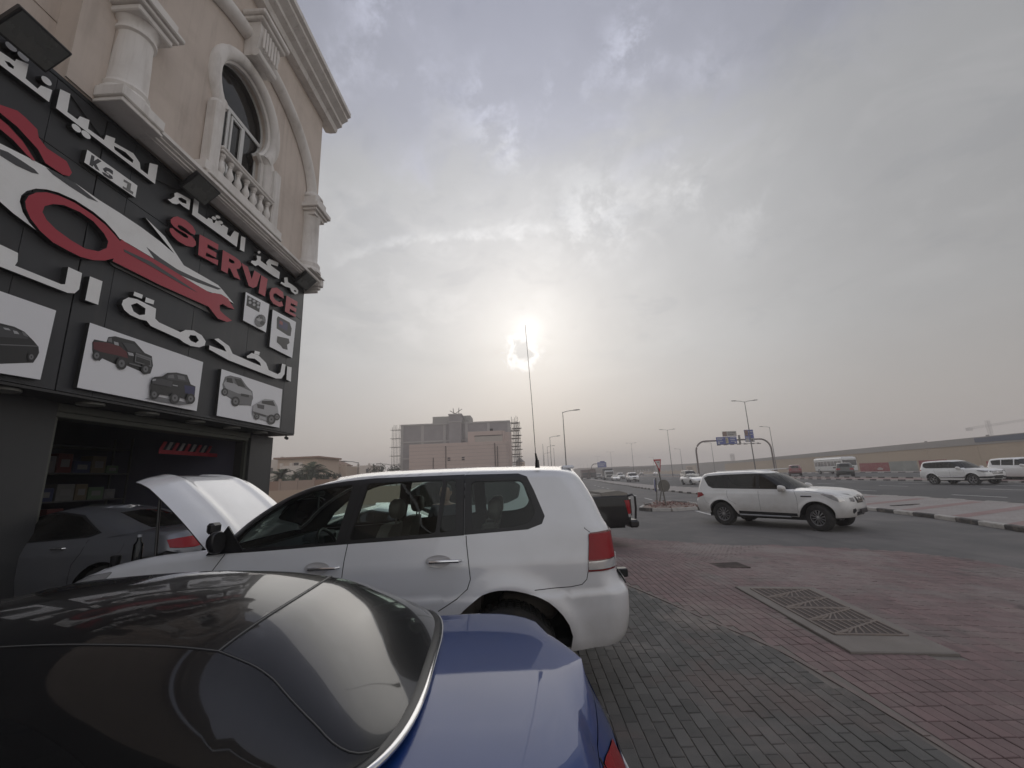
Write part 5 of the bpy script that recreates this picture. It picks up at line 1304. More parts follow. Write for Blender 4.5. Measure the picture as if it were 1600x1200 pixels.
# engine bay
b = MB(); b.box(3.50, 4.75, -.85, .85, .70, .86); b.box(3.42, 3.50, -.85, .85, .7, 1.25); b.build('engine_bay', UNDER, t)
EB = mat('engine_plastic', (.03, .03, .032), .5, var=.2, dirt=.35, dcol=(.12, .10, .08))
b = MB(); b.box(3.75, 4.45, -.32, .30, .86, 1.16, .05); b.build('engine_cover', EB, t)
b = MB(); b.box(3.62, 3.92, .45, .72, .86, 1.19, .03); b.build('battery', EB, t)
b = MB(); b.lathe([(.075, .86), (.08, 1.18), (.05, 1.22), (.05, 1.25), (.001, 1.25)], 4.20, .66, 16); b.build('fluid_reservoir', EB, t, True)
b = MB(); b.lathe([(.03, 1.18), (.035, 1.26), (.001, 1.26)], 4.45, .70, 12); b.build('filler_cap', BLACKT, t, True)
b = MB(); b.tube([(3.7, .55, 1.2), (3.85, .3, 1.28), (4.1, .1, 1.22), (4.3, -.2, 1.2)], .035, 8); b.tube([(3.8, .70, 1.22), (4.0, .72, 1.27), (4.25, .6, 1.2)], .03, 8); b.build('engine_hose', BLACKT, t, True)
# cabin: dashboard, steering wheel, seats
b = MB(); b.box(2.95, 3.42, -.80, .80, .9, 1.26, .06); b.box(2.90, 3.1, -.20, .20, 1.15, 1.33, .03); b.build('dashboard', DASH, t)
b = MB(); b.box(2.885, 2.90, -.13, .13, 1.16, 1.30); b.build('screen', mat('dash_screen', (.02, .03, .035), .1), t)
b = MB(); cx_, cy_, cz_ = 2.72, .42, 1.22
ringp = [(cx_ + .19 * math.cos(a) * math.sin(R(25)), cy_ + .19 * math.sin(a), cz_ + .19 * math.cos(a) * math.cos(R(25))) for a in [2 * math.pi * k / 28 for k in range(29)]]
b.tube(ringp, .016, 8); 
for a in (1.57, -1.57, 3.14): b.tube([(cx_, cy_, cz_), (cx_ + .18 * math.cos(a) * math.sin(R(25)), cy_ + .18 * math.sin(a), cz_ + .18 * math.cos(a) * math.cos(R(25)))], .014, 6)
b.tube([(cx_ - .02, cy_, cz_), (cx_ + .25, cy_, cz_ - .12)], .05, 8); b.build('steering_wheel', BLACKT, t, True)
b = MB(); b.box(3.02, 3.06, -.14, .12, 1.68, 1.74, .02); b.tube([(3.05, 0, 1.74), (3.02, 0, 1.80)], .01, 6); b.box(3.03, 3.04, -.02, .02, 1.55, 1.68); b.build('rear_view_mirror', BLACKT, t)
def seat(x, y, w=.50, parent=t, z=.70, hr=True, top=1.38):
    b = MB()
    b.loft([[(x + dx, y - ww, zz), (x + dx + .10, y - ww * 1.02, zz), (x + dx + .12, y, zz), (x + dx + .10, y + ww * 1.02, zz), (x + dx, y + ww, zz), (x + dx - .03, y, zz)] for zz, dx, ww in ((z, .0, w * .42), (z + .15, -.02, w * .50), (z + .4, -.07, w * .50), (top - .08, -.12, w * .46), (top, -.14, w * .34))], True, True)
    b.box(x + .02, x + .52, y - w / 2, y + w / 2, z - .1, z + .12, .05)
    o = b.build('seat', SEATM, parent, True, ang=60)
    if hr:
        h = MB(); h.loft([[(x - .17 + dx, y + .13 * s_ * math.cos(a), top + .13 + .09 * s_ * math.sin(a)) for a in [2 * math.pi * k / 12 for k in range(12)]] for dx, s_ in ((-.02, .8), (0, 1), (.07, 1), (.09, .8))], True, True)
        h.tube([(x - .14, y - .06, top - .05), (x - .14, y - .06, top + .1)], .008, 6); h.tube([(x - .14, y + .06, top - .05), (x - .14, y + .06, top + .1)], .008, 6)
        h.build('headrest', SEATM, o, True, ang=60)
for y in (.42, -.42): seat(2.22, y, .54, top=1.42)
for y in (.46, 0, -.46): seat(1.30, y, .44, top=1.38)
for y in (.45, -.45): seat(.62, y, .42, top=1.34)
# rear fittings
b = MB(); b.box(-.13, .02, -.05, .05, .78, .86, .01); b.build('tow_bracket', BLACKT, t)
b = MB(); b.box(.40, .52, -.55, .55, 1.855, 1.885, .012); b.build('rear_spoiler', LCP, t)
plate(t, .03, 0, 1.0)
b = MB(); b.tube([(.755, .74, 1.87), (.755, .74, 1.94)], [.022, .016], 10); b.tube([(.757, .74, 1.94), (.765, .74, 2.0)], [.012, .007], 8); b.build('aerial_base', BLACKT, t, True)
b = MB(); b.tube([(.765, .74, 2.0), (.775, .74, 2.5), (.80, .74, 3.22)], [.0035, .0028, .002], 6); b.build('aerial', BLACKT, t)
# bottle and cup left on the front edge of the car
for (x, lab, hh, rr_, m_) in ((4.22, 'clear plastic bottle standing on the front wing of the white car under the raised bonnet', .20, .035, glass_mat('bottle_plastic', (.6, .62, .62), .6)), ):
    o_ = thing('bottle', lab, 'bottle', (.95 - x, 4.58 - .76, 1.225))
    b = MB(); b.lathe([(.001, 0), (rr_, .002), (rr_, hh * .7), (rr_ * .5, hh * .85), (rr_ * .4, hh)], n=16, caps=False); b.build('body', m_, o_, True)
    b = MB(); b.lathe([(rr_ * .45, hh), (rr_ * .45, hh + .02), (.001, hh + .02)], n=12); b.build('cap', mat('bottle_cap', (.4, .42, .45), .5), o_)
o_ = thing('cup', 'small black cup standing on the front wing of the white car beside the bottle', 'cup', (.95 - 4.40, 4.58 - .76, 1.19))
b = MB(); b.lathe([(.001, 0), (.03, 0), (.038, .09), (.034, .09), (.028, .01)], n=16, caps=False); b.build('body', BLACKT, o_, True)

# ------------------------------------------------------------------ generic car
def make_car(name, label, sp, loc, rz, group=None, steer=0.0):
    t = thing(name, label, 'car', loc, rz, group)
    L, W = sp['L'], sp['W']; P = sp['paint']; lod = sp.get('lod', 1.0)
    hw = hw_profile(W, sp['prof'], sp['ends'])
    ar = [(x, sp['wr'] * 1.02, sp['wr'] * sp.get('ark', 1.25)) for x in sp['axles']]
    nx = int(70 * lod) + 8; nz = int(16 * lod) + 4
    s1 = Shell(L, sp['zb'], sp['belt'], sp['xr'], sp['xf_lo'], hw, rc=sp.get('rc', .24), rf=sp.get('rf', .38), bowr=.07, bowf=sp.get('bowf', .10), rtop=sp['rt'], Rq=.72, arches=ar, flare=sp.get('flare', .025), nx=nx, nz=nz, pc=sp.get('pc', 2.2))
    reg = []
    for r in sp.get('lo_regions', []):
        r = dict(r)
        if 'qf' in r: r['q'] = [(L + a, z) if a > 0 else (a, z) for a, z in r.pop('qf')]
        reg.append(r)
    for pth in sp.get('gaps', []): reg.append(dict(name='panel_gap', poly=strip_poly(pth, .008), mat=SEAM, off=-.005))
    a, bb = sp['cabin']
    s1.build(reg, ('body', P), t, cap=dict(name='body', mat=P, crown=sp.get('hood_crown', lambda x: .04), ny=max(6, int(12 * lod)), detail=sp.get('hood_detail', lambda x, y: 0), parts=[('boot_lid' if sp.get('boot') else 'tailgate', P, -2, a), ('bonnet', P, bb, 20)]))
    hwu = hw if 'prof_up' not in sp else hw_profile(W, sp['prof_up'], sp['ends'])
    bf = _fn(sp['belt'])
    s2 = Shell(L, lambda x: bf(x) - .003, sp['roof'], sp.get('xr_up', sp['xr']), sp['xf_up'], hwu, rc=sp.get('rcu', .22), rf=sp.get('rfu', .2), bowr=.06, bowf=sp.get('bowfu', .16), rtop=sp.get('rtu', .07), Rq=.72, nx=nx, nz=nz)
    reg = []
    for r in sp['windows']:
        r = dict(r)
        if 'qf' in r: r['q'] = [(L + a_, z) if a_ > 0 else (a_, z) for a_, z in r.pop('qf')]
        reg.append(r)
    s2.build(reg, ('roof', sp.get('roofpaint', P)), t, cap=dict(name='roof', mat=sp.get('roofpaint', P), crown=lambda x: sp.get('rcrown', .04), ny=max(6, int(12 * lod))))
    b = MB(); b.box(sp['axles'][0] * .5, L - .5, -W + .12, W - .12, sp['wr'] * .75, sp['wr'] * 1.1); b.build('underbody', UNDER, t)
    bz = bf((a + bb) / 2); b = MB(); b.box(a + .12, bb - .1, -W + .14, W - .14, bz - .35, bz - .02); b.build('cabin_floor', DARKIN, t)
    arch_liner(t, ar, W - .02)
    for k, x in enumerate(sp['axles']):
        for sg in (1, -1): wheel(t, x, sg * (W - sp.get('wi', .15)), sp['wr'], sp['wr'], sp.get('ww', .24), sg, sp.get('rim', 'spoke10'), steer if k else 0, sp.get('rimr', .64))
    for sg in (1, -1):
        if 'mirror' in sp: mirror(t, sp['mirror'][0], sg * (W - .06), sp['mirror'][1], sp.get('mirm', P), sp.get('mirs', 1.0), sg)
        for hx, hz in sp.get('handles', []): handle(t, hx, sg * (hw(hx, hz) + .0), hz, sp.get('hm', P), sg, .2) if sg > 0 else setattr(handle(t, hx, -hw(hx, hz), hz, sp.get('hm', P), -1, .2), 'rotation_euler', (0, 0, math.pi))
    for f in sp.get('extra', []): f(t, s1, s2)
    return t, s1, s2
def tris(*p): return list(p)
# seven-seat SUV seen at the junction
DGL = TINT
def sp_suv(paint, L=5.14, W=.995, H=1.93, lod=1.0, **k):
    h = H / 1.93
    sp = dict(L=L, W=W, paint=paint, lod=lod, wr=.40, axles=(1.12, L - .95), ww=.27,
        prof=[(.35, .08), (.48, .03), (.75, .0), (.95, .0), (1.10, .012), (1.22, .045), (1.5, .115), (1.7, .165), (1.95, .23)],
        ends=[(0, .05), (.5, .01), (1.1, 0), (L - 1.1, 0), (L - .5, .02), (L, .10)],
        zb=[(0, .48), (1, .42), (L - .9, .40), (L, .42)],
        belt=[(0, 1.24), (.8, 1.24), (2, 1.225), (L - 1.75, 1.20), (L - 1.5, 1.235), (L - 1.1, 1.23), (L - .6, 1.20), (L - .3, 1.16), (L - .12, 1.11), (L, 1.02)],
        xr=[(.40, .14), (.55, .04), (.70, .0), (.85, .0), (.95, .05), (1.24, .09), (1.5, .16), (1.75, .27), (1.95, .45)],
        xf_lo=[(.3, L - .16), (.5, L - .04), (.7, L), (.85, L - .01), (1.0, L - .04), (1.10, L - .11), (1.2, L - .34), (1.3, L - .6)],
        xf_up=[(1.18, L - 1.38), (1.3, L - 1.56), (1.5, L - 1.86), (1.7, L - 2.17), (1.8, L - 2.38), (1.9, L - 2.7)],
        roof=[(0, 1.78), (.3, 1.83), (1.0, 1.885), (2.0, 1.895), (2.8, 1.88), (3.2, 1.86)],
        rt=[(0, 0), (L - 1.7, 0), (L - 1.45, .05), (L, .07)], rf=.30, cabin=(.35, L - 1.52), mirror=(L - 1.72, 1.30), mirs=1.05, flare=.03, bowf=.06)
    sp.update(k); return sp
# ------------------------------------------------------------------ blue coupe-convertible close to the camera
BLUE = mat('blue_metallic_paint', (.007, .038, .175), .42, .10, .75, spec=.3, var=.06, dirt=.24, dcol=(.15, .16, .24), dscale=2.5)
ROOFB = mat('black_roof_paint', (.006, .006, .0065), .30, 0, .9, spec=.15, dirt=.035, dcol=(.16, .145, .13), dscale=1.5)
ROOFG = mat('rear_window_black', (.004, .004, .0045), .2, 0, 1.0, spec=.2, dirt=.03, dcol=(.16, .145, .13), dscale=1.5)
DGLASS2 = mat('side_glass_black', (.004, .004, .0045), .03, 0, 1.0)
DGLASS = glass_mat('privacy_glass', (.03, .035, .035), .9, .01, .05)
t = thing('parked_coupe', 'glossy blue two-door car with black roof and chrome strip, nearest the camera', 'car', (.40, 2.03, 0), math.pi + R(4.0))
CW = .90
chw = hw_profile(CW, [(.2, .10), (.35, .03), (.6, .0), (.78, .0), (.88, .02), (.96, .055), (1.05, .10)], [(0, .10), (.25, .05), (.7, .01), (1.2, 0), (3.6, 0), (4.1, .03), (4.6, .12)])
car_ = [(1.02, .33, .385), (3.68, .33, .385)]
s1 = Shell(4.62, [(0, .30), (.6, .24), (3.9, .22), (4.6, .25)], [(0, .975), (.12, .998), (.35, 1.015), (.7, 1.020), (1.2, 1.018), (1.8, 1.0), (3.2, .98), (3.6, .93), (4.2, .82), (4.6, .68)],
           [(.22, .20), (.40, .13), (.55, .11), (.72, .125), (.84, .17), (.92, .21), (.98, .235), (1.05, .26)], [(.2, 4.5), (.5, 4.62), (.7, 4.55), (.9, 4.3)], chw, rc=.34, rf=.45, bowr=.09, bowf=.12, rtop=[(0, .05), (.3, .07), (1.2, .06), (4.6, .10)], Rq=.62, arches=car_, flare=.02, nx=90, nz=20, pc=2.3)
q = s1.toq
reg = [dict(name='tail_lamp', q=[(q(.58, .80), .905), (q(.28, .8), .915), (-.08, .90), (-.30, .86), (-.30, .73), (-.05, .70), (q(.3, .8), .70), (q(.43, .8), .75)], mat=REDL, off=.006),
       dict(name='lamp_divider', q=strip_poly([(-.02, .92), (.0, .69)], .012), mat=SEAM, off=.002),
       dict(name='boot_chrome', q=[(-.63, .80), (-.34, .81), (-.34, .785), (-.63, .775)], mat=CHROME, off=.012, side='join'),
       dict(name='panel_gap', q=strip_poly([(-.62, .955), (-.31, .95), (-.05, .935), (q(.40, .95), .945), (q(.9, .95), .965)], .006), mat=SEAM, off=-.005),
       dict(name='panel_gap', poly=strip_poly([(1.45, 1.02), (1.47, .8), (1.43, .5), (1.40, .3)], .006), mat=SEAM, off=-.005)]
reg = reg[1:2] + reg[:1] + reg[2:]
s1.build(reg, ('body', BLUE), t, cap=dict(name='boot_lid', mat=BLUE, crown=lambda x: .028 if x < 2 else .05, ny=30, parts=[('boot_lid', BLUE, -1, 1.0), ('bonnet', BLUE, 3.2, 5)]))
GN = 2.7
_zc = smooth_fn([(.80, 1.066), (.88, 1.125), (.97, 1.19), (1.10, 1.272), (1.28, 1.362), (1.60, 1.418), (1.95, 1.437), (2.3, 1.427), (2.7, 1.36), (3.1, 1.22), (3.60, .995)])
_zb = smooth_fn([(.8, 1.060), (1.3, 1.045), (2.2, 1.0), (3.6, .985)])
def _yb(x):
    u = max(0, min(1, (x - .80) / .30)); f = max(0, min(1, (3.62 - x) / .7))
    return .735 * (1 - (1 - u) ** 3.4) ** (1 / 3.4) * (1 - (1 - f) ** 3) ** (1 / 3) - .02 * sst(2, 3.3, x)
def GP(x, t):
    """roof surface: x along the car, t 0 left base .. pi right base"""
    c, s_ = math.cos(t), math.sin(t); h = abs(s_) ** (2 / GN); zb_ = _zb(x); zc_ = max(_zc(x), zb_ + .002)
    y = _yb(x) * math.copysign(abs(c) ** (2 / GN), c) * (1 - .17 * h * min(1, (zc_ - zb_) / .3))
    return Vector((x, y, zb_ + (zc_ - zb_) * h))
def GNv(x, t):
    e = 1e-3; n = (GP(x + e, t) - GP(x - e, t)).cross(GP(x, t + e) - GP(x, t - e))
    if n.length < 1e-12: return Vector((0, 0, 1))
    n.normalize(); return -n if n.z < 0 else n
T1 = .80                      # where the roof panel ends and the side rail begins
XS = [.801 + .30 * (1 - math.cos(math.pi / 2 * k / 22)) for k in range(23)] + [1.101 + .04 * k for k in range(1, 63)]
TS = [math.pi * .5 * (1 - math.cos(math.pi * k / 110)) for k in range(111)]
_c0 = [(.86, .20), (1.02, .50), (1.18, .68), (1.38, T1)]
def seamx(t): return 1.30 + .08 * (math.cos(t) / math.cos(T1)) ** 2
def tcut(x): return lerp(_c0, x)
def gkind(x, t):
    tt = min(t, math.pi - t); p = GP(x, tt)
    if x > 2.52 and tt > .62: return 'windscreen'
    if tt > tcut(x) and x < seamx(t): return 'rear_window'
    return 'roof'
groups = {}
for i in range(len(XS) - 1):
    for j in range(len(TS) - 1):
        k_ = gkind((XS[i] + XS[i + 1]) / 2, (TS[j] + TS[j + 1]) / 2)
        if k_ == 'side_window': k_ += '_l' if TS[j] < 1.5 else '_r'
        groups.setdefault(k_, []).append((i, j))
for k_, cells in groups.items():
    v_, n_, f_, mp = [], [], [], {}
    for i, j in cells:
        ids = []
        for a_, b_ in ((i, j), (i + 1, j), (i + 1, j + 1), (i, j + 1)):
            if (a_, b_) not in mp:
                mp[a_, b_] = len(v_); nn = GNv(XS[a_], min(max(TS[b_], .01), math.pi - .01)); off = {'roof': 0, 'rear_window': 0, 'windscreen': -.002}.get(k_, -.003)
                v_.append(tuple(GP(XS[a_], TS[b_]) + nn * off)); n_.append(tuple(nn))
            ids.append(mp[a_, b_])
        A, B, C_ = (Vector(v_[q_]) for q_ in ids[:3])
        if (B - A).cross(C_ - A).dot(Vector(n_[ids[0]])) < 0: ids = ids[::-1]
        f_.append(tuple(ids))
    nm = k_.replace('_l', '').replace('_r', '') if k_.startswith('side') else k_
    me = bpy.data.meshes.new(nm); me.from_pydata(v_, [], f_); me.materials.append({'roof': ROOFB, 'rear_window': ROOFG}.get(k_, DGLASS))
    me.polygons.foreach_set('use_smooth', [True] * len(me.polygons)); me.update(); me.normals_split_custom_set_from_vertices(n_)
    o = bpy.data.objects.new(nm, me); COL.objects.link(o); o.parent = t
_th = smooth_fn([(1.50, .09), (1.60, .22), (1.85, .42), (2.25, .52), (2.7, .44), (3.0, .26), (3.2, .09)])
for mir in (0, 1):
    b = MB(); rows = []
    for i in range(49):
        x = 1.5 + 1.7 * i / 48; row = []
        for j in range(13):
            tt = .07 + (_th(x) - .07) * j / 12; tt = math.pi - tt if mir else tt; row.append(GP(x, tt) + GNv(x, tt) * .0015)
        rows.append(row)
    b.loft(rows, closed=False); b.build('side_window', DGLASS2, t, True, ang=80)
def ribbon(name, xt, w, m, parent, lift=.0012):
    b = MB(); vs = []; P_ = [GP(x, tt) for x, tt in xt]; N_ = [GNv(x, tt) for x, tt in xt]
    for i, p in enumerate(P_):
        tt = (P_[min(i + 1, len(P_) - 1)] - P_[max(i - 1, 0)]).normalized(); sd_ = tt.cross(N_[i]).normalized() * w / 2; q_ = p + N_[i] * lift
        vs += [q_ - sd_, q_ + sd_]
    b.add(vs, [(2 * i, 2 * i + 2, 2 * i + 3, 2 * i + 1) for i in range(len(P_) - 1)]); return b.build(name, m, parent, fix=False)
GAPM = mat('roof_joint', (.004, .004, .004), .6); GAPE = mat('roof_joint_edge', (.12, .12, .115), .4)
def joint(xt, w=.009):
    ribbon('roof_joint', xt, w, GAPM, t); ribbon('roof_joint', xt, w * .3, GAPE, t, .002)
joint([(seamx(T1 + (math.pi - 2 * T1) * k / 40), T1 + (math.pi - 2 * T1) * k / 40) for k in range(41)], .014)
for mir in (0, 1):
    f = (lambda a: math.pi - a) if mir else (lambda a: a)
    joint([(1.38 + k * .05, f(T1 + .004 * k)) for k in range(24)], .008)
    joint([(.86 + (1.38 - .86) * k / 24, f(tcut(.86 + (1.38 - .86) * k / 24))) for k in range(25)], .007)
# chrome strip round the rear base of the roof
both = [(x, -1) for x in [2.9 - .08 * k for k in range(22)] + XS[22::-1]] + [(x, 1) for x in XS[:23] + [2.9 - .08 * k for k in range(21, -1, -1)]]
for name, dz, off, w_, hh, m_ in (('rubber_seal', .004, .004, .030, .012, BLACKT), ('chrome_strip', .004, .024, .012, .010, CHROME)):
    rings = []
    for i, (x, sg) in enumerate(both):
        z = _zb(x) + dz; y = sg * _yb(x); e = .004
        tx, ty = e, sg * (_yb(x + e) - _yb(max(x - e, .8005))) / (1 if x > .81 else .5) * .5
        n3 = Vector((-abs(ty), sg * abs(tx), 0)).normalized() if x > .802 else Vector((-1, 0, 0))
        c = Vector((x, y, z)) + n3 * off
        rings.append([c + n3 * (w_ * math.cos(a)) + Vector((0, 0, hh * math.sin(a))) for a in [2 * math.pi * k / 10 for k in range(10)]])
    b = MB(); b.loft(rings, True, True); b.build(name, m_, t, True, ang=70)
b = MB(); b.box(.5, 4.1, -.78, .78, .22, .32); b.build('underbody', UNDER, t)
b = MB(); b.box(1.3, 3.1, -.66, .66, .60, .70); b.box(1.45, 1.6, -.6, .6, .7, 1.12, .04); b.build('cabin_floor', DARKIN, t)
for y in (.36, -.36): seat(2.1, y, .48, t, .55, True, 1.12)
b = MB(); b.box(2.75, 3.2, -.64, .64, .7, .98, .06); b.build('dashboard', DASH, t)
arch_liner(t, car_, CW)
for x in (1.02, 3.68):
    for sg in (1, -1): wheel(t, x, sg * (CW - .13), .325, .325, .23, sg, 'spoke5', 0, .70)
mirror(t, 2.98, CW - .06, .98, BLUE, .9, 1); mirror(t, 2.98, -CW + .06, .98, BLUE, .9, -1)
handle(t, 1.70, CW - .05, .86, CHROME, 1, .2)
b = MB(); b.box(.30, 4.2, -.89, -.86, .28, .32); b.build('sill', BLUE, t)
plate(t, .02, 0, .62)
# ------------------------------------------------------------------ grey saloon half inside the workshop
GREYP = mat('grey_metallic_paint', (.15, .155, .17), .35, .45, 1.0, var=.05, dirt=.2, dcol=(.2, .19, .17))
def sp_sedan(paint, L=4.9, W=.915, H=1.47, lod=.8, **k):
    sp = dict(L=L, W=W, paint=paint, lod=lod, wr=.335, axles=(1.08, L - .98), ww=.22, ark=1.16, boot=1,
        prof=[(.2, .09), (.35, .03), (.6, .0), (.8, .0), (.92, .03), (1.02, .075), (1.2, .16), (1.35, .25), (1.5, .33)],
        ends=[(0, .09), (.4, .03), (1, 0), (L - 1.2, 0), (L - .5, .03), (L, .13)],
        zb=[(0, .32), (.7, .24), (L - .8, .22), (L, .26)],
        belt=[(0, 1.02), (.15, 1.06), (.5, 1.09), (.9, 1.08), (1.5, 1.02), (2.4, .985), (L - 1.55, .965), (L - 1.2, .95), (L - .6, .86), (L - .2, .74), (L, .62)],
        xr=[(.25, .10), (.45, .02), (.6, .0), (.8, .03), (.95, .09), (1.08, .16)], xr_up=[(.95, .50), (1.05, .62), (1.12, .82), (1.2, 1.05), (1.3, 1.32), (1.38, 1.56), (1.46, 1.9)],
        xf_lo=[(.2, L - .10), (.45, L), (.65, L - .05), (.8, L - .25), (.95, L - .7)], xf_up=[(.93, L - 1.22), (1.05, L - 1.52), (1.2, L - 1.92), (1.35, L - 2.35), (1.45, L - 2.75)],
        roof=[(1.0, 1.36), (1.6, 1.415), (2.2, 1.44), (2.8, 1.43), (3.2, 1.40)], rt=[(0, .06), (1, .06), (1.3, 0), (L - 1.7, 0), (L - 1.3, .05), (L, .10)], cabin=(.95, L - 1.35), mirror=(L - 1.62, 1.0), mirs=.85, flare=.012, rcrown=.035, rcu=.3, rtu=.08)
    sp.update(k); return sp
def sedan_windows(L, m=DGL, chrome=None):
    r = [dict(name='window', poly=rounded([(1.30, 1.115), (1.72, 1.33), (2.05, 1.375), (2.42, 1.375), (2.42, 1.015), (1.45, 1.06)], .03), mat=m, off=-.003),
         dict(name='window', poly=rounded([(2.50, 1.375), (2.72, 1.35), (3.05, 1.21), (L - 1.62, 1.02), (L - 1.60, 1.0), (2.50, 1.012)], .03), mat=m, off=-.003),
         dict(name='window_trim', poly=[(1.24, 1.10), (1.68, 1.345), (2.05, 1.40), (2.72, 1.38), (3.10, 1.225), (L - 1.50, .99), (2.4, .995), (1.4, 1.045)], mat=BLACKT, off=.001),
         dict(name='windscreen', qf=[(.05, 1.0), (.721, 1.0), (.721, 1.385), (.05, 1.36)], mat=m, off=.001, side='join'),
         dict(name='rear_window', qf=[(-.721, 1.12), (-.03, 1.12), (-.03, 1.35), (-.721, 1.37)], mat=m, off=.001, side='join')]
    return r
L_ = 4.85
make_car('parked_saloon', 'grey metallic saloon parked half inside the dark workshop with only its rear end out', sp_sedan(GREYP, L_, lod=1.0, windows=sedan_windows(L_), handles=[(1.75, .92), (2.75, .90)], hm=CHROME,
    lo_regions=[dict(name='tail_lamp', q=[(.20, .97), (-.001, .99), (-.30, .98), (-.30, .87), (-.02, .84), (.16, .87)], mat=REDL, off=.008), dict(name='reversing_lamp', q=[(-.30, .98), (-.42, .975), (-.42, .87), (-.30, .86)], mat=CLEARL, off=.006),
                dict(name='fuel_flap', poly=rounded([(.82, .96), (1.10, .95), (1.08, .82), (.84, .83)], .04), mat=GREYP, off=.003)],
    gaps=[[(2.46, 1.0), (2.47, .6), (2.45, .3)], [(1.38, 1.05), (1.40, .85), (1.50, .70), (1.53, .3)]]), (-4.62, 7.0, .165), math.pi - R(2), None)
# ------------------------------------------------------------------ black pickup beyond the white car
BLACKP = mat('black_paint', (.008, .008, .009), .35, 0, .35, spec=.3, dirt=.05, dcol=(.14, .12, .10), dscale=1.4)
t = thing('pickup_truck', 'black pickup truck with a sloping bed cover parked behind the white off-road car', 'pickup', (3.05, 12.85, -.16), math.pi + R(3))
PW = 1.0; pL = 5.8
phw = hw_profile(PW, [(.4, .06), (.6, .02), (.8, .0), (1.05, .0), (1.25, .02), (1.36, .04)], [(0, .03), (.4, 0), (5, 0), (5.8, .08)])
par = [(1.22, .42, .50), (4.78, .42, .50)]
s1 = Shell(pL, [(0, .62), (.6, .55), (5.8, .5)], [(0, 1.34), (2, 1.34), (3, 1.30), (4.2, 1.27), (5, 1.25), (5.8, 1.10)], [(.5, .06), (.8, .02), (1.1, .02), (1.4, .05)], [(.4, 5.7), (.8, 5.8), (1.2, 5.65)], phw, rc=.12, rf=.35, bowr=.03, bowf=.08, rtop=[(0, .03), (5.8, .08)], Rq=.8, arches=par, flare=.03, nx=70, nz=18)
reg = [dict(name='tail_lamp', q=[(s1.toq(.20, 1), 1.22), (-.06, 1.22), (-.10, .86), (s1.toq(.13, 1), .86)], mat=REDL, off=.008),
       dict(name='reversing_lamp', q=[(s1.toq(.13, .9), .86), (-.10, .86), (-.10, .78), (s1.toq(.12, .9), .78)], mat=CLEARL, off=.008),
       dict(name='panel_gap', poly=strip_poly([(2.12, 1.33), (2.12, .6)], .012), mat=SEAM, off=-.01), dict(name='panel_gap', poly=strip_poly([(3.15, 1.3), (3.15, .6)], .008), mat=SEAM, off=-.01), dict(name='panel_gap', poly=strip_poly([(4.15, 1.3), (4.2, .6)], .008), mat=SEAM, off=-.01)]
s1.build(reg, ('body', BLACKP), t, cap=dict(name='body', mat=BLACKP, crown=lambda x: .03, ny=8, parts=[('bonnet', BLACKP, 4.3, 6)]))
b = MB(); b.loft([[(.06, -.88, 1.345), (.06, .88, 1.345), (.06, .84, 1.40), (.06, -.84, 1.40)], [(.30, -.9, 1.345), (.30, .9, 1.345), (.30, .86, 1.475), (.30, -.86, 1.475)], [(.78, -.9, 1.345), (.78, .9, 1.345), (.78, .86, 1.44), (.78, -.86, 1.44)], [(.80, -.9, 1.345), (.80, .9, 1.345), (.80, .87, 1.385), (.80, -.87, 1.385)], [(2.05, -.9, 1.345), (2.05, .9, 1.345), (2.05, .87, 1.37), (2.05, -.87, 1.37)]], True, True)
b.build('bed_cover', mat('dusty_cover', (.20, .185, .16), .75, var=.2, vscale=3, dirt=.4, dcol=(.30, .26, .21)), t, True, ang=20)
s2 = Shell(pL, 1.28, [(0, 1.92), (2.3, 1.93), (3.3, 1.95), (4, 1.9)], [(1.2, 2.12), (1.6, 2.17), (1.95, 2.3)], [(1.2, 4.75), (1.4, 4.3), (1.6, 3.95), (1.8, 3.6), (1.95, 3.3)], hw_profile(PW, [(1.2, .04), (1.4, .08), (1.95, .22)]), rc=.1, rf=.2, rtop=.07, Rq=.7, nx=50, nz=12)
s2.build([dict(name='window', poly=rounded([(2.3, 1.8), (3.1, 1.83), (3.1, 1.36), (2.25, 1.37)], .03), mat=DGL, off=-.003), dict(name='window', poly=rounded([(3.2, 1.83), (3.45, 1.80), (4.05, 1.42), (4.1, 1.35), (3.2, 1.35)], .03), mat=DGL, off=-.003),
          dict(name='windscreen', q=[(5.85, 1.33), (6.501, 1.33), (6.501, 1.85), (5.85, 1.83)], mat=DGL, off=.001, side='join'), dict(name='rear_window', q=[(-.701, 1.42), (-.1, 1.42), (-.1, 1.8), (-.701, 1.8)], mat=DGL, off=.001, side='join')], ('roof', BLACKP), t, cap=dict(name='roof', mat=BLACKP, crown=lambda x: .03, ny=8))
b = MB(); b.box(-.16, .10, -.98, .98, .50, .70, .05); b.build('rear_bumper', BLACKT, t, True)
b = MB(); b.tube([(-.10, .86, .72), (-.13, .88, 1.0), (-.13, .88, 1.30), (-.06, .88, 1.36), (.06, .88, 1.33)], .03, 8); b.build('tail_guard', BLACKT, t, True)
b = MB(); b.tube([(-.10, -.86, .72), (-.13, -.88, 1.0), (-.13, -.88, 1.30), (-.06, -.88, 1.36), (.06, -.88, 1.33)], .03, 8); b.build('tail_guard', BLACKT, t, True)
b = MB(); b.box(-.02, -.035, .55, .82, .80, 1.24, .005); b.build('tailgate_trim', mat('tailgate_chrome', (.5, .5, .48), .2, .8), t)
b = MB(); b.box(.66, .68, .74, .98, .30, .62); b.build('mud_flap', BLACKT, t)
b = MB(); b.box(.2, 5.5, -.85, .85, .5, .62); b.box(.3, 2.0, -.85, .85, .95, 1.0); b.build('underbody', UNDER, t)
b = MB(); b.box(2.3, 4.2, -.86, .86, .95, 1.26); b.build('cabin_floor', DARKIN, t)
arch_liner(t, par, PW)
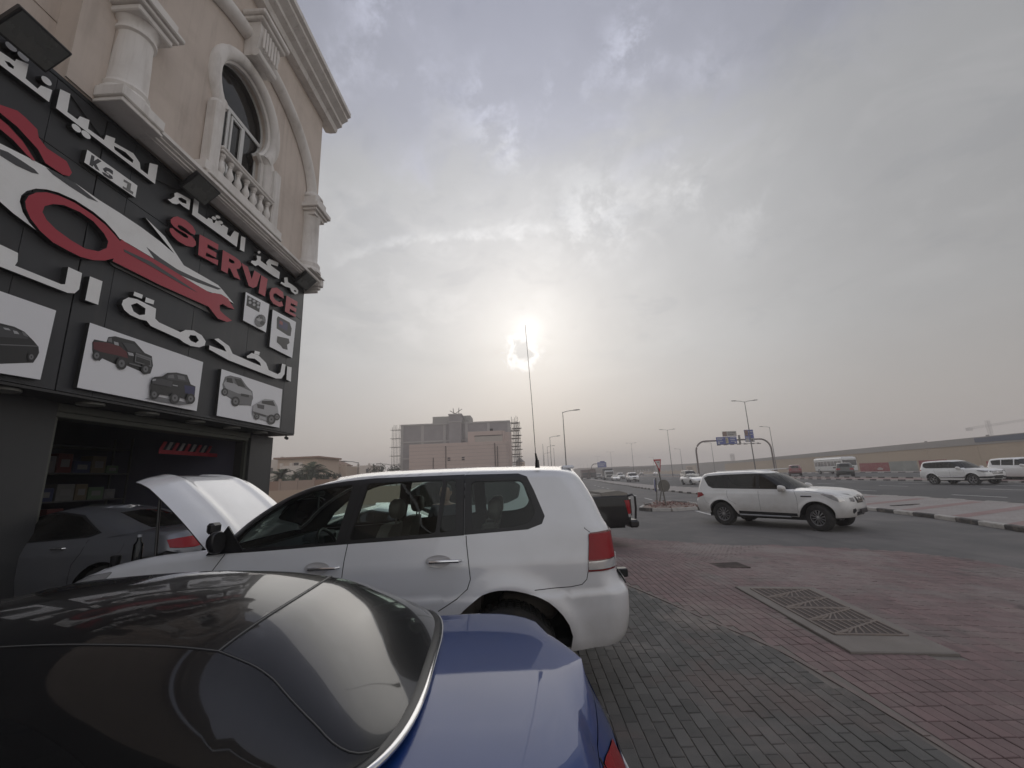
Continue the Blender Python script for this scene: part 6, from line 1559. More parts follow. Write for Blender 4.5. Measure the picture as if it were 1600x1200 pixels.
for x in (1.22, 4.78):
    for sg in (1, -1): wheel(t, x, sg * (PW - .17), .42, .42, .29, sg, 'spoke5')
# ------------------------------------------------------------------ white SUV turning at the junction
def hood_ridges(L):
    def f(x, y):
        s_ = sst(L - 1.7, L - 1.35, x)
        return s_ * (.022 * math.exp(-((abs(y) - .52) / .09) ** 2) - .012 * (1 - sst(.38, .5, abs(y))) * (1 - sst(L - .5, L - .25, x)))
    return f
PL = 5.02
pat_win = [dict(name='window', poly=rounded([(.50, 1.70), (.62, 1.745), (1.30, 1.775), (1.30, 1.335), (.82, 1.345), (.66, 1.42)], .04), mat=DGL, off=-.003, label='dark rear quarter window'),
    dict(name='window', poly=rounded([(1.42, 1.778), (2.42, 1.79), (2.42, 1.31), (1.42, 1.33)], .02), mat=DGL, off=-.003),
    dict(name='window', poly=rounded([(2.54, 1.79), (2.86, 1.775), (3.12, 1.66), (3.42, 1.40), (3.45, 1.295), (2.54, 1.308)], .02), mat=DGL, off=-.003),
    dict(name='window_trim', poly=rounded([(.44, 1.70), (.60, 1.775), (1.3, 1.805), (2.5, 1.82), (2.9, 1.80), (3.2, 1.67), (3.62, 1.285), (3.5, 1.27), (1.4, 1.30), (.80, 1.315), (.62, 1.40)], .03), mat=BLACKT, off=.001),
    dict(name='windscreen', qf=[(.03, 1.245), (.721, 1.245), (.721, 1.82), (.03, 1.80)], mat=glass_mat('windscreen_glass', (.10, .13, .13), .9, .01, .06), off=.001, side='join'),
    dict(name='rear_window', qf=[(-.721, 1.36), (-.08, 1.36), (-.08, 1.74), (-.721, 1.76)], mat=DGL, off=.001, side='join')]
GRM = mat('grille_dark', (.03, .03, .032), .35, .3)
def pat_extra(t, s1, s2):
    L = PL
    for sg in (1, -1):
        b = MB(); b.box(1.75, L - 1.6, sg * 1.04, sg * .84, .37, .42, .02); b.build('side_step', mat('step_alloy', (.30, .30, .30), .4, .6), t)
        b = MB(); b.box(3.80, 4.12, sg * .985, sg * .999, 1.03, 1.08, .006); b.build('side_vent', CHROME, t)
        b = MB(); b.tube([(.9, sg * .62, 1.925), (2.9, sg * .62, 1.935)], .014, 8); b.build('roof_rail', t and WHITE2, t)
    b = MB(); b.box(L + .085, L + .108, -.28, .28, .53, .66, .01); b.build('number_plate', BLACKT, t)
sp = sp_suv(WHITE, PL, lod=1.0, axles=(1.12, 4.20), windows=pat_win, rim='spoke12', handles=[(1.55, 1.12), (2.62, 1.10)], hm=CHROME, hood_detail=hood_ridges(PL), hood_crown=lambda x: .06, extra=[pat_extra], rimr=.60,
    lo_regions=[dict(name='tail_lamp', q=[(.30, 1.16), (-.15, 1.17), (-.22, 1.06), (-.10, .95), (.16, .98), (.40, 1.06)], mat=REDL, off=.012),
        dict(name='headlamp', qf=[(-.0001 + .34 if 0 else .30, 1.00), (.05, 1.03), (.0001, 1.04)], mat=CLEARL, off=.004) if 0 else dict(name='headlamp', poly=[(4.36, 1.125), (4.50, 1.125), (4.74, 1.09), (4.90, 1.04), (4.95, .92), (4.81, .89), (4.66, .96), (4.52, 1.04)], mat=CLEARL, off=.005),
        dict(name='headlamp_inner', qf=[(.001, .90), (.22, .87), (.30, .93), (.26, 1.0), (.001, 1.0)], mat=LAMPD, off=.006),
        dict(name='badge', qf=[(.66, 1.0), (.721, 1.0), (.721, .91), (.66, .91)], mat=CHROME, off=.016, side='join'),
        dict(name='grille_surround', qf=[(.40, 1.09), (.47, 1.09), (.56, .88), (.52, .84)], mat=CHROME, off=.016),
        dict(name='grille_bar', qf=[(.46, 0.887), (.721, 0.887), (.721, 0.873), (.46, 0.873)], mat=CHROME, off=.012, side='join'),
        dict(name='grille_bar', qf=[(.46, 0.937), (.721, 0.937), (.721, 0.923), (.46, 0.923)], mat=CHROME, off=.012, side='join'),
        dict(name='grille_bar', qf=[(.46, 0.987), (.721, 0.987), (.721, 0.973), (.46, 0.973)], mat=CHROME, off=.012, side='join'),
        dict(name='grille_bar', qf=[(.46, 1.037), (.721, 1.037), (.721, 1.023), (.46, 1.023)], mat=CHROME, off=.012, side='join'),
        dict(name='grille', qf=[(.33, 1.08), (.721, 1.09), (.721, .83), (.42, .83)], mat=GRM, off=.006, side='join'),
        dict(name='fog_recess', qf=[(.02, .66), (.20, .68), (.26, .60), (.10, .52), (.02, .56)], mat=GRM, off=.003),
        dict(name='lower_intake', qf=[(.30, .56), (.721, .58), (.721, .47), (.34, .46)], mat=GRM, off=.003, side='join'),
        dict(name='sill_trim', poly=[(1.72, .53), (3.62, .51), (3.62, .42), (1.72, .43)], mat=BLACKT, off=.003)],
    gaps=[[(1.36, 1.24), (1.36, 1.05), (1.42, .9), (1.66, .75)], [(2.48, 1.22), (2.49, .9), (2.49, .52)], [(3.62, 1.21), (3.68, 1.0), (3.66, .53)], [(.42, 1.0), (.5, .8), (.62, .74)], [(3.95, 1.215), (4.30, 1.17), (4.48, 1.14)]])
wr, wf = at_z(1133, 820, -.25), at_z(1280, 830, -.25)
hd = Vector((wf.x - wr.x, wf.y - wr.y, 0)).normalized(); ang = math.atan2(hd.y, hd.x); left = Vector((-hd.y, hd.x, 0))
org = wr - hd * 1.12 + left * (.995 - .03); org.z = -.25
make_car('suv_turning', 'white seven-seat SUV with dark windows turning in the foreground junction with a red tail lamp', sp, org, ang, None, steer=R(-16))
bpy.data.objects['suv_turning'].name = 'suv_car'
# ------------------------------------------------------------------ white off-road car on the highway, right
LL = 4.98
l3_win = [dict(name='window', poly=rounded([(.46, 1.66), (.60, 1.725), (1.30, 1.765), (2.48, 1.785), (2.48, 1.325), (1.3, 1.34), (.75, 1.345), (.52, 1.42)], .06), mat=DGL, off=-.003),
    dict(name='window', poly=rounded([(2.56, 1.785), (2.8, 1.765), (3.05, 1.67), (3.36, 1.40), (3.38, 1.31), (2.56, 1.325)], .02), mat=DGL, off=-.003),
    dict(name='window_trim', poly=rounded([(.42, 1.66), (.56, 1.75), (1.3, 1.79), (2.5, 1.81), (2.85, 1.79), (3.12, 1.67), (3.5, 1.30), (1.3, 1.315), (.72, 1.32), (.47, 1.42)], .05), mat=BLACKT, off=.001),
    dict(name='windscreen', qf=[(.03, 1.245), (.721, 1.245), (.721, 1.82), (.03, 1.80)], mat=DGL, off=.001, side='join'),
    dict(name='rear_window', qf=[(-.721, 1.36), (-.08, 1.36), (-.08, 1.74), (-.721, 1.76)], mat=DGL, off=.001, side='join')]
def l3_extra(t, s1, s2):
    L = LL
    b = MB(); b.box(L + .085, L + .12, -.32, .32, .58, .70, .01); b.build('number_plate', BLACKT, t)
    for sg in (1, -1):
        b = MB(); b.box(1.7, L - 1.55, sg * 1.02, sg * .86, .36, .42, .02); b.build('side_step', WHITE, t)
        b = MB(); b.box(1.72, L - 1.5, sg * .975, sg * 1.005, .60, .64, .01); b.build('side_moulding', CHROME, t)
sp = sp_suv(WHITE2, LL, W=.99, lod=.8, windows=l3_win, rim='spoke5', handles=[(1.55, 1.15), (2.62, 1.14)], hood_detail=lambda x, y: -.02 * (1 - sst(.3, .45, abs(y))) * sst(3.4, 3.8, x) * (1 - sst(4.5, 4.8, x)), hood_crown=lambda x: .06, extra=[l3_extra], rimr=.66,
    lo_regions=[dict(name='tail_lamp', q=[(.26, 1.20), (-.25, 1.20), (-.25, 1.10), (.22, 1.10)], mat=REDL, off=.01),
        dict(name='headlamp', qf=[(-.0, 0)] and [(.02, 1.04), (.16, 1.03), (.16, .92), (.02, .95)], mat=LAMPD, off=.008),
        dict(name='headlamp', poly=[(4.42, 1.10), (4.7, 1.09), (4.93, 1.05), (4.93, .96), (4.75, .98), (4.5, 1.04)], mat=LAMPD, off=.008),
        dict(name='badge', qf=[(.66, .98), (.721, .98), (.721, .90), (.66, .90)], mat=CHROME, off=.016, side='join'),
        dict(name='grille_bar', qf=[(.20, 0.860), (.721, 0.860), (.721, 0.840), (.20, 0.840)], mat=CHROME, off=.012, side='join'),
        dict(name='grille_bar', qf=[(.20, 0.920), (.721, 0.920), (.721, 0.900), (.20, 0.900)], mat=CHROME, off=.012, side='join'),
        dict(name='grille_bar', qf=[(.20, 0.980), (.721, 0.980), (.721, 0.960), (.20, 0.960)], mat=CHROME, off=.012, side='join'),
        dict(name='grille_bar', qf=[(.20, 1.040), (.721, 1.040), (.721, 1.020), (.20, 1.020)], mat=CHROME, off=.012, side='join'),
        dict(name='grille', qf=[(.17, 1.07), (.721, 1.08), (.721, .80), (.22, .80)], mat=GRM, off=.006, side='join'),
        dict(name='lamp_strip', poly=[(4.60, .99), (4.95, .94), (4.95, .90), (4.7, .95)], mat=CLEARL, off=.012),
        dict(name='bumper_intake', qf=[(.0, .62), (.25, .64), (.25, .54), (.02, .50)], mat=GRM, off=.003), dict(name='lower_intake', qf=[(.25, .66), (.721, .68), (.721, .46), (.30, .46)], mat=GRM, off=.003, side='join')],
    gaps=[[(1.36, 1.24), (1.36, 1.05), (1.42, .9), (1.66, .75)], [(2.52, 1.22), (2.53, .9), (2.53, .52)], [(3.52, 1.21), (3.58, 1.0), (3.56, .53)]])
wr, wf = at_z(1460, 757, -.25), at_z(1535, 758, -.25)
hd = Vector((wf.x - wr.x, wf.y - wr.y, 0)).normalized(); ang = math.atan2(hd.y, hd.x) ; left = Vector((-hd.y, hd.x, 0))
org = wr - hd * 1.12 + left * .96; org.z = -.25
make_car('suv_car', 'white off-road car with a wide dark grille driving on the highway at the right', sp, org, ang)
# ------------------------------------------------------------------ generic traffic
def far_lane(l, x):
    d = ray(x, 738); k = d.x / d.y; y = l / (k * math.cos(RA) - math.sin(RA)); return Vector((k * y, y, -.085))
def traffic(kind, name, label, px_, dirn, paint, z=-.245, group='vehicles driving on the highway', head=0.0, lod=.35, **k):
    p = at_z(px_[0], px_[1], z) if px_[1] > 100 else far_lane(px_[1], px_[0])
    if px_[1] < 100: z = -.085
    a = math.pi / 2 - RA + (math.pi if dirn < 0 else 0) + head
    f = Vector((math.cos(a), math.sin(a), 0))
    if kind == 'suv':
        L = k.pop('L', 4.9)
        win = [dict(name='window', poly=[(.52, 1.66), (.62, 1.74), (1.35, 1.77), (1.35, 1.33), (.66, 1.36)], mat=DGL, off=-.003), dict(name='window', poly=[(1.42, 1.77), (2.36, 1.78), (2.36, 1.31), (1.42, 1.33)], mat=DGL, off=-.003),
               dict(name='window', poly=[(2.46, 1.78), (2.70, 1.76), (2.95, 1.64), (3.28, 1.36), (3.28, 1.30), (2.46, 1.31)], mat=DGL, off=-.003),
               dict(name='windscreen', qf=[(.03, 1.245), (.721, 1.245), (.721, 1.82), (.03, 1.80)], mat=DGL, off=.001, side='join'), dict(name='rear_window', qf=[(-.721, 1.36), (-.08, 1.36), (-.08, 1.76), (-.721, 1.78)], mat=DGL, off=.001, side='join')]
        lo = [dict(name='tail_lamp', q=[(.24, 1.2), (-.18, 1.2), (-.18, .98), (.2, .98)], mat=REDL, off=.01), dict(name='headlamp', qf=[(.02, 1.02), (.22, 1.02), (.22, .90), (.02, .92)], mat=CLEARL, off=.01), dict(name='grille', qf=[(.30, 1.0), (.721, 1.0), (.721, .80), (.30, .82)], mat=GRM, off=.008, side='join'), dict(name='lower_intake', qf=[(.30, .66), (.721, .68), (.721, .46), (.30, .46)], mat=GRM, off=.003, side='join')]
        sp = sp_suv(paint, L, lod=lod, windows=win, lo_regions=lo, **k); half = L / 2
    else:
        L = k.pop('L', 4.6)
        lo = [dict(name='tail_lamp', q=[(.24, .96), (-.24, .97), (-.24, .84), (.2, .84)], mat=REDL, off=.01), dict(name='headlamp', qf=[(.02, .70), (.22, .70), (.22, .60), (.02, .60)], mat=CLEARL, off=.01), dict(name='grille', qf=[(.30, .70), (.721, .70), (.721, .56), (.30, .58)], mat=GRM, off=.008, side='join'), dict(name='lower_intake', qf=[(.20, .46), (.721, .48), (.721, .34), (.25, .34)], mat=GRM, off=.003, side='join')]
        sp = sp_sedan(paint, L, lod=lod, windows=sedan_windows(L), lo_regions=lo, **k); half = L / 2
    o = p - f * half; o.z = z
    return make_car(name, label, sp, o, a, group)
GREENP = mat('dark_green_paint', (.035, .042, .038), .3, .2, 1.0, dirt=.3, dcol=(.16, .14, .12)); REDP_ = mat('maroon_paint', (.14, .02, .022), .35, .1, 1.0, dirt=.3, dcol=(.2, .15, .13)); SANDP = mat('grey_brown_paint', (.14, .125, .11), .4, .2, 1.0, dirt=.3)
traffic('sedan', 'saloon_car', 'white saloon car coming along the highway just left of the white seven-seat SUV', (1083, 757), -1, WHITE2, head=R(8), lod=.6)
traffic('suv', 'suv_car', 'grey-brown SUV on the highway following right behind the white saloon', (1079, 751.5), -1, SANDP, head=R(4), H=2.0)
traffic('suv', 'suv_car', 'dark green SUV driving away on the far carriageway in front of the white bus', (1320, 40.5), 1, GREENP, head=R(-30), lod=.6)
traffic('suv', 'suv_car', 'maroon SUV on the far carriageway right above the bonnet of the white seven-seater', (1242, 43.5), 1, REDP_, head=R(-25), lod=.5)
traffic('suv', 'suv_car', 'white SUV cut off by the right edge of the photo', (1612, 752), -1, WHITE2, lod=.7)
traffic('suv', 'suv_car', 'white SUV on the highway left of the yield sign', (989, 752.8), -1, WHITE2, lod=.5)
traffic('sedan', 'saloon_car', 'white saloon far along the highway right of the flatbed lorry', (962, 751), -1, WHITE2, L=4.5)
traffic('suv', 'suv_car', 'white SUV far along the highway behind the white saloon', (970, 748.5), -1, WHITE)
traffic('suv', 'suv_car', 'small grey SUV far along the highway next to the dark lorry', (936, 748.5), -1, SANDP)
traffic('sedan', 'saloon_car', 'white car far along the highway between the grey SUV and the flatbed lorry', (946, 749), -1, WHITE)
traffic('sedan', 'saloon_car', 'small pale car far away on the right carriageway behind the yield sign', (1024, 45), 1, WHITE, head=R(-8))
traffic('sedan', 'saloon_car', 'small dark car far away on the right carriageway just right of the yield sign head', (1002, 42), 1, GREENP, head=R(-8))
traffic('suv', 'suv_car', 'small pale SUV far away at the left end of the highway', (901, 747), -1, SANDP)
# ---- cars parked between the white car and the pickup (seen through its windows)
TEAL = mat('silver_paint', (.46, .47, .47), .35, .3, 1.0, dirt=.25)
sp = sp_suv(TEAL, 4.8, lod=.7, windows=[dict(w) for w in l3_win], handles=[(1.5, 1.15), (2.6, 1.14)], lo_regions=[dict(name='tail_lamp', q=[(.24, 1.2), (-.18, 1.2), (-.18, .98), (.2, .98)], mat=REDL, off=.01)], L_=0)
sp.pop('L_')
make_car('parked_suv', 'silver estate car seen only through the windows of the white off-road car', sp, (.55, 9.6, -.03), math.pi - R(3))
sp = sp_sedan(WHITE, 4.7, lod=.7, windows=sedan_windows(4.7), lo_regions=[dict(name='tail_lamp', q=[(.24, .96), (-.24, .97), (-.24, .84), (.2, .84)], mat=REDL, off=.01)])
make_car('parked_saloon', 'white saloon seen through the front windows of the white off-road car', sp, (-.2, 7.35, 0), math.pi + R(2))
# ---- bus and lorries
t = thing('bus', 'white bus passing behind the dark green SUV on the far carriageway', 'bus', far_lane(51, 1306), math.pi / 2 - RA - R(8))
BW = mat('bus_white', (.66, .66, .64), .4, 0, .5, dirt=.3)
b = MB(); b.box(-5.4, 5.4, -1.15, 1.15, .45, 2.85, .18); b.build('body', BW, t, True)
b = MB(); b.box(-4.9, 4.9, -.95, .95, 2.852, 2.98, .06); b.build('roof_unit', BW, t)
for sg in (1, -1):
    for q_ in range(8):
        b = MB(); b.box(-5.1 + q_ * 1.28, -5.1 + q_ * 1.28 + 1.16, sg * 1.14, sg * 1.16, 1.45, 2.3, .01); b.build('window', mat('bus_window', (.03, .035, .04), .1, coat=1), t)
for x in (-3.6, 3.6):
    for sg in (1, -1): wheel(t, x, sg * 1.02, .48, .48, .28, sg, 'steel')
b = MB(); b.box(5.38, 5.41, -1.0, 1.0, 1.3, 2.4, .01); b.build('windscreen', MATS['bus_window'], t)
b = MB(); b.box(-5.41, -5.38, -1.0, 1.0, 1.5, 2.4, .01); b.build('rear_window', MATS['bus_window'], t)
def lorry(label, px_, cabc, loadc, hload, L=7.5, dirn=-1, w=1.25):
    a = math.pi / 2 - RA + (math.pi if dirn < 0 else 0); p = at_z(px_[0], px_[1], -.245)
    t = thing('lorry', label, 'lorry', p, a, 'lorries far along the highway')
    b = MB(); b.box(L / 2 - 1.9, L / 2, -w, w, .6, 2.7, .15); b.build('cab', cabc, t, True)
    b = MB(); b.box(L / 2 - .02, L / 2 + .015, -w + .15, w - .15, 1.6, 2.4, .005); b.build('windscreen', MATS['bus_window'], t)
    b = MB(); b.box(L / 2 - .01, L / 2 + .03, -w + .35, w - .35, .9, 1.4); b.build('grille', GRM, t)
    b = MB(); b.box(-L / 2, L / 2 - 2.1, -w, w, 1.0, hload, .04); b.build('load_body', loadc, t)
    b = MB(); b.box(-L / 2, L / 2 - .2, -.4, .4, .6, .95); b.build('chassis', UNDER, t)
    for x in (-L / 2 + 1.2, -L / 2 + 2.4, L / 2 - 1.1):
        for sg in (1, -1): wheel(t, x, sg * (w - .15), .48, .48, .28, sg, 'steel')
BRN = mat('lorry_brown', (.11, .07, .06), .6, var=.2, dirt=.3); DKG = mat('lorry_dark', (.05, .05, .055), .6)
lorry('brown high-sided lorry far along the highway, left one of two side by side', (914, 749), BRN, BRN, 3.6)
lorry('brown high-sided lorry far along the highway, right one of two side by side', (926, 748.5), BRN, BRN, 3.7)
lorry('lorry with a dark upright load on a pale flatbed far along the highway', (951, 750), BW, DKG, 3.3, 6.5)
# ------------------------------------------------------------------ standing man seen through the rear side window of the white car
def person(loc, rz, label, shirt, trousers, H=1.72):
    t = thing('person', label, 'person', loc, rz)
    k = H / 1.72
    J = {'pel': (0, 0, .93), 'spi': (0, .01, 1.12), 'che': (0, .0, 1.30), 'nec': (0, 0, 1.46), 'hea': (0, .02, 1.53),
         'hl': (.09, 0, .90), 'kl': (.11, .02, .49), 'al': (.12, -.01, .09), 'tl': (.13, .13, .04), 'hr': (-.09, 0, .90), 'kr': (-.11, .02, .49), 'ar': (-.12, -.01, .09), 'tr': (-.13, .13, .04),
         'sl': (.18, 0, 1.40), 'el': (.27, .02, 1.13), 'wl': (.20, .20, 1.02), 'sr': (-.18, 0, 1.40), 'er': (-.27, .02, 1.13), 'wr': (-.20, .20, 1.02)}
    rad = dict(pel=.135, spi=.125, che=.15, nec=.055, hea=.06, hl=.095, kl=.06, al=.045, tl=.04, hr=.095, kr=.06, ar=.045, tr=.04, sl=.075, el=.045, wl=.03, sr=.075, er=.045, wr=.03)
    names = list(J); idx = {n: i for i, n in enumerate(names)}
    E = [('pel', 'spi'), ('spi', 'che'), ('che', 'nec'), ('nec', 'hea'), ('pel', 'hl'), ('hl', 'kl'), ('kl', 'al'), ('al', 'tl'), ('pel', 'hr'), ('hr', 'kr'), ('kr', 'ar'), ('ar', 'tr'), ('che', 'sl'), ('sl', 'el'), ('el', 'wl'), ('che', 'sr'), ('sr', 'er'), ('er', 'wr')]
    vs = [Vector(J[n]) * k for n in names]; rr = [rad[n] * k for n in names]; ed = [(idx[a], idx[b]) for a, b in E]
    for sg, w in ((1, 'wl'), (-1, 'wr')):       # palm and five fingers
        pb = Vector(J[w]) * k; o = len(vs); vs.append(pb + Vector((-sg * .02, .07, -.02))); rr.append(.026); ed.append((idx[w], o))
        for f in range(4):
            b0 = vs[o] + Vector((sg * (.024 - .016 * f), .015, 0)); i0 = len(vs); vs += [b0, b0 + Vector((0, .035 - .003 * abs(f - 1.5), -.012)), b0 + Vector((0, .05, -.035))]; rr += [.009, .0085, .007]; ed += [(o, i0), (i0, i0 + 1), (i0 + 1, i0 + 2)]
        i0 = len(vs); vs += [pb + Vector((-sg * .045, .045, -.005)), pb + Vector((-sg * .055, .085, -.015))]; rr += [.010, .008]; ed += [(idx[w], i0), (i0, i0 + 1)]
    me = bpy.data.meshes.new('body'); me.from_pydata(vs, ed, []); me.materials.append(shirt); me.materials.append(trousers); me.materials.append(SKIN)
    o = bpy.data.objects.new('body', me); COL.objects.link(o)
    md = o.modifiers.new('s', 'SKIN'); sv = me.skin_vertices[0].data
    for i, r_ in enumerate(rr): sv[i].radius = (r_, r_ * (.75 if i < 3 else 1)); 
    sv[0].use_root = True
    sb = o.modifiers.new('u', 'SUBSURF'); sb.levels = 2; sb.render_levels = 2
    bpy.context.view_layer.update(); dg = bpy.context.evaluated_depsgraph_get(); m2 = bpy.data.meshes.new_from_object(o.evaluated_get(dg)); m2.name = 'body'
    o.modifiers.clear(); o.data = m2
    m2.materials.clear(); [m2.materials.append(x) for x in (shirt, trousers, SKIN)]
    for p in m2.polygons:
        c = p.center; p.use_smooth = True
        p.material_index = 1 if c.z < .95 * k else (2 if c.z > 1.45 * k or (c.y > .10 * k and c.z < 1.10 * k) else 0)
    o.parent = t
    h = MB(); rings = []
    for zz, w_, d_ in ((1.50, .045, .05), (1.53, .058, .07), (1.58, .07, .088), (1.63, .076, .096), (1.67, .074, .094), (1.70, .058, .075), (1.72, .02, .03)):
        rings.append([(w_ * k * math.cos(a), (.025 + d_ * math.sin(a)) * k, zz * k) for a in [2 * math.pi * j / 16 for j in range(16)]])
    h.loft(rings, True, True); h.tube([(0, .118 * k, 1.61 * k), (0, .136 * k, 1.585 * k), (0, .118 * k, 1.575 * k)], .012, 6); ho = h.build('head', SKIN, t, True)
    for sg in (1, -1):
        e = MB(); e.lathe([(.001, .105), (.010, .112), (.001, .118)], sg * .03, 1.615 * k, 8, 'y'); e.build('eye', BLACKT, ho)
        e = MB(); e.tube([(sg * .078, .02, 1.585 * k), (sg * .085, .012, 1.61 * k), (sg * .078, .02, 1.635 * k)], .012, 6); e.build('ear', SKIN, ho)
    e = MB(); e.tube([(-.022, .112, 1.548 * k), (0, .119, 1.546 * k), (.022, .112, 1.548 * k)], .005, 6); e.build('mouth', mat('lips', (.25, .10, .08), .6), ho)
    rings = []
    for zz, w_, d_ in ((1.60, .078, .085), (1.65, .083, .098), (1.70, .072, .088), (1.735, .035, .045)):
        rings.append([(w_ * k * math.cos(a), (.005 + d_ * math.sin(a)) * k, zz * k + (.03 if math.sin(a) > .3 and zz < 1.62 else 0)) for a in [2 * math.pi * j / 16 for j in range(16)]])
    h = MB(); h.loft(rings, True, True); h.build('hair', mat('hair_black', (.015, .012, .01), .7), t, True)
SKIN = mat('skin', (.28, .16, .11), .6)
pp = at_y(697, 790, 6.35)
person((pp.x, 6.35, 0), math.pi - R(10), 'man in dark clothes standing behind the white off-road car, seen through its rear door window', mat('shirt_dark', (.035, .037, .042), .9), mat('trousers_dark', (.03, .03, .033), .9))
# ================================================================== STREET FURNITURE AND BACKGROUND
GALV = mat('galvanised_steel', (.16, .155, .15), .6, .5, var=.1, dirt=.2)
DKST = mat('dark_steel', (.075, .065, .06), .6, .4)
def street_lamp(pos, h, arms, label, group, yaw=0.0, r0=.11):
    t = thing('street_lamp', label, 'street lamp', pos, yaw, group)
    b = MB(); b.tube([(0, 0, 0), (0, 0, h * .5), (0, 0, h)], [r0, r0 * .8, r0 * .5], 10); b.build('pole', GALV, t, True)
    b = MB(); b.tube([(0, 0, 0), (0, 0, .9)], [r0 * 1.5, r0 * 1.45], 10); b.build('base', GALV, t)
    for s_ in arms:
        b = MB(); b.tube([(0, 0, h - .1), (s_ * .8, 0, h + .10), (s_ * 1.7, 0, h + .18)], .045, 8); b.build('arm', GALV, t, True)
        b = MB(); b.loft([[(s_ * 1.6, -.10, h + .14), (s_ * 1.6, .10, h + .14), (s_ * 1.6, .08, h + .24), (s_ * 1.6, -.08, h + .24)], [(s_ * 2.1, -.17, h + .15), (s_ * 2.1, .17, h + .15), (s_ * 2.1, .12, h + .28), (s_ * 2.1, -.12, h + .28)], [(s_ * 2.55, -.08, h + .19), (s_ * 2.55, .08, h + .19), (s_ * 2.55, .06, h + .27), (s_ * 2.55, -.06, h + .27)]], True, True); b.build('lamp_head', DKST, t)
    return t
def on_line(l, px_x, px_y=738):
    """ground point on the road line at lateral distance l along the line of sight"""
    d = ray(px_x, px_y); k = d.x / d.y; s_ = None
    # x*cos - y*sin = l
    y = l / (k * math.cos(RA) - math.sin(RA)); return Vector((k * y, y, -.12))
def h_of(p, x, y):
    d = ray(x, y); return CAMH + d.z * (p.y / d.y) - p.z
proto = None
G1 = 'double armed street lamps on the central reserve'
for k, (bx, by, tx, ty, lab) in enumerate(((1181, 737, 1160, 626, 'tall double armed street lamp in front of the right gantry sign'), (1051, 741, 1040, 671, 'double armed street lamp just left of the gantry'), (991, 741, 986, 692, 'double armed street lamp left of the yield sign'), (957, 741, 954, 706, 'double armed street lamp beside the small blue gantry sign'), (936, 741, 934, 713, 'far double armed street lamp just above the distant traffic'))):
    p = on_line(36.9, bx, by); street_lamp(p, h_of(p, tx, ty) - .2, (1, -1), lab, G1, -RA + .12)
for k in range(6):
    p = RD(36.9, 480 + 62 * k, -.12); street_lamp(p, 15, (1, -1), 'tiny double armed street lamp far down the highway, %s in the receding row' % ('first', 'second', 'third', 'fourth', 'fifth', 'sixth')[k], G1, -RA)
G2 = 'single armed street lamps beyond the far carriageway'
for k, (bx, by, tx, ty, lab) in enumerate(((1214, 736, 1201, 666, 'single armed street lamp right of the gantry'), (1117, 735, 1109, 691, 'single armed street lamp seen under the gantry'), (1067, 737, 1062, 701, 'single armed street lamp left of the gantry leg'), (1023, 738, 1019, 714, 'faint single armed street lamp far beyond the yield sign'))):
    p = on_line(58.5, bx, by); street_lamp(p, h_of(p, tx, ty) - .2, (-1,), lab, G2, -RA)
G3 = 'single armed street lamps on the left side of the service road'
for k, (bx, by, tx, ty, hh, lab) in enumerate(((885, 731, 879, 642, 11, 'nearest single armed street lamp behind the tail of the white off-road car'), (867, 731, 859, 682, 11, 'second single armed street lamp left of the nearest one'), (860, 731, 855, 697, 11, 'third single armed street lamp in the left row'), (853, 731, 850, 708, 11, 'fourth and faintest single armed street lamp in the left row'))):
    p = at_z(tx, ty, hh); p.z = -.25; street_lamp(p, hh + .1, (1,), lab, G3, -RA + .1, .09)
for (tx, ty, Y, lab) in ((560, 720, 62, 'small street lamp above the pale villa left of the scaffolded block'), (611, 724, 75, 'small street lamp beside the scaffolding')):
    p = at_y(tx, ty, Y); street_lamp((p.x, Y, -.3), p.z + .1, (-1,), lab, 'street lamps by the villas', 0, .08)
# plain poles at the left of the row
for (tx, ty, Y, lab) in ((848, 694, 120, 'thin bare pole left of the row of street lamps'), (865, 700, 150, 'thin bare pole between the street lamps'),):
    p = at_y(tx, ty, Y); t = thing('utility_pole', lab, 'pole', (p.x, Y, -.3)); b = MB(); b.tube([(0, 0, 0), (0, 0, p.z + .3)], [.09, .05], 8); b.build('pole', GALV, t)
# ---- signs on the island
SBACK = mat('sign_back_grey', (.14, .135, .12), .6, .3, var=.1, dirt=.3); SRED = mat('sign_red', (.40, .02, .03), .4, var=.05, dirt=.15); SWH = mat('sign_white', (.60, .58, .56), .45, dirt=.2); SBLU = mat('sign_blue', (.02, .045, .26), .4, dirt=.15, dcol=(.2, .2, .22))
base1 = at_z(1041, 791, -.15); base2 = at_z(1027, 789, -.15)
t = thing('yield_sign', 'red and white triangular yield sign on a leaning pole in the traffic island', 'road sign', (*base1[:2], -.17))
top1 = at_y(1026, 720, base1.y); v = Vector((top1.x - base1.x, 0, top1.z + .17))
b = MB(); b.tube([(0, 0, 0), v], .038, 10); b.build('pole', SBACK, t, True)
t_c = at_y(1026, 731, base1.y) - Vector((base1.x, base1.y, -.17)); t_c.y = -.06
def tri(s_, dz=0): return [(t_c.x + a * s_ * .46 - .02, t_c.z + dz + b_ * s_) for a, b_ in ((-1.15, .42), (1.15, .42), (.0 + .25, -1.05))]
tl = at_y(1020, 718, base1.y); tr2 = at_y(1032, 717.5, base1.y); tb = at_y(1031, 738, base1.y)
loc_ = lambda p: (p.x - base1.x, p.z + .17)
T3 = [loc_(tl), loc_(tr2), loc_(tb)]; c3 = (sum(p[0] for p in T3) / 3, sum(p[1] for p in T3) / 3)
sc3 = lambda k: [(c3[0] + (p[0] - c3[0]) * k, c3[1] + (p[1] - c3[1]) * k) for p in T3]
b = MB(); b.prism(sc3(1.0), -.07, -.05); b.build('sign_plate', SRED, t)
b = MB(); b.prism(sc3(.66), -.074, -.071); b.build('sign_face', SWH, t)
b = MB()
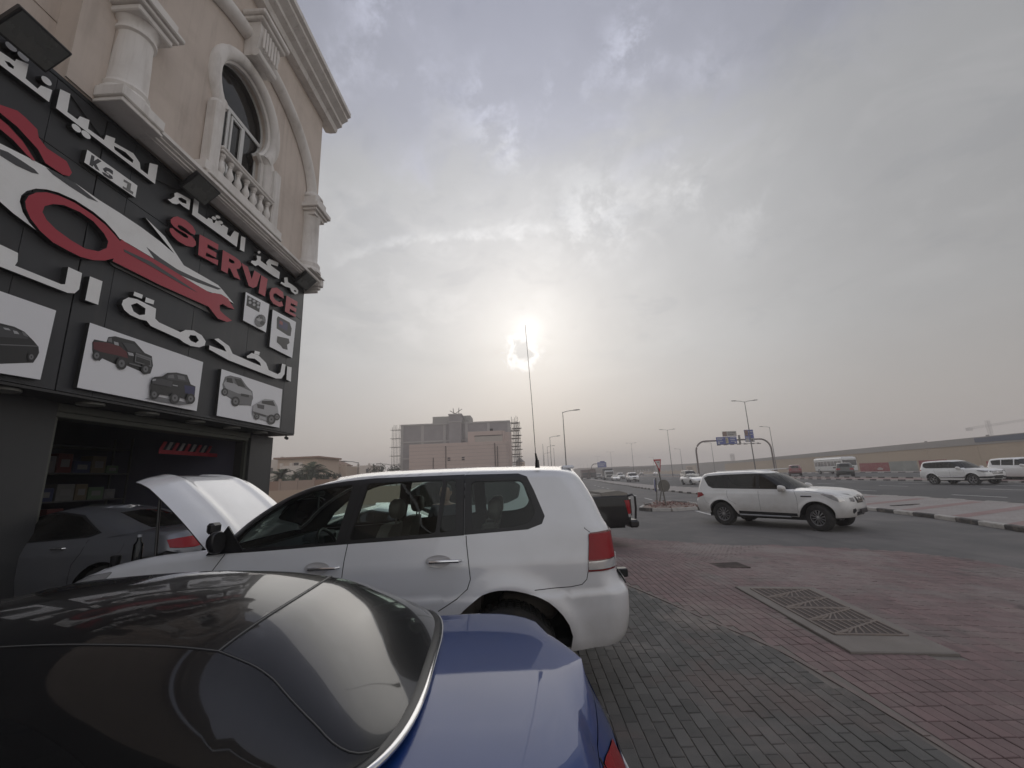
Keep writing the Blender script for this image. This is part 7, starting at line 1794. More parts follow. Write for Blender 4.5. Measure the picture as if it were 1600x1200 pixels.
w = (T3[1][0] - T3[0][0]); cx3, cz3 = c3[0], c3[1] + w * .16
b.prism([(cx3 - w * .17, cz3 + w * .06), (cx3 + w * .17, cz3 + w * .06), (cx3 + w * .17, cz3 + w * .02), (cx3 - w * .17, cz3 + w * .02)], -.078, -.075); b.prism([(cx3 - w * .05, cz3 + w * .0), (cx3 + w * .1, cz3 + w * .0), (cx3 + w * .06, cz3 - w * .06), (cx3 - w * .02, cz3 - w * .06)], -.078, -.075)
b.build('arabic_word', BLACKT, t)
t = thing('direction_sign', 'round blue sign with a white diagonal arrow turned sideways next to the yield sign', 'road sign', (*base2[:2], -.17))
c2 = at_y(1022.7, 758.5, base2.y); b = MB(); b.tube([(0, 0, 0), (c2.x - base2.x + .12, 0, c2.z + .6)], .035, 10); b.build('pole', SBACK, t, True)
hd_ = bpy.data.objects.new('sign_head', None); COL.objects.link(hd_); hd_.parent = t; hd_.location = (c2.x - base2.x, -.06, c2.z + .17); hd_.rotation_euler = (0, 0, R(66))
rr4 = .375
for n_, r1, y0, y1, m_ in (('sign_plate', rr4, -.01, .01, SWH), ('sign_face', rr4 * .95, -.014, -.0105, SBLU)):
    b = MB(); b.lathe([(.001, y0), (r1, y0), (r1, y1), (.001, y1)], n=36, axis='y', caps=False); b.build(n_, m_, hd_)
b = MB(); b.prism([(-.22, .24), (-.14, .28), (.10, -.05), (.17, .03), (.20, -.24), (-.02, -.13), (.03, -.10)], -.018, -.0145); b.build('arrow', SWH, hd_)
for o in list(hd_.children): o.parent = t; o.matrix_local = hd_.matrix_basis @ o.matrix_basis if 0 else (Matrix.Translation(hd_.location) @ Matrix.Rotation(R(66), 4, 'Z'))
bpy.data.objects.remove(hd_)
base3 = at_z(1038, 790, -.15) + Vector((0, .9, 0)); c4 = at_y(1037, 759, base3.y)
t = thing('direction_sign', 'round road sign seen from its plain grey back behind the yield sign pole', 'road sign', (*base3[:2], -.17))
b = MB(); b.tube([(0, 0, 0), (c4.x - base3.x, 0, c4.z + .5)], .035, 10); b.build('pole', SBACK, t, True)
b = MB(); rb_ = 9.0 / 660 * base3.y; b.lathe([(.001, -.05), (rb_, -.05), (rb_, -.035), (.001, -.035)], c4.x - base3.x, c4.z + .17, 36, 'y', caps=False); b.build('sign_plate', SBACK, t)
# ---- sign gantries
def px_at(p_, x, y):   # height above the ground of a sight line over a given depth
    d = ray(x, y); return CAMP + d * (p_ / d.y)
GY = 108.0
def gantry(Y, xl, xr_, ybase, ytop, name, label, boards, lamps=True, right=True):
    t = thing(name, label, 'gantry', (0, Y, 0))
    a = px_at(Y, *xl); c = px_at(Y, *xr_); h = px_at(Y, (xl[0] + xr_[0]) / 2 if right else xl[0] + 12, ytop).z
    rad = 2.6 if right else 2.0
    p = [(a.x, 0, -.2), (a.x, 0, h - rad)] + [(a.x + rad - rad * math.cos(t_), 0, h - rad + rad * math.sin(t_)) for t_ in [math.pi / 2 * k / 8 for k in range(1, 9)]]
    if right: p += [(c.x - rad + rad * math.sin(t_), 0, h - rad + rad * math.cos(t_)) for t_ in [math.pi / 2 * k / 8 for k in range(0, 9)]] + [(c.x, 0, -.2)]
    else: p += [(c.x, 0, h)]
    b = MB(); b.tube(p, .20 if right else .22, 10); b.build('frame', mat('gantry_steel', (.13, .10, .09), .6, .3, var=.1), t, True)
    for (x0, y0, x1, y1, m_, items) in boards:
        A = px_at(Y, x0, y0); B = px_at(Y, x1, y1)
        b = MB(); b.box(A.x, B.x, -.42, -.30, B.z, A.z, .02); bo = b.build('sign_board', m_, t)
        w_, h_ = B.x - A.x, A.z - B.z
        for (u0, v0, u1, v1, m2) in items:
            b = MB(); b.box(A.x + w_ * u0, A.x + w_ * u1, -.45, -.425, B.z + h_ * v0, B.z + h_ * v1); b.build('sign_print', m2, bo)
    if lamps:
        A = px_at(Y, 1120, 695.5); B = px_at(Y, 1182, 692.5)
        b = MB(); b.tube([(A.x, -1.3, A.z), (B.x, -1.3, A.z)], .06, 8); b.build('lamp_rail', GALV, t)
        for q_ in range(7):
            x = A.x + (B.x - A.x) * q_ / 6; b = MB(); b.box(x - .55, x + .35, -1.45, -1.15, A.z - .18, A.z - .02, .04); b.build('sign_lamp', DKST, t)
            b = MB(); b.tube([(x, -.35, A.z + .3), (x, -1.3, A.z)], .04, 6); b.build('lamp_arm', GALV, t)
        b = MB(); x = px_at(Y, 1156, 690).x; b.box(x - .12, x + .12, -.3, .3, A.z, h + 1.2); b.build('walkway_post', GALV, t)
    return t
BRS_ = mat('sign_brown', (.16, .085, .06), .45, dirt=.2); GRS = mat('sign_grey_face', (.36, .345, .32), .5, dirt=.3); SW2 = mat('sign_print_white', (.5, .5, .5), .5); YEL = mat('sign_print_yellow', (.40, .36, .22), .5)
gantry(GY, (1092, 737), (1211.5, 738), 738, 687.3, 'sign_gantry', 'arched steel gantry over the far carriageway carrying blue direction signs',
    [(1117.5, 683.5, 1151, 694, SBLU, [(.04, .80, .35, .88, SW2), (.04, .62, .28, .70, SW2), (.45, .15, .58, .9, YEL), (.47, .35, .50, .75, SBLU), (.68, .80, .96, .88, SW2), (.68, .58, .92, .66, SW2), (.06, .12, .14, .32, SW2), (.88, .12, .95, .32, SW2), (.70, .36, .93, .42, SW2), (.06, .40, .32, .46, SW2)]),
     (1127, 674.5, 1150, 681.5, GRS, [(.02, .05, .30, .95, BRS_), (.38, .60, .92, .72, BLACKT), (.38, .25, .80, .36, BLACKT)]),
     (1161, 672, 1178, 690.5, SBLU, [(.02, .52, .40, .97, BRS_), (.45, .80, .92, .86, SW2), (.10, .60, .36, .64, SW2), (.05, .38, .45, .42, SW2), (.50, .60, .9, .64, SW2), (.03, .02, .42, .30, GRS), (.50, .02, .97, .30, GRS), (.66, .08, .82, .24, BLACKT)])])
gantry(230, (925, 741), (946, 722), 741, 724.5, 'sign_gantry', 'small far cantilever gantry with one blue direction sign over the highway',
    [(933, 722.5, 947.5, 730, SBLU, [(.1, .6, .9, .7, SW2), (.1, .3, .7, .4, SW2)]), (937, 720.6, 944.5, 722.3, SBLU, [])], False, False)
# ---- long walls, embankment and barriers on the far right
WALLM = mat('tan_wall', (.42, .345, .26), .9, var=.12, vscale=.05, dirt=.3); GRW = mat('grey_wall', (.33, .315, .30), .9, var=.15, vscale=.1); BLT = mat('blue_grey_sheeting', (.11, .125, .165), .8, var=.3, vscale=.05)
def long_wall(l0, s0, l1, s1, h0, h1, name, label, m_, cat='wall', thick=.5, n=1, z=-.3):
    a, c = RD(l0, s0, 0), RD(l1, s1, 0); d = (c - a); ang_ = math.atan2(d.y, d.x)
    t = thing(name, label, cat, (a.x, a.y, z), ang_)
    for q_ in range(n):
        x0, x1 = d.length * q_ / n, d.length * (q_ + 1) / n; ha, hb = h0 + (h1 - h0) * q_ / n, h0 + (h1 - h0) * (q_ + 1) / n
        b = MB(); b.loft([[(x0 + .02, 0, 0), (x0 + .02, thick, 0), (x0 + .02, thick, ha), (x0 + .02, 0, ha)], [(x1 - .02, 0, 0), (x1 - .02, thick, 0), (x1 - .02, thick, hb), (x1 - .02, 0, hb)]], True, True); b.build('wall_section', m_, t)
    return t, d.length
t, ln = long_wall(72, 190, 72, 20, 4.6, 5.2, 'long_building', 'very long low tan building with a grey parapet at the far right', WALLM, 'building', 12, 17)
b = MB(); b.loft([[(0, -.12, 3.9), (0, -.02, 3.9), (0, -.02, 4.7), (0, -.12, 4.7)], [(ln, -.12, 4.4), (ln, -.02, 4.4), (ln, -.02, 5.9), (ln, -.12, 5.9)]], True, True); b.build('parapet', GRW, t)
b = MB(); b.loft([[(ln - 60, -.22, 4.6), (ln - 60, -.13, 4.6), (ln - 60, -.13, 5.3), (ln - 60, -.22, 5.3)], [(ln, -.22, 4.0), (ln, -.13, 4.0), (ln, -.13, 6.1), (ln, -.22, 6.1)]], True, True); b.build('blue_sheeting', BLT, t)
for q_ in range(5):
    b = MB(); b.box(ln - 70 + q_ * 12, ln - 69.6 + q_ * 12, -.1, .1, 5.1 + q_ * .1, 5.6 + q_ * .1); b.build('roof_post', GRW, t)
t, ln = long_wall(76, 420, 74, 192, 6.0, 5.0, 'long_building', 'pale grey warehouse beyond the gantry, continuing the long tan building', GRW, 'building', 15, 9)
b = MB(); b.box(ln - 60, ln - 42, -.3, -.02, 0, 4.2, .0); b.build('gate_front', WALLM, t)
b = MB(); b.box(ln - 58, ln - 48, -.42, -.32, 0, 3.4, .0); b.build('door', mat('door_brown', (.2, .14, .10), .8), t)
# wall with small arches far behind the highway
t, ln = long_wall(64, 330, 64, 205, 1.5, 1.8, 'boundary_wall', 'low tan boundary wall with small arched humps behind the far carriageway', WALLM, 'wall', .3, 10)
for q_ in range(12):
    b = MB(); x = 4 + q_ * 10; b.prism([(x + 1.3 * math.cos(a), 1.5 + .9 * math.sin(a)) for a in [math.pi * k / 10 for k in range(11)]], -.02, .32); b.build('arch_hump', WALLM, t)
# building with a row of lit looking white openings far away
p0, p1 = px_at(330, 905, 731), px_at(330, 1035, 727)
t = thing('distant_building', 'very long hazy flat roofed building along the horizon with a row of white openings', 'building', (p0.x, 330, 0))
b = MB(); b.box(0, p1.x - p0.x - 25, 0, 30, -.3, px_at(330, 940, 730).z); b.box(20, p1.x - p0.x + 15, -1, 28, -.3, px_at(330, 1010, 729.5).z + 0); 
b.build('wall', mat('distant_wall', (.34, .29, .25), .9), t)
b = MB(); b.loft([[(10, -6, px_at(330, 935, 733).z), (10, -1.2, px_at(330, 935, 733).z), (10, -1.2, px_at(330, 935, 731.5).z), (10, -6, px_at(330, 935, 731.5).z)], [(p1.x - p0.x + 20, -6, px_at(330, 1030, 729).z), (p1.x - p0.x + 20, -1.2, px_at(330, 1030, 729).z), (p1.x - p0.x + 20, -1.2, px_at(330, 1030, 726.5).z), (p1.x - p0.x + 20, -6, px_at(330, 1030, 726.5).z)]], True, True); b.build('roof', mat('distant_roof', (.27, .24, .22), .9), t)
for q_ in range(6):
    xx = px_at(323, 994.5 + q_ * 4.3, 735).x - p0.x; zz_ = px_at(323, 1000, 735.2).z
    b = MB(); b.box(xx, xx + .95 + .2 * (q_ % 2), -1.3, -1.05, zz_ - .9, zz_ + .7, .1); b.build('window', SWH, t)
# red and white barriers
RB, WB = mat('barrier_red', (.27, .035, .045), .6, dirt=.5), mat('barrier_white', (.48, .46, .44), .5, dirt=.4)
MUR = mat('hoarding_green', (.27, .28, .26), .8, var=.5, vscale=.5)
def s_at(l, x):
    p = on_line(l, x); return p.x * math.sin(RA) + p.y * math.cos(RA)
for (l, s0, s1, h, m_, lab) in ((61, s_at(61, 1345), s_at(61, 1391), 1.9, RB, 'red site hoarding beside the far carriageway above the highway kerb'), (61, s_at(61, 1392), s_at(61, 1436), 2.0, MUR, 'greenish patchy hoarding right of the red hoarding'), (61.3, s_at(61, 1436), s_at(61, 1480), 2.0, RB, 'short dark red hoarding behind the white off-road car'), (63, s_at(63, 1545), s_at(63, 1700), 1.5, RB, 'red and grey hoarding at the right edge of the photo')):
    t, ln = long_wall(l, s0, l, s1, h, h, 'site_hoarding', lab, m_, 'hoarding', .08, max(2, int((s0 - s1) / 2.4)))
    if 'above the highway kerb' in lab:
        b = MB(); b.box(ln * .62, ln * .80, -.03, -.02, .62, .82); b.box(ln * .66, ln * .76, -.03, -.02, .90, 1.0); b.build('print', SWH, t)
for q_ in range(10):
    p = RD(58.2, 62 - q_ * 2.15, -.13); t = thing('road_barrier', 'knee high %s plastic road barrier, %s of its colour from the left in the row' % (('red' if q_ % 2 else 'white'), ('first', 'second', 'third', 'fourth', 'fifth')[q_ // 2]), 'barrier', p, -RA + math.pi / 2 + .02, 'red and white road barriers in one row')
    b = MB(); b.loft([[(-.98, -.22, 0), (-.98, .22, 0), (-.98, .10, .3), (-.98, .07, .75), (-.98, -.07, .75), (-.98, -.10, .3)], [(.98, -.22, 0), (.98, .22, 0), (.98, .10, .3), (.98, .07, .75), (.98, -.07, .75), (.98, -.10, .3)]], True, True); b.build('body', RB if q_ % 2 else WB, t)
# ---- crane and mast in the haze
def lattice(b, p0, p1, w, n, r=.08):
    p0, p1 = Vector(p0), Vector(p1); d = (p1 - p0).normalized(); a = d.cross(Vector((0, 1, 0.01))).normalized() * w / 2; c = d.cross(a).normalized() * w / 2
    cs = [a + c, a - c, -a - c, -a + c]
    for k in cs: b.tube([p0 + k, p1 + k], r, 4)
    for i in range(n):
        q0, q1 = p0.lerp(p1, i / n), p0.lerp(p1, (i + 1) / n)
        for j in range(4): b.tube([q0 + cs[j], q1 + cs[(j + 1) % 4]], r * .7, 4); b.tube([q0 + cs[j], q0 + cs[(j + 1) % 4]], r * .7, 4)
YC = 420.0
c0, c1 = px_at(YC, 1553, 692), px_at(YC, 1541, 657); cj0, cj1 = px_at(YC, 1514, 669.5), px_at(YC, 1608, 655)
t = thing('tower_crane', 'faint tower crane in the haze above the long tan building', 'crane', (c0.x, YC, 0)); CR_ = mat('crane_steel', (.34, .32, .30), .7)
xx = (c1.x + c0.x) / 2 - c0.x
b = MB(); lattice(b, (xx, 0, 0), (xx, 0, c1.z), 2.4, 22, .16); b.build('mast', CR_, t)
hz_ = px_at(YC, 1543, 665).z
b = MB(); lattice(b, (cj0.x - c0.x, 0, cj0.z + 0), (xx, 0, hz_), 1.8, 10, .13); b.build('counter_jib', CR_, t)
b = MB(); lattice(b, (xx, 0, hz_), (cj1.x - c0.x + 12, 0, cj1.z + 1.5), 1.8, 26, .13); b.build('jib', CR_, t)
b = MB(); b.box(cj0.x - c0.x - 2.0, cj0.x - c0.x + 2.0, -1.5, 1.5, cj0.z - 2.2, cj0.z + .6); b.build('counterweight', CR_, t)
YM = 420.0; m0, m1 = px_at(YM, 1146.5, 728), px_at(YM, 1145.5, 708.5)
t = thing('radio_mast', 'very faint lattice radio mast on the horizon under the gantry', 'mast', (m0.x, YM, 0)); b = MB(); lattice(b, (0, 0, 0), (0, 0, m1.z), 2.6, 12, .2); b.box(-1.4, 1.4, -1.4, 1.4, m1.z * .8, m1.z * .88); b.build('mast', CR_, t)
# ---- building under construction
CY = 95.0
def pxy(x, y, Y): p = px_at(Y, x, y); return p.x, p.z
GB = mat('grey_blockwork', (.30, .28, .275), .95, var=.22, vscale=.5, bump=.5, bscale=3); PINK = mat('pink_stone_cladding', (.50, .405, .36), .9, var=.05, vscale=.4); CONCG = mat('raw_concrete', (.40, .38, .36), .95, var=.1)
xl, _ = pxy(625.5, 700, CY); xr2, ztr = pxy(797, 655.5, CY); _, ztl = pxy(626, 665, CY)
ctop = (ztl + ztr) / 2
t = thing('unfinished_building', 'large grey blockwork building under construction with scaffolding and a stair tower', 'building', (xl, CY, 0)); Wb = xr2 - xl
b = MB(); b.box(0, Wb, 0, 16, -.3, ctop); b.build('wall', GB, t)
for q_ in range(6):
    x = Wb * q_ / 5; b = MB(); b.box(x - .3 + .35 * (q_ == 0) - .35 * (q_ == 5), x + .3 + .35 * (q_ == 0) - .35 * (q_ == 5), -.08, -.002, -.3, ctop - .4); b.build('column', CONCG, t)
for z in (ctop - 4.2, ctop - .35, ctop - 7.8):
    b = MB(); b.box(0, Wb, -.10, -.003, z, z + .35); b.build('concrete_beam', CONCG, t)
for (x0, x1, z0, z1) in ((.10, .16, .3, .40), (.32, .37, .3, .4), (.80, .84, .82, .88)):
    b = MB(); b.box(Wb * x0, Wb * x1, -.02, .3, ctop * z0, ctop * z1); b.build('opening', DARKIN, t)
tx0, tz = pxy(701, 647, CY - 1.2); tx1, _ = pxy(720.5, 647, CY - 1.2)
b = MB(); b.box(tx0 - xl, tx1 - xl, -1.2, 4, -.3, tz); b.build('stair_tower', GB, t)
b = MB(); b.box(tx0 - xl - .1, tx1 - xl + .1, -1.3, 4, tz - .25, tz + .02); b.box(tx0 - xl - .08, tx1 - xl + .08, -1.28, 4, tz - 1.9, tz - 1.7); b.build('concrete_beam', CONCG, t)
rx0, rz = pxy(676, 651.5, CY + 4); rx1, _ = pxy(702, 651, CY + 4); b = MB(); b.box(rx0 - xl, rx1 - xl + 5, 4, 10, ctop, rz); b.build('roof_room', mat('roof_room_render', (.38, .36, .33), .9), t)
rx0, rz = pxy(722, 651, CY + 2); rx1, _ = pxy(730, 655, CY + 2); b = MB(); b.box(rx0 - xl - 2, rx1 - xl, 2, 10, ctop, rz - .6); b.build('roof_room', MATS['roof_room_render'], t)
b = MB()
for (x, y, x2, y2) in ((702, 641, 712, 646), (721, 638, 711, 645), (707, 637, 708, 646), (716, 636, 716, 646)):
    a, c = pxy(x, y, CY), pxy(x2, y2, CY); b.tube([(a[0] - xl, 1.0, a[1]), (c[0] - xl, 1.0, c[1])], .07, 5)
b.build('roof_props', DKST, t)
SCF = mat('scaffold_tube', (.22, .20, .18), .7, .2)
def scaffold(label, x0, x1, Y, ztop, nb, nl, depth=1.0, boards=True):
    t = thing('scaffolding', label, 'scaffolding', (x0, Y, -.3)); n = 0
    for i in range(nb + 1):
        for y in (0, depth):
            b = MB(); x = (x1 - x0) * i / nb; b.tube([(x, y, 0), (x, y, ztop + random.uniform(.3, 2.0))], .05, 5); b.build('upright_tube', SCF, t)
    for j in range(1, nl + 1):
        z = ztop * j / nl
        for y in (0, depth):
            b = MB(); b.tube([(-.5, y, z), (x1 - x0 + .5, y, z)], .045, 5); b.build('ledger_tube', SCF, t)
        if boards:
            b = MB(); b.box(-.2, x1 - x0 + .2, .1, depth - .1, z - .1, z - .04); b.build('walkway', mat('scaffold_boards', (.20, .15, .11), .9), t)
    return t
sx0, sz = pxy(613, 672, CY - .5); scaffold('pipe scaffolding on the left end of the grey unfinished building', sx0, xl - .4, CY - .5, sz + .3, 2, 7, 1.2, False)
sx1, sz = pxy(812, 662, CY + 6); scaffold('dense pipe scaffolding on the right end of the grey unfinished building', xr2 + .3, sx1 - .5, CY + 1, sz, 4, 8, 1.6)
scaffold('second row of pipe scaffolding behind the right end of the unfinished building', xr2 + .6, sx1, CY + 8, sz - .5, 5, 8, 2)
# pink clad villa block in front
PY = 86.0
x0, z0 = pxy(639.5, 695, PY); x1, z1 = pxy(794, 688, PY); hp = (z0 + z1) / 2
t = thing('villa', 'pinkish stone clad block with rounded corner standing in front of the grey unfinished building', 'building', (x0, PY, 0)); w_ = x1 - x0
def rbox(b, xa, xb, ya, yb, za, zb_, r):
    pts = [(xa, ya), (xb - r, ya)] + [(xb - r + r * math.sin(a), ya + r - r * math.cos(a)) for a in [math.pi / 2 * k / 6 for k in range(1, 7)]] + [(xb, yb), (xa, yb)]
    b.loft([[(x, y, za) for x, y in pts], [(x, y, zb_) for x, y in pts]], True, True)
nb_ = 13
for j in range(nb_):
    b = MB(); za, zb_ = -.3 + (hp + .3) * j / nb_ + .02, -.3 + (hp + .3) * (j + 1) / nb_ - .02; rbox(b, 0, w_, 0, 8, za, zb_, 1.1); b.build('stone_course', PINK, t)
b = MB(); rbox(b, .05, w_ - .05, .05, 7.9, -.3, hp - .1, 1.05); b.build('wall', GB, t)
for (xx, yy2) in ((701.5, 717.5), (723.8, 716.5)):
    a = pxy(xx - 2.6, yy2 - 3, PY); c = pxy(xx + 2.6, yy2 + 3, PY)
    b = MB(); b.box(a[0] - x0, c[0] - x0, -.06, .4, c[1], a[1]); wn = b.build('window', PINK, t)
    b = MB(); b.box(a[0] - x0 + .05, c[0] - x0 - .05, -.08, -.061, c[1] + .05, a[1] - .05); b.build('pane', mat('far_window', (.07, .06, .06), .4), wn)
    b = MB(); b.box(a[0] - x0, c[0] - x0, -.10, -.081, (a[1] + c[1]) / 2 - .05, (a[1] + c[1]) / 2 + .05); b.build('glazing_bar', PINK, wn)
for xx, yt in ((677, 715), (696.5, 697), (773, 692), (777, 697)):
    a = pxy(xx, yt, PY); b = MB(); b.tube([(a[0] - x0, -.1, 0), (a[0] - x0, -.1, a[1])], .07, 5); b.build('down_pipe', DKST, t)
ux0, uz = pxy(731, 679, PY + 2); ux1, _ = pxy(789, 672, PY + 2); _, uz2 = pxy(760, 673.5, PY + 2)
b = MB(); rbox(b, ux0 - x0, ux1 - x0, 2, 10, hp - .5, uz2, 1.2); b.build('upper_storey', PINK, t)
a, c = pxy(742, 682, PY + 1.9), pxy(785, 690, PY + 1.9); b = MB(); b.box(a[0] - x0, c[0] - x0, 1.85, 1.99, hp, a[1]); b.build('balcony_wall', mat('balcony_white', (.42, .38, .34), .9), t)
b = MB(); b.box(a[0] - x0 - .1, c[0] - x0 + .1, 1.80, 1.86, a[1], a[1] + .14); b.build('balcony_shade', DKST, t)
a, c = pxy(789, 675, PY + 3), pxy(801, 735, PY + 3); b = MB(); rbox(b, a[0] - x0, c[0] - x0, 3, 9, -.3, a[1], 1.2); b.build('side_wing', PINK, t)
# ---- villas, garden wall, trees at the left
VB = mat('villa_beige', (.50, .40, .32), .9, var=.05); VP_ = mat('villa_pale', (.58, .52, .46), .9, var=.05); VRF = mat('villa_roof', (.26, .17, .125), .85)
def villa(Y, blocks, label):
    x0 = px_at(Y, blocks[0][0], blocks[0][1]).x; t = thing('villa', label, 'house', (x0, Y, 0))
    for (xa, ya, xb, m_, dep, roof, wins) in blocks:
        A, B = px_at(Y, xa, ya), px_at(Y, xb, ya); yo = dep[0]
        b = MB(); b.box(A.x - x0, B.x - x0, yo, yo + dep[1], -.3, A.z); b.build('wall', m_, t)
        if roof == 'slab': b = MB(); b.box(A.x - x0 - .5, B.x - x0 + .5, yo - .6, yo + dep[1], A.z, A.z + .28); b.build('roof', VRF, t)
        elif roof == 'hip':
            cx_ = (A.x + B.x) / 2 - x0; b = MB(); b.box(A.x - x0 - .3, B.x - x0 + .3, yo - .4, yo + dep[1] + .3, A.z, A.z + .2); b.build('roof', VRF, t)
            b = MB(); b.loft([[(A.x - x0 - .2, yo - .3, A.z + .2), (B.x - x0 + .2, yo - .3, A.z + .2), (B.x - x0 + .2, yo + dep[1], A.z + .2), (A.x - x0 - .2, yo + dep[1], A.z + .2)], [(cx_ - .5, yo + dep[1] / 2, A.z + 1.1), (cx_ + .5, yo + dep[1] / 2, A.z + 1.1), (cx_ + .5, yo + dep[1] / 2 + .2, A.z + 1.1), (cx_ - .5, yo + dep[1] / 2 + .2, A.z + 1.1)]], True, True); b.build('roof', VRF, t)
        else:
            n_ = max(2, int((B.x - A.x) / 2.2))
            for q_ in range(n_ + 1):
                x = A.x - x0 + (B.x - A.x) * q_ / n_; b = MB(); b.box(x - .22 + .22 * (q_ == 0) - .22 * (q_ == n_), x + .22 + .22 * (q_ == 0) - .22 * (q_ == n_), yo - .05, yo + .3, A.z, A.z + .45); b.build('parapet_post', m_, t)
        for (wx, wy, ww_, wh) in wins:
            c = px_at(Y, wx, wy); b = MB(); b.box(c.x - x0 - ww_, c.x - x0 + ww_, yo - .05, yo + .1, c.z - wh, c.z + wh); wn = b.build('window', VP_, t)
            b = MB(); b.box(c.x - x0 - ww_ * .8, c.x - x0 + ww_ * .8, yo - .07, yo - .051, c.z - wh * .85, c.z + wh * .85); b.build('pane', MATS['far_window'], wn)
villa(74, [(398, 719.5, 442, VP_, (0, 9), 'p', [(424, 735, .35, .5)]), (442, 718.5, 502, VB, (-1.5, 9), 'slab', [(470, 727, .5, .45)]), (452, 729, 485, VP_, (-3, 1.4), 'p', [])], 'wide beige villa with a flat overhanging roof behind the palm trees')
villa(84, [(504, 727.5, 524, VB, (0, 8), 'hip', [(520, 742, .4, .9)]), (524, 729.5, 539, VB, (.8, 7), 'p', [(528.5, 744, .4, .4)])], 'beige villa with a small hipped tower right of the palm trees')
villa(102, [(541, 728.5, 578, VP_, (0, 8), 'p', [(545.5, 733.5, .5, .6), (574, 735.5, .4, .5)])], 'pale box shaped villa left of the lone street lamp')
GW = mat('garden_wall', (.30, .225, .18), .9, var=.08)
pA, pB = px_at(56, 418, 752), px_at(56, 452, 753)
t = thing('garden_wall', 'brown panelled garden wall in front of the palm trees', 'wall', (pA.x - 5, 56, -.3))
for q_ in range(8):
    b = MB(); b.box(q_ * 2.2 + .15, q_ * 2.2 + 2.05, 0, .2, 0, pA.z + .25); b.build('wall_panel', VRF if q_ % 3 == 2 else GW, t); b = MB(); b.box(q_ * 2.2 - .14, q_ * 2.2 + .14, -.06, .26, 0, pA.z + .5); b.build('pillar', GW, t)
t = thing('garden_wall', 'lower tan wall running in front of the brown garden wall', 'wall', (px_at(44, 420, 765).x, 44, -.3)); b = MB(); b.box(-4, 14, 0, .25, 0, px_at(44, 425, 767).z + .3); b.build('wall', mat('garden_wall_tan', (.38, .29, .22), .9), t)
FROND = mat('palm_frond', (.055, .070, .035), .8, var=.4, vscale=1.5); TRUNK = mat('palm_trunk', (.12, .09, .06), .95, var=.3); LEAF = mat('shrub_leaf', (.045, .055, .035), .85, var=.5, vscale=2)
def palm(px_, Y, spread, label):
    p = px_at(Y, px_[0], px_[1]); h = p.z; t = thing('palm_tree', label, 'palm tree', (p.x, Y, -.3))
    b = MB(); pts = [(.0, 0, 0), (.05, 0, h * .5), (0, 0, h - .5)]; b.tube(pts, [.26, .20, .22], 8); b.build('trunk', TRUNK, t, True)
    b = MB()
    for q_ in range(46):
        a = q_ * 2.399; el = R(random.uniform(-25, 85)); L_ = spread * random.uniform(.8, 1.1); N_ = 9; prev = None
        for i in range(N_ + 1):
            s_ = i / N_; e_ = el - s_ * s_ * R(75); r_ = L_ * s_
            c = Vector((math.cos(a) * r_ * math.cos(el), math.sin(a) * r_ * math.cos(el), h - .4 + L_ * (math.sin(el) * s_ - .55 * s_ * s_)))
            if prev is not None:
                d = (c - prev).normalized(); sd = d.cross(Vector((0, 0, 1))).normalized()
                for sg in (1, -1):
                    for w2 in (0, .5):
                        m_ = prev.lerp(c, w2); ll = .42 * (1 - .7 * abs(s_ - .45)) * spread / 2.2
                        tip = m_ + sd * sg * ll + d * ll * .6 - Vector((0, 0, ll * .35)); b.add([m_ - d * .05, m_ + d * .07, tip], [(0, 1, 2)])
                b.add([prev - sd * .02, prev + sd * .02, c + sd * .015, c - sd * .015], [(0, 1, 2, 3)])
            prev = c
    o = b.build('fronds', FROND, t, fix=False); o['kind'] = 'stuff'
palm((440, 738), 60, 3.0, 'date palm nearest the dark corner pillar of the shop'); palm((489, 731), 60, 3.6, 'taller date palm in front of the beige villa'); palm((462, 743), 66, 2.0, 'small palm between the two larger date palms')
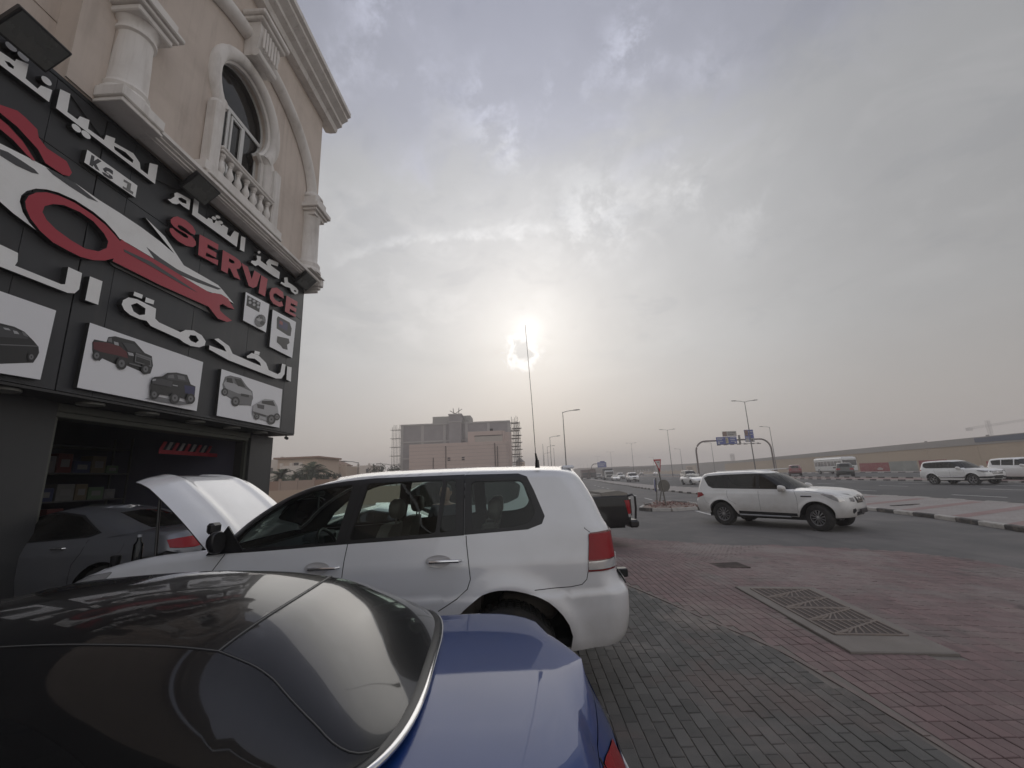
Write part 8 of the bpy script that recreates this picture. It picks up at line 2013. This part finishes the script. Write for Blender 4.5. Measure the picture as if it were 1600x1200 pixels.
def shrub(px_, Y, rx, rz, label, n=500, m_=LEAF, name='bush', cat='bush'):
    p = px_at(Y, *px_); t = thing(name, label, cat, (p.x, Y, -.3)); h = p.z + .3
    b = MB(); b.tube([(0, 0, 0), (0, 0, h)], [.12, .05], 6); b.build('trunk', TRUNK, t)
    b = MB()
    cl = [(random.gauss(0, rx * .5), random.gauss(0, rx * .5), random.gauss(0, rz * .45)) for _ in range(9)]
    for q_ in range(n):
        c = random.choice(cl); x = c[0] + random.gauss(0, rx * .25); y = c[1] + random.gauss(0, rx * .25); z = h + c[2] + random.gauss(0, rz * .25); s_ = random.uniform(.1, .28)
        b.add([(x + random.uniform(-s_, s_), y + random.uniform(-s_, s_), z + random.uniform(-s_, s_)) for _ in range(3)], [(0, 1, 2)])
    o = b.build('crown', m_, t, fix=False); o['kind'] = 'stuff'
shrub((472, 745), 58, 1.1, .7, 'low dark bush between the palm trees'); shrub((508, 746), 58, 1.1, .7, 'low dark bush right of the taller palm')
for q_, (x, y, lab) in enumerate(((585, 732, 'dark cypress like tree, first left of the scaffolding'), (598, 731, 'dark tree, second left of the scaffolding'), (611, 733, 'dark rounded tree, third left of the scaffolding'), (620, 732, 'dark tree touching the left scaffolding'))):
    shrub((x, y + 2), 88, .8, 1.1, lab, 260, name='tree', cat='tree')
# small far building right of the scaffolding, dome
a = px_at(150, 806, 722); c = px_at(150, 820, 722); t = thing('villa', 'small far grey building with a pitched roof right of the scaffolding', 'house', (a.x, 150, 0)); b = MB(); b.box(0, c.x - a.x, 0, 8, -.3, a.z); b.build('wall', VB, t)
b = MB(); b.prism([(0, a.z), ((c.x - a.x) * .4, px_at(150, 812, 714).z), (c.x - a.x, a.z)], 0, 8); b.build('roof', GB, t)
# low haze coloured blocks at the horizon on the right
for q_, (x0p, x1p, yt, Y, lab) in enumerate(((1068, 1120, 729, 380, 'faint flat building on the horizon left of the radio mast'), (1100, 1106, 727, 390, 'tiny faint tower block on the horizon'), (860, 905, 737, 420, 'faint low buildings at the far end of the road'))):
    a, c = px_at(Y, x0p, yt), px_at(Y, x1p, yt); t = thing('distant_building', lab, 'building', (a.x, Y, 0)); b = MB(); b.box(0, c.x - a.x, 0, 20, -.3, a.z); b.build('wall', MATS['distant_wall'], t)
# ---- haze
hz = MB(); hz.box(-700, 900, -60, 1500, -1.4, 52)
hm = bpy.data.materials.new('haze_air'); hm.use_nodes = True; hm.node_tree.nodes.clear(); g = NB(hm.node_tree)
vol = g.n('ShaderNodeVolumePrincipled'); vol.inputs['Color'].default_value = (.93, .90, .88, 1); vol.inputs['Density'].default_value = .0017; vol.inputs['Anisotropy'].default_value = .2
ho = g.n('ShaderNodeOutputMaterial'); g.put(ho.inputs['Volume'], vol.outputs[0])
o = hz.build('haze', hm); o['kind'] = 'stuff'
